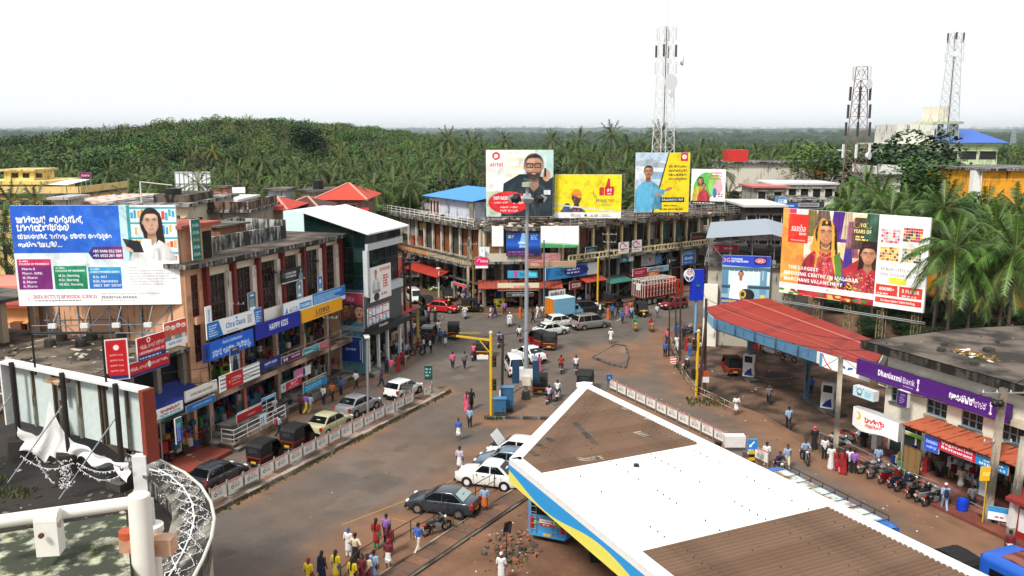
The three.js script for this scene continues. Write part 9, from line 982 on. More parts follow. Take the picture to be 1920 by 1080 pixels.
// ---------- people: one smooth skin per pose, clothes and hair as their own shells ----------
function skin(prims,cell,k=0.035){ // blend tapered capsules and mesh the field
const lo=[9,9,9],hi=[-9,-9,-9];for(const p of prims)for(let a=0;a<3;a++){const r=Math.max(p[6],p[7])+0.05;lo[a]=Math.min(lo[a],p[a]-r,p[a+3]-r);hi[a]=Math.max(hi[a],p[a]+r,p[a+3]+r);}
const n=[0,1,2].map((a)=>Math.ceil((hi[a]-lo[a])/cell)+1),F=new Float32Array(n[0]*n[1]*n[2]),id=(i,j,l)=>(l*n[1]+j)*n[0]+i;
const f=(x,y,z)=>{let d=9;for(const p of prims){const bx=p[3]-p[0],by=p[4]-p[1],bz=p[5]-p[2],t=clp(((x-p[0])*bx+(y-p[1])*by+(z-p[2])*bz)/(bx*bx+by*by+bz*bz+1e-9)),q=p[8]||1,e=Math.hypot(x-p[0]-t*bx,y-p[1]-t*by,(z-p[2]-t*bz)*q)-lerp(p[6],p[7],t),h=Math.max(k-Math.abs(d-e),0)/k;d=Math.min(d,e)-h*h*k*0.25;}return d;};
for(let l=0;l<n[2];l++)for(let j=0;j<n[1];j++)for(let i=0;i<n[0];i++)F[id(i,j,l)]=f(lo[0]+i*cell,lo[1]+j*cell,lo[2]+l*cell);
const g=mb(),vi=new Map();const vert=(i,j,l)=>{const c=id(i,j,l);if(vi.has(c))return vi.get(c);let s=[0,0,0],m=0;const E=[[0,0,0,1,0,0],[0,1,0,1,1,0],[0,0,1,1,0,1],[0,1,1,1,1,1],[0,0,0,0,1,0],[1,0,0,1,1,0],[0,0,1,0,1,1],[1,0,1,1,1,1],[0,0,0,0,0,1],[1,0,0,1,0,1],[0,1,0,0,1,1],[1,1,0,1,1,1]];for(const e of E){const a=F[id(i+e[0],j+e[1],l+e[2])],b=F[id(i+e[3],j+e[4],l+e[5])];if((a<0)!==(b<0)){const t=a/(a-b);for(let q=0;q<3;q++)s[q]+=lerp(e[q],e[q+3],t);m++;}}const x=lo[0]+(i+s[0]/m)*cell,y=lo[1]+(j+s[1]/m)*cell,z=lo[2]+(l+s[2]/m)*cell,h=cell*0.5,nx=f(x+h,y,z)-f(x-h,y,z),ny=f(x,y+h,z)-f(x,y-h,z),nz=f(x,y,z+h)-f(x,y,z-h),L=Math.hypot(nx,ny,nz)||1,v=g.vert(x,y,z,nx/L,ny/L,nz/L,x,y);vi.set(c,v);return v;};
for(let l=1;l<n[2]-1;l++)for(let j=1;j<n[1]-1;j++)for(let i=1;i<n[0]-1;i++){const a=F[id(i,j,l)]<0;const q=(b,A,B,Cc,D)=>{if((F[b]<0)===a)return;const v=[vert(...A),vert(...B),vert(...Cc),vert(...D)];if(a)g.i.push(v[0],v[1],v[2],v[0],v[2],v[3]);else g.i.push(v[0],v[2],v[1],v[0],v[3],v[2]);};q(id(i+1,j,l),[i,j-1,l-1],[i,j,l-1],[i,j,l],[i,j-1,l]);q(id(i,j+1,l),[i-1,j,l-1],[i-1,j,l],[i,j,l],[i,j,l-1]);q(id(i,j,l+1),[i-1,j-1,l],[i,j-1,l],[i,j,l],[i-1,j,l]);}
return g;
}
const POSE=(()=>{ // joints: hip, knee, ankle, shoulder, elbow, wrist for left (+x) and right
const mk=(o)=>{const py=o.py||0.9,lean=o.lean||0,P=[0,py,0],Ch=[0,py+0.34*Math.cos(lean),0.34*Math.sin(lean)],N=[0,py+0.52*Math.cos(lean),0.52*Math.sin(lean)];return{P,Ch,N,Hd:[0,N[1]+0.17,N[2]+0.03],legs:o.legs,arms:o.arms};};
const leg=(s,k,a)=>[[s*0.09,0,0],k,a];
return{
stand:mk({legs:[[[0.09,0.88,0],[0.1,0.47,0.02],[0.1,0.08,-0.02]],[[-0.09,0.88,0],[-0.1,0.47,0.02],[-0.11,0.08,-0.02]]],arms:[[[0.19,1.36,0],[0.24,1.1,-0.02],[0.22,0.86,0.06]],[[-0.19,1.36,0],[-0.24,1.1,-0.02],[-0.22,0.86,0.06]]]}),
walk:mk({lean:0.05,legs:[[[0.09,0.87,0],[0.09,0.48,0.17],[0.09,0.09,0.25]],[[-0.09,0.87,0],[-0.09,0.46,-0.06],[-0.09,0.14,-0.33]]],arms:[[[0.19,1.36,0.02],[0.23,1.1,-0.12],[0.22,0.88,-0.08]],[[-0.19,1.36,0.02],[-0.23,1.12,0.1],[-0.2,0.94,0.26]]]}),
hips:mk({legs:[[[0.09,0.88,0],[0.11,0.47,0.02],[0.12,0.08,-0.02]],[[-0.09,0.88,0],[-0.12,0.47,0.03],[-0.14,0.08,0]]],arms:[[[0.19,1.36,0],[0.37,1.16,-0.08],[0.18,0.98,0.04]],[[-0.19,1.36,0],[-0.37,1.16,-0.08],[-0.18,0.98,0.04]]]}),
fold:mk({legs:[[[0.09,0.88,0],[0.1,0.47,0.02],[0.1,0.08,-0.02]],[[-0.09,0.88,0],[-0.1,0.47,0.05],[-0.1,0.08,0.04]]],arms:[[[0.19,1.36,0],[0.25,1.1,0.02],[0.05,1.12,0.19]],[[-0.19,1.36,0],[-0.25,1.1,0.02],[-0.06,1.07,0.18]]]}),
ride:mk({py:0.92,lean:0.12,legs:[[[0.1,0.9,0.02],[0.17,0.78,0.42],[0.16,0.36,0.3]],[[-0.1,0.9,0.02],[-0.17,0.78,0.42],[-0.16,0.36,0.3]]],arms:[[[0.19,1.38,0.08],[0.3,1.14,0.24],[0.28,1.08,0.5]],[[-0.19,1.38,0.08],[-0.3,1.14,0.24],[-0.28,1.08,0.5]]]}),
};
})();
const caps=(a,b,r,s=r,f)=>[...a,...b,r,s,f||1];
const mid3=(a,b,t)=>a.map((v,k)=>lerp(v,b[k],t));
function handGeo(w,e){ // palm, four curled fingers of their own length and a thumb from the side
const d=new V3(w[0]-e[0],w[1]-e[1],w[2]-e[2]).normalize(),s=w[0]>0?1:-1,u=new V3(0,0,1).addScaledVector(d,-d.z).normalize(),v=new V3().crossVectors(d,u),P=(a,b,c)=>[w[0]+d.x*a+u.x*b+v.x*c,w[1]+d.y*a+u.y*b+v.y*c,w[2]+d.z*a+u.z*b+v.z*c],pr=[caps(P(-0.02,0,0),P(0.03,0,0),0.027,0.03),caps(P(0.03,-0.022,0),P(0.075,-0.025,0),0.02),caps(P(0.03,0.022,0),P(0.075,0.025,0),0.02)];
[[-0.036,0.06],[-0.012,0.075],[0.012,0.08],[0.035,0.07]].forEach(([b,l])=>pr.push(caps(P(0.085,b,0),P(0.085+l*0.55,b*1.12,-0.008*s),0.0095),caps(P(0.085+l*0.55,b*1.12,-0.008*s),P(0.085+l*0.95,b*1.15,-0.03*s),0.009,0.008)));pr.push(caps(P(0.03,0.035,0),P(0.06,0.065,-0.01*s),0.013),caps(P(0.06,0.065,-0.01*s),P(0.09,0.072,-0.02*s),0.011,0.009));return skin(pr,0.0085,0.008);
}
const pg=new Map();
function part(pose,what){
const key=pose+what;if(pg.has(key))return pg.get(key);const J=POSE[pose],H=J.Hd,leg=J.legs,arm=J.arms;let g;
const tor=(i,y=0.02)=>[caps([0,J.P[1]+y,J.P[2]],J.Ch,0.125+i,0.15+i,1.35),caps([arm[0][0][0]*0.7,arm[0][0][1]-0.02,arm[0][0][2]],[arm[1][0][0]*0.7,arm[1][0][1]-0.02,arm[1][0][2]],0.07+i,0.07+i)],limbs=(i)=>arm.map((a)=>caps(a[0],a[1],0.056+i,0.042+i));
const flare=(b,r1)=>[caps([0,J.P[1]+0.08,J.P[2]],[0,b,lerp(leg[0][2][2],leg[1][2][2],0.5)*0.6],0.15,r1,1.25)];
if(what==='body'){
g=skin([caps(J.P,J.Ch,0.12,0.14,1.35),caps(J.Ch,J.N,0.11,0.06),caps(arm[0][0],arm[1][0],0.06),caps(J.N,[H[0],H[1]-0.05,H[2]],0.055),...leg.flatMap((l)=>[caps(l[0],l[1],0.085,0.06),caps(l[1],l[2],0.056,0.036),caps(l[2],[l[2][0],l[2][1]-0.045,l[2][2]+0.14],0.035,0.028)]),...arm.flatMap((a)=>[caps(a[0],a[1],0.05,0.038),caps(a[1],a[2],0.038,0.026)])],0.03);
const add=(q)=>{const o=g.p.length/3;g.p.push(...q.p);g.n.push(...q.n);g.u.push(...q.u);g.i.push(...q.i.map((v)=>v+o));};const h=(x,y,z)=>[H[0]+x,H[1]+y,H[2]+z];
add(skin([caps(h(0,0.035,-0.015),h(0,0.0,0.0),0.088,0.083,0.92),caps(h(0,-0.05,0.03),h(0,-0.075,0.045),0.055,0.036),caps(h(0,0.02,0.082),h(0,-0.02,0.105),0.01,0.016),caps(h(-0.03,-0.05,0.072),h(0.03,-0.05,0.072),0.011),caps(h(-0.04,0.035,0.07),h(0.04,0.035,0.07),0.012),...[-1,1].map((s)=>caps(h(s*0.088,0.02,-0.005),h(s*0.088,-0.025,0.0),0.015)),caps(h(0,-0.06,-0.01),h(0,-0.15,-0.03),0.05)],0.0145,0.018));for(const a of arm)add(handGeo(a[2],a[1]));
}else if(what==='face'){g=mb();for(const s of[-1,1])g.sph([H[0]+s*0.033,H[1]+0.012,H[2]+0.083],[0.014,0.008,0.008],6);g.box(H[0],H[1]-0.05,H[2]+0.084,0.045,0.008,0.006);}
else if(what==='shirt')g=skin([...tor(0.018,-0.04),...limbs(0.016)],0.03);
else if(what==='tunic')g=skin([...tor(0.018),...limbs(0.016),...flare(pose==='ride'?0.78:0.5,0.19)],0.032);
else if(what==='trousers')g=skin(leg.flatMap((l)=>[caps(l[0],l[1],0.1,0.078),caps(l[1],mid3(l[1],l[2],0.93),0.074,0.062)]).concat([caps([0.05,J.P[1],J.P[2]],[-0.05,J.P[1],J.P[2]],0.12,0.12,1.2)]),0.03);
else if(what==='mundu')g=skin([...flare(0.14,0.22)],0.035);else if(what==='lungi')g=skin([...flare(0.52,0.2),caps([-0.1,0.62,0.1],[0.1,0.56,0.12],0.07)],0.035);
else if(what==='saree')g=skin([...tor(0.014),...flare(0.12,0.23),caps([0.15,J.N[1]-0.06,0.02],[-0.12,J.P[1]+0.02,0.1],0.08,0.06),caps([0.15,J.N[1]-0.08,-0.08],[0.16,J.P[1]-0.25,-0.13],0.06,0.07)],0.033);
else if(what==='gown')g=skin([...tor(0.03),...limbs(0.03),...flare(0.1,0.26)],0.035);else if(what==='veil')g=skin([caps([H[0],H[1]+0.04,H[2]-0.03],[H[0],H[1]-0.02,H[2]-0.03],0.112,0.108),caps([0,J.N[1],J.N[2]-0.02],[0,J.Ch[1],J.Ch[2]-0.02],0.12,0.165,1.2)],0.025);
else if(what==='hair')g=skin([caps([0,H[1]+0.06,H[2]-0.025],[0,H[1]+0.01,H[2]-0.05],0.094,0.08),caps([-0.05,H[1]+0.085,H[2]+0.03],[0.05,H[1]+0.085,H[2]+0.03],0.04)],0.02);else if(what==='plait')g=skin([caps([0,H[1]+0.06,H[2]-0.025],[0,H[1]+0.01,H[2]-0.05],0.096,0.085),caps([0,H[1]-0.02,H[2]-0.11],[0,J.Ch[1]-0.12,J.Ch[2]-0.17],0.05,0.03)],0.02);
else if(what==='cap')g=skin([caps([0,H[1]+0.07,H[2]-0.02],[0,H[1]+0.075,H[2]-0.02],0.1,0.09),caps([0,H[1]+0.055,H[2]+0.07],[0,H[1]+0.05,H[2]+0.13],0.035,0.03)],0.02);else if(what==='helmet')g=skin([caps([0,H[1]+0.05,H[2]-0.01],[0,H[1]-0.01,H[2]-0.01],0.135,0.12)],0.024);
else if(what==='backpack')g=skin([caps([0,J.Ch[1]+0.06,J.Ch[2]-0.2],[0,J.P[1]+0.12,J.P[2]-0.2],0.12,0.13,1.2)],0.03);
const r=g.geo();pg.set(key,r);return r;
}
const cloth=(c)=>mt(c,0.85,{map:TX.weave}),skins=[[0.15,0.075,0.042],[0.2,0.1,0.058],[0.11,0.055,0.032]].map((c)=>mt(c,0.6)),hairM=mt([0.012,0.01,0.009],0.55),CL={w:[0.74,0.74,0.74],k:[0.02,0.02,0.022],n:[0.02,0.03,0.09],b:[0.06,0.17,0.5],l:[0.34,0.45,0.62],r:[0.42,0.02,0.025],m:[0.2,0.02,0.04],p:[0.72,0.16,0.26],v:[0.36,0.18,0.5],u:[0.1,0.03,0.12],y:[0.75,0.58,0.05],o:[0.6,0.18,0.04],g:[0.04,0.3,0.12],t:[0.08,0.36,0.4],e:[0.2,0.2,0.21],c:[0.68,0.6,0.46],h:[0.32,0.24,0.14],a:[0.55,0.5,0.6]};
let pn=0;
// px, py of the feet; heading; pose; code: top garment + colour, bottom garment + colour, head; label; height
const TOP={S:'shirt',T:'tunic',A:'saree',G:'gown'},BOT={t:'trousers',m:'mundu',l:'lungi'},HEAD={h:'hair',p:'plait',c:'cap',e:'helmet',v:'veil'};
function per(px,py,dir,pose,code,label,o={}){
const p=G(px,py,o.y||0),g=thg('person',label,'person',[p.x,(o.y||0)+0.01-(o.sink||0),p.z],face(dir)),[a,b,h,x]=code.split(' '),s=(o.s||1)*(0.97+0.05*((pn*7)%5)/4);g.scale.setScalar(s);
mesh('body',part(pose,'body'),skins[pn++%3],g);mesh('face_features',part(pose,'face'),M.black,g);mesh(TOP[a[0]],part(pose,TOP[a[0]]),cloth(CL[a[1]]),g);if(b!=='-')mesh(BOT[b[0]],part(pose,BOT[b[0]]),cloth(CL[b[1]]),g);mesh(HEAD[h[0]],part(pose,HEAD[h[0]]),h[1]?cloth(CL[h[1]]):hairM,g);
if(x){const k=tag(mesh('backpack',part(pose,'backpack'),cloth(CL[x[1]])),'backpack worn by the '+label.replace(/^(person|rider) /,'person '),'backpack');k.position.copy(g.position);k.rotation.copy(g.rotation);k.scale.copy(g.scale);if(k.userData.label.split(' ').length>16)k.userData.label=k.userData.label.split(' ').slice(0,16).join(' ');}return g;
}
const st='stand',wk='walk',hp='hips',fo='fold',ri='ride';
[[441,840,150,st,'Se tk h','person in grey checked shirt at the kerb by the terrace steps'],[516,783,120,fo,'Sw mw h','person all in white behind the terrace railing'],[524,819,60,wk,'Sl tk h xr','person striding in blue shirt with red backpack by the kerb'],[564,777,40,st,'Sm tk h','person in dark red and black beside the kerb'],[574,776,40,wk,'Sv ty h','person in purple shirt and yellow trousers by the kerb'],[583,776,40,wk,'Sl th h','person in light blue shirt and khaki trousers by the kerb'],[607,759,30,st,'Sw tn h','person in white shirt and dark trousers on the kerb'],[624,753,200,wk,'So tk h','person in orange vest stepping off the kerb'],[715,727,110,wk,'Su tk h','person in deep purple striding across the left lane'],[734,703,200,st,'Sp te h','person in bright pink shirt near the glass block'],[725,701,190,st,'Sn tk h','person in navy beside the pink shirted one'],[747,696,170,st,'Ar - p','person in red saree near the glass block kerb'],[755,688,170,wk,'Tr tk p','person in scarlet tunic near the glass block kerb'],[711,683,180,st,'Sw tw h','person in white on the ledge before the glass block'],[742,668,150,st,'Sl tn h','person in pale blue shirt in the crowd by the poles',{}],[752,660,150,st,'Sw tk h','person in white shirt in the crowd by the poles'],[783,664,70,ri,'Sr tk h','person in red riding the bicycle',{sink:0.05,y:0}],[796,662,20,wk,'Sk tk h xw','person in black with white backpack by the left kerb'],[808,663,20,wk,'Sk tk h xw','second person in black with white backpack, right of the first'],[800,650,30,st,'Su tk h','person in purple behind the two with white backpacks'],[812,645,30,st,'Sm tk h','person in maroon beside the parked autorickshaw'],[804,603,190,st,'Tu tu vc','person in purple with cream veil near the red hatchback'],[816,604,190,st,'Gk - vc','person in black gown with cream veil near the red hatchback'],[823,627,160,wk,'Sw tw h','person in white walking beside the parked rank'],[825,645,170,wk,'Sb tn h','person in blue carrying on beside the parked rank'],[835,650,350,st,'Sn lw h','person in navy shirt and white folded lungi in the road'],[849,692,0,wk,'Sp tn h','person in pink shirt crossing the left side of the junction'],[871,692,10,wk,'Se tk h','person in dark grey with a pale bag crossing the junction'],[875,772,10,wk,'Ap - p','person in coral red saree on the road left of the yellow post'],[884,767,10,wk,'Tk tk p','person in black just right of the coral saree'],[881,802,200,st,'Sl tk h','person in light blue shirt in mid road by the yellow post'],[860,826,190,st,'Sb lw h','person in blue shirt and white folded lungi in mid road'],[862,884,20,st,'Sa lw h','person in lavender shirt and white lungi behind the white taxi'],[920,598,110,wk,'Tw tu p','person in white near the yellow shop front'],[928,594,100,wk,'Tn tn p','person in dark blue beside the white one at the yellow shop'],[975,597,180,st,'Ao - p','person in orange saree before the dark red shop'],[999,606,250,wk,'Sk tk h','person in black walking left before the corner shops'],[1008,597,250,wk,'Sw tw h','person in white walking before the corner shops'],[1017,596,180,st,'Sc te h','person in cream shirt before the corner shops'],[1145,645,190,st,'Sw lw hw','person in white shirt, lungi and turban beside the small island'],[1002,692,20,st,'Sl tw h','person in pale blue close behind the white saloon'],[1011,697,20,st,'Ap - p','person in magenta saree next to the lamp mast'],
[1140,600,200,st,'Ao - p','person in orange saree in the far right crossing'],[1148,596,200,st,'Sb tn h','person in blue in the far right crossing'],[1158,592,240,wk,'Sk tk h','person in black in the far right crossing'],[1167,607,200,wk,'Sb tn h','person in blue and dark trousers nearest of the far crossing'],[1175,596,200,st,'Tp tv p','person in light pink in the far right crossing'],[1125,598,20,st,'Gk - vw','person in black gown and white veil beside the silver people carrier'],[1118,588,20,st,'Sw te h','person in white behind the silver people carrier'],[1086,579,180,st,'Sl tn h','person in pale blue in front of the dark stalls'],[1184,598,200,st,'Sl tn h','person in sky blue beside the yellow nosed autorickshaw'],[1182,588,200,st,'So tk h','person in orange beside the yellow nosed autorickshaw'],[1205,552,200,st,'Tt tw p','person in teal behind the cage lorry'],[1247,670,190,st,'Sb tk h','person in vivid blue shirt at the right kerb corner'],[1251,645,190,st,'Sp tn h','person in pale pink shirt behind the blue one at the kerb'],[1269,657,190,wk,'Tw tw h','person all in white walking at the right kerb corner'],[1268,635,10,st,'Tb tb h','person in blue behind the white walker at the right kerb'],[1287,658,200,st,'Ar - p','person in red saree near the price tower'],[1293,669,20,st,'Se tb h','person in grey with blue trousers near the price tower'],[1315,712,10,st,'Sv tr h','person in lilac and red beside the yellow signal post'],[1380,778,190,fo,'Sw lw h','person in white shirt and lungi by the forecourt railing'],[1441,759,200,wk,'Se tk h','person in grey walking over the forecourt'],[1478,804,10,wk,'Sl tk h','person in pale blue with shoulder bag on the forecourt'],[1414,692,200,st,'Sr tr h','person in red uniform at the middle fuel pump'],[1400,700,20,st,'Sn tn h','person in blue beside the middle fuel pump'],[1520,740,200,st,'Sb tn h','attendant in blue deep in the shade of the fuel canopy'],[1436,874,20,st,'Sw tw h','person in white shirt just behind the canopy edge'],[1475,880,190,wk,'Sl tc h','person in light blue beside the dark motorcyclist'],[1526,842,190,st,'Gk - vp','person in black gown and pink headscarf by the forecourt edge'],[1557,880,10,st,'Sw mw h','person in white shirt and white cloth left of the red dressed pair'],[1569,886,10,wk,'Tr tp p','person in red tunic at the roadside'],[1581,889,10,wk,'Ar - p','person in dark red saree beside the red tunic'],[1591,886,20,st,'Sw tk h','person in white shirt and black trousers by the parked bikes'],[1600,888,20,st,'Sv tk h','person in mauve and black by the parked bikes'],[1618,848,200,st,'Gk - vk','person in black behind the roadside railing'],[1707,897,200,st,'Sv tw h','person in lilac shirt behind the restaurant railing'],[1733,896,200,st,'Ar - p','person in red behind the restaurant railing'],[1751,894,200,st,'Sh tk cc','person in a pale hat behind the restaurant railing'],[1781,905,200,st,'Sw th h','person in white shirt at the restaurant entrance'],[1770,958,15,wk,'Sl tl cw xn','person in white cap with navy backpack walking past the last bike'],[1822,915,190,st,'Sr lw h','person in red with white lungi on the restaurant steps'],[1829,930,190,st,'Sw tn h','child in striped shirt on the restaurant steps',{s:0.75}],[1837,936,200,st,'At - p','person in teal saree beside the child on the steps'],[1820,958,10,st,'Se tk h','person in grey standing at the kerb by the yellow diamond'],[1890,1052,10,st,'Sm mw h','person in maroon shirt and white cloth near the striped pole'],
[654,1045,20,st,'Tw tw cb','person in long white kurta and blue cap'],[667,1057,20,hp,'Sc mk h','person in cream shirt and black cloth with hands on hips'],[706,1029,20,st,'Tr tg p','person in red and green standing by the parking line'],[725,1018,10,st,'Sv tk h','person in violet shirt near the railing post'],[731,1040,20,st,'Tm tm p','person in dark red below the violet shirted one'],[729,1068,190,st,'Sm lw hr','person with a red headcloth and white lungi behind the rail'],[784,1037,40,wk,'Sb tc h','person in blue shirt and cream trousers walking by the rail'],[909,962,10,fo,'Sl lo h','person in pale blue shirt and orange lungi on the slab walk'],[605,1092,20,st,'An - p','person in navy saree at the bottom edge'],[631,1092,20,st,'Ty tb p','person in yellow tunic at the bottom edge'],[580,1106,20,st,'Ty tr hr','person with red scarf at the bottom edge corner of the group'],[662,1106,20,st,'Ty tk p','person in yellow and black low at the bottom edge'],[680,1100,200,st,'Am - p','person in maroon low at the bottom edge'],[690,1098,200,st,'Sc tm p','person in cream and rust low at the bottom edge'],[702,1092,20,st,'Tl tn h','person in pale blue and navy by the rail at the bottom edge'],[940,1094,190,st,'Tw tw cw','person in white with white skullcap on the canopy forecourt'],[322,872,30,st,'Tm tn h','person in dark clothes before the corner shop opening'],[331,862,40,st,'Sk tk h','second dark clothed person before the corner shop opening'],
[956,611,188,ri,'Tw tw cw','rider in white on the white scooter'],[974,639,-5,ri,'Sw tk h','rider in white shirt left of the mast'],[936,650,5,ri,'Sl tn h xn','rider in pale blue with navy backpack'],[888,674,8,ri,'Sp tn h','rider in striped pink behind the signal beam'],[858,636,10,ri,'Sc tn h','rider in pale yellow shirt behind the autorickshaw'],[1052,698,2,ri,'Sr tk h','rider in red shirt in mid junction'],[1080,699,4,ri,'Sw tn h','rider in white shirt beside the red one'],[1029,757,12,ri,'Sa tn h','rider in lilac shirt near the mast island'],[1045,748,8,ri,'Sw tk h','rider in white near the mast island'],[1190,620,178,ri,'Tg tg vt','rider in green with teal veil on the yellow scooter'],[1220,621,176,ri,'Tr tw vr','rider in red veil on the second scooter'],[1508,867,182,ri,'Sl tk h','rider in white blue shirt coming down the right road'],[1460,890,178,ri,'Sn tk h','rider in dark shirt behind the canopy edge'],[872,597,175,ri,'Sw tn h','rider in white beside the black autorickshaw'],[838,566,180,st,'Sg tn h','person in green at the flower stalls'],[868,570,180,st,'Sw tk h','person in white by the far shop posts'],[876,566,180,st,'Sp tk h','person in rose by the far shop posts'],[700,694,30,st,'Sk tk h','person in black among the bikes on the path'],[762,672,160,st,'Sl tk h','person in pale blue between the dark poles and the bicycle'],[738,672,30,st,'Sn tn h','person in navy at the corner of the glass block'],[748,648,170,st,'Se tk h','person in grey behind the dark lattice pole'],[668,730,40,wk,'Sw tk h','person in white and black on the path by the glowing signal'],[640,742,220,st,'Sb tk h','person in blue by the right terrace steps'],[544,770,30,st,'Se tn h','person in dark grey beside the terrace end'],[350,848,40,st,'Tt tt vk','person in teal with black veil before the fabrics shop'],[380,836,30,st,'Ar - p','person in red saree before the fabrics shop'],[776,630,160,st,'Sw tn h','person in white by the parked autorickshaw rank'],[770,645,170,st,'Sb tk h','person in blue by the parked autorickshaw rank'],[1310,668,20,st,'Sc tk h','person in cream near the leaning power pole'],[1282,640,200,st,'Sn tk h','person in navy among the bikes at the price tower'],[1050,586,190,st,'Sr tk h','person in red before the stalls left of the truck'],[946,590,180,st,'Sv tk h','person in violet before the yellow shop front'],[1645,880,20,st,'Sl tn h','person in light blue beside the first parked bike'],[1690,903,200,st,'Tg tw p','person in green tunic behind the red scooter'],[1760,905,190,st,'Se tk h','person in grey at the left of the restaurant entrance'],[1800,922,200,st,'Sc lw h','person in cream shirt on the red steps'],[1715,905,30,st,'Sm tk h','person in maroon leaning on the restaurant rail'],[1545,862,190,st,'Sw tk h','person in white and black near the veiled woman'],[1232,596,160,st,'Sw te h','person in white on the far right road edge']].forEach((q)=>{if(q[3]===ri&&q[0]!==783)q[6]={...(q[6]||{}),sink:0.06};per(...q);});
// ---------- street furniture ----------
function fence(A,B,n,label,skip){ // printed steel panels between posts
const a=A.clone().setY(0),b=B.clone().setY(0),d=new V3().subVectors(b,a),L=d.length(),g=thg('median_fence',label,'fence',[a.x,0.2,a.z],Math.atan2(-d.z,d.x)),w=L/n;const rgs=[0,1,2].map((q)=>region(120,80,(x,W,H)=>{R(x,'#dcdcd6',0,0,W,H);R(x,'#b83a34',0,0,W,H*0.1);lns(x,'#b83a34',W*0.08,H*0.16,W*0.8,1,1,H*0.07);EL(x,'#555a66',W*0.28,H*0.64,W*0.1,H*0.16);EL(x,'#d8d8d2',W*0.28,H*0.64,W*0.05,H*0.08);lns(x,'#6a6e78',W*0.44,H*0.5,W*0.45,2,H*0.16,H*0.08);ML(x,['സലകന','പലമയ','കവചത'][q],W*0.5,H*0.36,H*0.14,'#777',{w:W*0.5,lw:1.5});}));
const pm=mt([0.42,0.4,0.36],0.7,{map:TX.rust});
for(let k=0;k<=n;k++){mb().bx(k*w-0.035,k*w+0.035,0,1.12,-0.04,0.04).bd('post',pm,g);if(k===n||skip?.includes(k))continue;const x0=k*w+0.09,x1=(k+1)*w-0.09,y0=0.2+rr(-0.015,0.015);mb().bx(x0,x1,y0,y0+0.78,-0.02,0.0).bd('panel',M.white,g);for(const s of[1,-1]){const z=s>0?0.004:-0.024,r=rgs[k%3];(s>0?mb().quad([x0,y0,z],[x1,y0,z],[x1,y0+0.78,z],[x0,y0+0.78,z],r.uv):mb().quad([x1,y0,z],[x0,y0,z],[x0,y0+0.78,z],[x1,y0+0.78,z],r.uv)).bd('printed_face',r.mat,g);}}return g;
}
fence(G(395,948,0.2),G(810,738,0.2),18,'row of white printed panels between steel posts along the left median',[16]);fence(G(1140,733),G(1440,880),14,'row of white printed panels behind the canopy along the right road');
{const g=thg('stone_pillar','grey stone pillar near the tip of the left median','pillar',G(764,758));mb().bx(-0.35,0.35,0,1.5,-0.3,0.3).bd('shaft',M.conc,g);mb().bx(-0.45,0.45,1.5,1.62,-0.4,0.4).bd('cap',M.concD,g);}
function railing(pts,label,o={}){const P=pts.map((q)=>G(q[0],q[1])),a=P[0],g=thg('tube_railing',label,'railing',[a.x,o.y||0,a.z]);rail(g,P.map((v)=>[v.x-a.x,0,v.z-a.z]),o.h||1,{mat:o.mat||M.steel,r:o.r||0.025,step:o.step||1.6,n:o.n||2});}
railing([[640,1108],[675,1070],[960,900]],'dark tube railing along the slab walk in front of the parked taxis',{mat:mt([0.06,0.05,0.045],0.6),step:1.9,h:1.05,y:0.1});railing([[236,882],[350,852],[450,803],[530,780],[640,722],[700,690]],'thin steel railing on the kerb before the shop row',{y:0.16,step:2.4,mat:mt([0.2,0.17,0.15],0.6)});
railing([[1257,645],[1268,680],[1282,712],[1302,742],[1340,760],[1376,778]],'bent white tube railing round the filling station corner',{mat:mt([0.5,0.48,0.44],0.6,{map:TX.rust}),step:1.7,h:0.9});railing([[1535,835],[1600,862],[1660,893],[1700,912],[1760,935]],'steel railing in front of the bank and restaurant',{step:1.9});railing([[1800,950],[1870,985],[1925,1012]],'low pale rail by the power poles at right',{h:0.6,step:2.2,n:1});
function post(px,py,H,r,label,o={}){const p=G(px,py),g=thg(o.name||'power_pole',label,o.cat||'pole',[p.x,0,p.z],o.ry||0);const q=AT(o.tx??px,o.ty??py,-p.z);const tx=o.tx!==undefined?q.x-p.x:0,h=o.ty!==undefined?q.y:H;if(o.sq)mb().bar([0,0,0],[tx,h,0],r*2).bd('shaft',o.m||M.conc,g);else mb().cyl([0,0,0],[tx,h,0],r,o.r1||r*0.75,10).bd('shaft',o.m||M.steel,g);
for(const[y,w]of o.arms||[]){const x=tx*y;mb().bar([x-w/2,h*y,0.06],[x+w/2,h*y,0.06],0.07).bd('cross_arm',M.steel,g);for(let k=0;k<4;k++){const xx=x+lerp(-w/2+0.05,w/2-0.05,k/3);mb().cyl([xx,h*y,0.06],[xx,h*y+0.16,0.06],0.045,0.03,7).bd('insulator',M.white,g);}}if(o.more)o.more(g,tx,h);return[p.x+tx,h,p.z];}
const rustP=mt([0.1,0.055,0.035],0.85,{map:TX.fine}),conP=grm([0.55,0.47,0.38]);
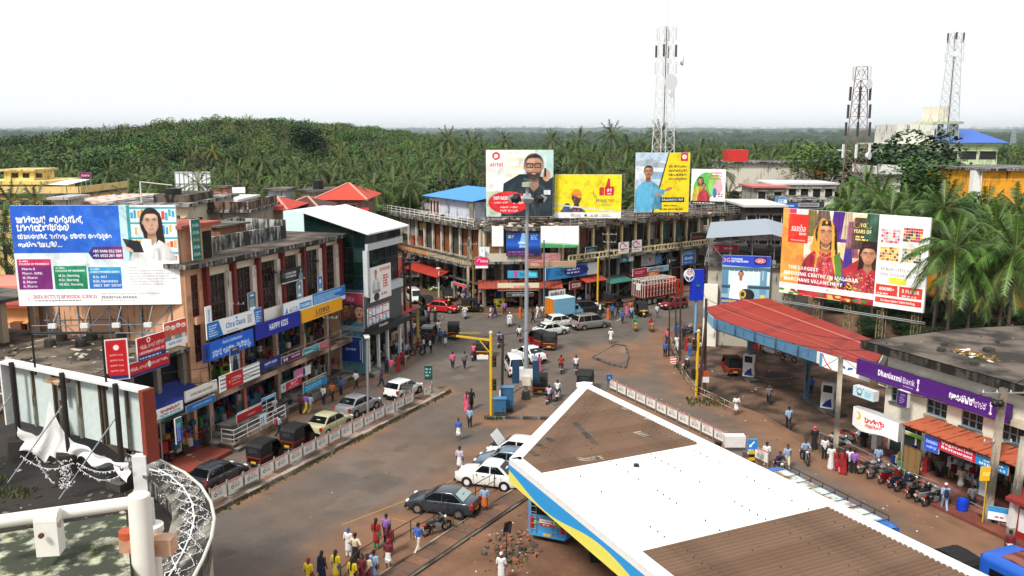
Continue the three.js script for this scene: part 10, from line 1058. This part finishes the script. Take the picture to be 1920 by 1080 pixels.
post(986,752,0,0.2,'tall grey high mast with a crown of floodlights on the traffic island',{name:'lamp_mast',cat:'lamp mast',tx:988.5,ty:350,r1:0.13,m:mt([0.36,0.39,0.42],0.45,{map:TX.fine}),more(g,tx,h){mb().cyl([0,0,0],[0,0.9,0],0.42,0.3,12).bd('base',M.concD,g);mb().cyl([tx,h-1.1,0],[tx,h-0.95,0],1.0,1.0,16).bd('ring',M.steel,g);mb().cyl([tx,h,0],[tx,h+0.35,0],0.45,0.4,12).bd('cap',mt([0.45,0.42,0.36],0.6),g);for(let k=0;k<8;k++){const a=k*0.785,c=Math.cos(a),s=Math.sin(a);mb().at(mat4(tx+c*1.25,h-0.9,s*1.25,-a,0,-0.5)).bx(-0.2,0.3,-0.22,0.2,-0.3,0.3).bd('floodlight',k%2?M.dark:M.steel,g);}mb().bx(-0.55,0.55,1.9,2.9,0.3,0.34).bd('notice',M.white,g);mb().box(0.02,1.9,0.42,0.7,0.8,0.3).bd('control_box',mt([0.68,0.64,0.54],0.6),g);for(const s of[-1,1])mb().bx(s*0.85-0.3,s*0.85+0.3,1.4,3.4,-0.5,-0.44).bd('blue_panel',mt([0.02,0.08,0.15],0.6),g);}});
function signal(px,py,H,label,arm,o={}){const p=G(px,py),g=thg('traffic_signal',label,'traffic signal',[p.x,0,p.z],o.ry||0),y=M.yellow;mb().cyl([0,0,0],[0,H,0],0.13,0.12,12).bd('post',y,g);if(arm){mb().bar([0,H-0.5,0],[-arm,H-0.15,0],0.14).bd('arm',y,g);mb().bar([0,H-1.6,0],[-arm*0.35,H-0.4,0],0.08).bd('brace',y,g);mb().bx(-arm+0.2,-arm*0.3,H-0.05,H+0.1,-0.3,-0.2).bd('arm_board',mt([0.3,0.25,0.08],0.6),g);mb().bx(-1.1,-0.2,H-2.0,H-1.65,0.1,0.13).bd('white_plate',M.white,g);}
for(const yy of o.heads||[0.55]){const h=new THREE.Group();h.name='signal_head';h.position.set(o.hx??0.28,H*yy,0);g.add(h);mb().bx(-0.14,0.14,-0.45,0.45,-0.12,0.12).bd('case',M.black,h);for(const[k,c]of[[0.28,[0.4,0.02,0.01]],[0,[0.3,0.18,0.01]],[-0.28,[0.01,0.2,0.08]]]){mb().sph([0,k,0.12],[0.09,0.09,0.03],10).bd('lens',k>0&&o.lit?mt([0.6,0.03,0.01],0.3,{emissive:new THREE.Color(1,0.06,0.02),emissiveIntensity:1.2,k:'lit'}):mt(c,0.3),h);mb().bx(-0.11,0.11,k+0.1,k+0.12,0.12,0.3).bd('hood',M.black,h);}}mb().sph([0,H+0.1,0],0.16,10).bd('cap',mt([0.6,0.55,0.4],0.6),g);return g;}
signal(921,783,6.8,'yellow traffic signal post with a long arm by the traffic island',2.7,{heads:[0.68,0.4]});signal(669,700,5.0,'yellow signal post with a glowing red lamp before the glass block',0,{heads:[0.76],hx:-0.3,lit:1});signal(784,655,4.2,'yellow signal post by the left kerb parked rank',0,{heads:[0.95]});signal(1120,578,6.5,'thin yellow signal post with an arm before the right wing',0,{heads:[0.8]});signal(1305,742,5.6,'stout yellow signal post on the filling station corner',0,{heads:[0.35,0.8],hx:-0.3});
for(const[px,py,w,h,l]of[[937,783,1.0,1.05,'low blue cabinet on the island corner'],[952,776,0.95,1.7,'taller blue cabinet on a plinth on the island']]){const g=thg('cabinet',l,'cabinet',G(px,py).setY(0.2));mb().bx(-w/2,w/2,0.35,h+0.35,-0.3,0.3).bd('case',mt([0.05,0.17,0.3],0.55,{map:TX.fine}),g);mb().bx(-w/2+0.05,w/2-0.05,0,0.35,-0.25,0.25).bd('plinth',M.concD,g);mb().bx(-w/2-0.05,w/2+0.05,h+0.35,h+0.4,-0.36,0.36).bd('lid',mt([0.1,0.25,0.42],0.5),g);mb().bx(w*0.3,w*0.34,h*0.5,h*0.62,0.3,0.33).bd('handle',M.black,g);}
const W=[]; // points where wires hang
W.push(post(941,770,0,0.13,'dark pole plastered with notices left of the lamp mast',{tx:943,ty:628,m:mt([0.06,0.055,0.05],0.8,{map:TX.fine})}));W.push(post(687,720,0,0.09,'slim lamp post at the kerb before the glass block',{tx:687,ty:630,m:M.steel,more(g,x,h){mb().box(0.15,h+0.05,0.1,0.5,0.12,0.2).bd('lamp',M.white,g);}}));W.push(post(690,785,0,0.1,'grey lamp post standing in the left median fence',{tx:689,ty:632,m:M.steel,more(g,x,h){mb().box(x,h,0.1,0.4,0.12,0.25).bd('lamp',M.white,g);}}));
const A4=[[0.93,2.2]];
W.push(post(762,668,0,0.14,'dark lattice power pole left of the pair by the glass block',{tx:756,ty:470,m:rustP,arms:A4}));W.push(post(772,662,0,0.14,'dark power pole right of the pair by the glass block',{tx:768,ty:482,m:rustP,arms:[[0.95,2],[0.8,1.6]]}));W.push(post(877,582,0,0.16,'weathered power pole before the left wing shops',{tx:878,ty:448,m:conP,sq:1,arms:A4}));W.push(post(889,583,0,0.13,'yellowish pole right beside the weathered one',{tx:886,ty:470,m:paint([0.3,0.2,0.03],0.8)}));
W.push(post(1020,585,0,0.12,'blue grey pole before the corner block',{tx:1020,ty:450,m:mt([0.12,0.16,0.2],0.6)}));post(823,560,0,0.09,'slender street lamp before the left wing',{tx:823,ty:503,m:M.white,name:'street_lamp',cat:'street lamp',more(g,x,h){mb().sph([0,h,0.1],[0.35,0.15,0.25],10).bd('lamp',M.white,g);}});W.push(post(1142,577,0,0.1,'thin pole with branching arms before the right wing',{tx:1143,ty:432,m:mt([0.1,0.09,0.08],0.8),arms:[[0.95,1.8],[0.85,1.5],[0.75,1.2]]}));
W.push(post(1254,668,0,0.09,'leftmost dark slim pole at the right kerb corner',{tx:1256,ty:545,m:rustP}));W.push(post(1267,640,0,0.09,'second dark slim pole at the right kerb corner',{tx:1267,ty:530,m:rustP}));W.push(post(1274,694,0,0.1,'dark slim pole in front of the kerb corner pair',{tx:1278,ty:455,m:rustP}));W.push(post(1310,740,0,0.13,'leaning dark power pole beside the stout yellow signal',{tx:1325,ty:585,m:rustP}));W.push(post(1321,738,0,0.14,'dark power pole carrying small notices at the forecourt corner',{tx:1324,ty:560,m:rustP,more(g){mb().bx(-0.3,0.3,1.6,2.1,0.15,0.18).bd('orange_notice',paint([0.5,0.12,0.03]),g);mb().bx(-0.3,0.3,1.05,1.55,0.15,0.18).bd('white_notice',M.white,g);}}));
W.push(post(1566,850,0,0.13,'square pale concrete pole before the bank sign',{tx:1577,ty:668,m:grm([0.62,0.54,0.44]),sq:1}));W.push(post(1850,985,0,0.16,'concrete power pole with insulators before the restaurant boards',{tx:1882,ty:728,m:conP,sq:1,arms:[[0.97,2.4],[0.62,1.6]],more(g,x,h){mb().sph([x*0.9-0.5,h*0.9,0.2],[0.22,0.22,0.2],10).sph([x*0.9-0.2,h*0.9,0.2],[0.22,0.22,0.2],10).bd('street_lamps',M.black,g);}}));W.push(post(1893,1010,0,0.16,'pale pole with a striped painted foot at the right edge',{tx:1922,ty:820,m:grm([0.66,0.6,0.52]),sq:1,more(g,x,h){mb().bar([x*0.02,0.7,0],[x*0.34,h*0.36,0],0.34).bd('notice_wrap',mt([0.72,0.68,0.68],0.6),g);}}));
function wire(a,b,sag,label){const p=[],n=14;for(let k=0;k<=n;k++){const t=k/n;p.push([lerp(a[0],b[0],t),lerp(a[1],b[1],t)-sag*4*t*(1-t),lerp(a[2],b[2],t)]);}const g=mb();g.tube(p,0.021,4);tag(g.bd('overhead_wire',M.wire),label,'wire','overhead wires');}
const at3=(px,py,z)=>{const v=AT(px,py,z);return[v.x,v.y,v.z];};
[[W[3],W[5],1.2,'wire from the glass block pole to the weathered pole'],[W[4],W[5],1.5,'second wire from the glass block poles to the weathered pole'],[W[4],W[8],2.4,'long wire slung from the glass block poles to the right wing pole'],[W[0],W[11],1.6,'wire from the notice pole to the right kerb corner'],[W[0],at3(640,560,77),1.4,'wire from the notice pole to the column building'],[W[11],W[13],0.3,'wire between the dark poles of the right kerb corner'],[W[13],at3(1660,640,60),0.9,'wire crossing the red canopy roof to the bank'],[W[12],at3(1665,655,58),1.1,'second wire crossing the red canopy roof'],[W[14],W[15],1.6,'wire from the square pale pole to the restaurant pole'],[W[14],at3(1380,690,64),1.2,'wire dropping from the square pale pole over the forecourt'],[W[15],at3(2000,640,40),0.4,'wire leaving the restaurant pole to the right'],[W[11],at3(1000,640,130),1.8,'wire from the right kerb corner to the corner block'],[W[10],at3(1100,582,112),1.2,'wire sagging across the right branch road'],[at3(300,700,52),at3(620,590,76),1.1,'upper wire along the shop row'],[at3(300,720,52),at3(640,625,76),1.3,'lower wire along the shop row'],[W[1],at3(420,640,62),1,'wire from the slim lamp post to the shop row'],[W[3],at3(645,600,76),0.7,'wire from the glass block pole to the column building']].forEach((q)=>wire(...q));
for(const[px,ty,py,l]of[[443,560,800,'thin pole rising before the louvred shop fascia'],[619,590,735,'thin pole before the right end of the column building']])post(px,py,0,0.07,l,{tx:px,ty,m:mt([0.12,0.11,0.1],0.7),arms:[[0.96,1.2]]});
function plate(px,py,y,w,h,label,draw,o={}){const p=G(px,py),g=thg(o.name||'street_sign',label,'sign',[p.x,0,p.z],o.ry||0),rg=region(Math.max(24,w*60),Math.max(24,h*60),draw);mb().cyl([0,0,-0.04],[0,y+h*0.6,-0.04],0.035).bd('post',o.m||M.steel,g);if(!o.round){mb().bx(-w/2,w/2,y,y+h,-0.03,0).bd('plate',o.pm||M.white,g);mb().quad([-w/2,y,0.004],[w/2,y,0.004],[w/2,y+h,0.004],[-w/2,y+h,0.004],rg.uv).bd('printed_face',rg.mat,g);}if(o.more)o.more(g);}
plate(1408,885,1.6,0.7,0.7,'round blue keep sign over a black and yellow chevron by the fence end',(x,w,h)=>{R(x,'#1f7fd0',0,0,w,h);x.strokeStyle='#fff';x.lineWidth=w*0.12;x.beginPath();x.moveTo(w*0.7,h*0.25);x.lineTo(w*0.3,h*0.7);x.stroke();PG(x,'#fff',[w*0.2,h*0.82],[w*0.25,h*0.5],[w*0.5,h*0.75]);},{more(g){for(let k=0;k<4;k++)mb().bx(-0.2,0.2,0.6+k*0.22,0.82+k*0.22,0,0.03).bd('chevron_band',k%2?M.yellow:M.black,g);}});
plate(1842,985,2.7,0.85,0.85,'yellow diamond road sign on the pole by the steps',(x,w,h)=>{R(x,'#f0b818',0,0,w,h);lns(x,'#fff4c0',w*0.2,h*0.4,w*0.6,2,h*0.14,h*0.08);},{m:M.yellow});plate(804,735,1.1,0.7,1.3,'dark green lettered board at the median tip',(x,w,h)=>{R(x,'#12403c',0,0,w,h);lns(x,'#7ab0a8',w*0.1,h*0.2,w*0.8,3,h*0.22,h*0.12);});plate(1142,735,1.0,0.5,0.6,'small blue sign at the far end of the right fence',(x,w,h)=>{R(x,'#1d4a78',0,0,w,h);EL(x,'#4f88b8',w/2,h/2,w*0.25,h*0.25);});
plate(1622,838,0.9,1.2,0.8,'pale blue notice board on the roadside railing',(x,w,h)=>{R(x,'#cfe4f0',0,0,w,h);lns(x,'#3f8fc0',w*0.1,h*0.3,w*0.8,3,h*0.2,h*0.1);});plate(1872,992,0.5,1.2,0.8,'white and blue notice tilted on the low rail',(x,w,h)=>{R(x,'#e8f0f4',0,0,w,h);R(x,'#2f8fd0',0,0,w,h*0.4);lns(x,'#c05030',w*0.3,h*0.7,w*0.4,1,1,h*0.12);},{ry:-0.5});plate(1262,690,0.4,0.6,0.7,'red and white striped warning board at the kerb corner',(x,w,h)=>{R(x,'#f0ece8',0,0,w,h);for(let k=0;k<3;k++)PG(x,'#c83a30',[0,h*(0.1+k*0.35)],[w,h*(0+k*0.35)],[w,h*(0.16+k*0.35)],[0,h*(0.26+k*0.35)]);});plate(944,765,0.4,0.7,1.1,'white board leaning by the notice pole',(x,w,h)=>{R(x,'#eef2f4',0,0,w,h);R(x,'#3f88b8',0,h*0.5,w*0.6,h*0.4);});
{const g=thg('water_drum','bright blue plastic drum standing on the dusty roadside','drum',G(1803,962));mb().cyl([0,0,0],[0,0.85,0],0.3,0.32,16).bd('body',mt([0.01,0.09,0.6],0.35),g);for(const y of[0.28,0.56])mb().cyl([0,y,0],[0,y+0.05,0],0.335,0.335,16).bd('hoop',mt([0.01,0.08,0.5],0.35),g);mb().cyl([0,0.85,0],[0,0.92,0],0.2,0.18,12).bd('lid',mt([0.02,0.12,0.7],0.4),g);}
{const g=thg('ac_unit_box','pale metal camera box on the right fence','box',G(1375,862).setY(1.0));mb().bx(-0.7,0.7,0,0.8,-0.3,0.3).bd('case',M.white,g);mb().bx(-0.6,0.6,-1,0,-0.05,0.05).bd('stand',M.steel,g);mb().box(-1.1,0.1,0,0.4,0.4,0.3).bd('horn',M.black,g);}
{const g=thg('black_flag','small black flag on a stick among the bricks','flag',G(950,1048));mb().cyl([0,0,0],[0,2.1,0],0.02).bd('stick',M.black,g);const r=[];for(let j=0;j<4;j++){r.push([]);for(let k=0;k<5;k++)r[j].push([-0.1+k*0.1-j*0.03,2.1-j*0.2-0.05*Math.sin(k*2),0.06*Math.sin(k*1.5+j)]);}mb().grid(r).bd('cloth',mt([0.015,0.015,0.017],0.9,{side:THREE.DoubleSide}),g);}
{const g=thg('rubble_heap','heap of broken bricks and stones around the black flag','rubble',G(955,1030)),ms=[M.conc,mt([0.35,0.16,0.09],0.9),grm([0.5,0.4,0.3])];for(let k=0;k<70;k++){const a=rr(0,6.28),q=rr(0.2,2.2);mb().at(mat4(Math.cos(a)*q*0.8+0.3,0.05,Math.sin(a)*q,rr(0,3),rr(-0.4,0.4))).bx(-0.12,0.12,-0.06,rr(0.03,0.1),-0.08,0.08).bd('brick',ms[k%3],g);}}
{const g=mb(),put=(n,px0,px1,py0,py1,c,s)=>{for(let k=0;k<n;k++){const v=G(rr(px0,px1),rr(py0,py1)),q=rr(0.3,1)*s,w=C(pick(c));g.color(w.r,w.g,w.b).at(mat4(v.x,0.02,v.z,rr(0,3),rr(-0.3,0.3))).bx(-q,q,-0.01,q*0.25,-q*0.6,q*0.6);}};put(40,430,800,770,1050,['#b8a890','#8a7058','#c8c0b4'],0.04);put(50,880,1000,960,1075,['#d8d4cc','#b87858','#6a4030'],0.1);put(70,1240,1480,690,830,['#d8d4cc','#c8b090','#6a4030'],0.08);put(60,1500,1900,870,1010,['#d8d4cc','#b89878','#6a4a38'],0.07);for(let k=0;k<120;k++){const t=rnd(),v=G(lerp(440,720,t),lerp(815,690,t)),q=rr(0.05,0.16),w=C(pick(['#e4e0da','#cfc8bc','#a89a88']));g.color(w.r,w.g,w.b).at(mat4(v.x+rr(-0.4,0.4),0.02,v.z+rr(-0.4,0.4),rr(0,3))).bx(-q,q,-0.01,q*0.4,-q*0.6,q*0.6);}tag(g.bd('litter',goodsMat),'scattered paper and stones on the road edges',null,null,'stuff');}
{const g=mb(),tuft=(n,px,py,dx,dz)=>{for(let k=0;k<n;k++){const v=G(px,py),x=v.x+rr(-dx,dx),z=v.z+rr(-dz,dz),h=rr(0.06,0.26),a=rr(0,6.28),c=rr(0.7,1.3);g.color(0.06*c,0.11*c,0.022*c);const b=0.045;g.quad([x,0,z],[x+Math.cos(a)*b,0,z+Math.sin(a)*b],[x+Math.cos(a)*b+rr(-0.1,0.1),h,z+Math.sin(a)*b],[x+rr(-0.1,0.1),h,z]);}};tuft(260,1325,755,1.6,1.2);tuft(160,1275,690,0.4,2.4);tuft(60,1550,845,1.2,0.6);tuft(90,845,985,1.1,0.9);tuft(60,925,786,0.7,0.3);tuft(60,967,1045,0.7,1.4);tag(g.bd('weeds',leafM),'green weeds growing along railings and kerbs',null,null,'stuff');}
{ // flower sellers' stall far up the left branch
const g=thg('flower_stall','market stall heaped with green and white flowers up the left branch','stall',G(838,556));mb().bx(-2.4,2.4,0,0.9,-0.8,0.8).bd('table',mt([0.2,0.13,0.08],0.8),g);const s=mb();for(let k=0;k<260;k++){const x=rr(-2.4,2.4),z=rr(-0.8,0.8),c=C(pick(['#e8ecd8','#3f7a2c','#dfe6c0','#5a9040','#2f5a22']));s.color(c.r,c.g,c.b).sph([x,1+rnd()*0.55*(1-Math.abs(x)/3),z],rr(0.08,0.18),5);}tag(s.bd('flowers',goodsMat,g),null,null,null,'stuff');}
camera.updateProjectionMatrix();
renderer.render(scene,camera);
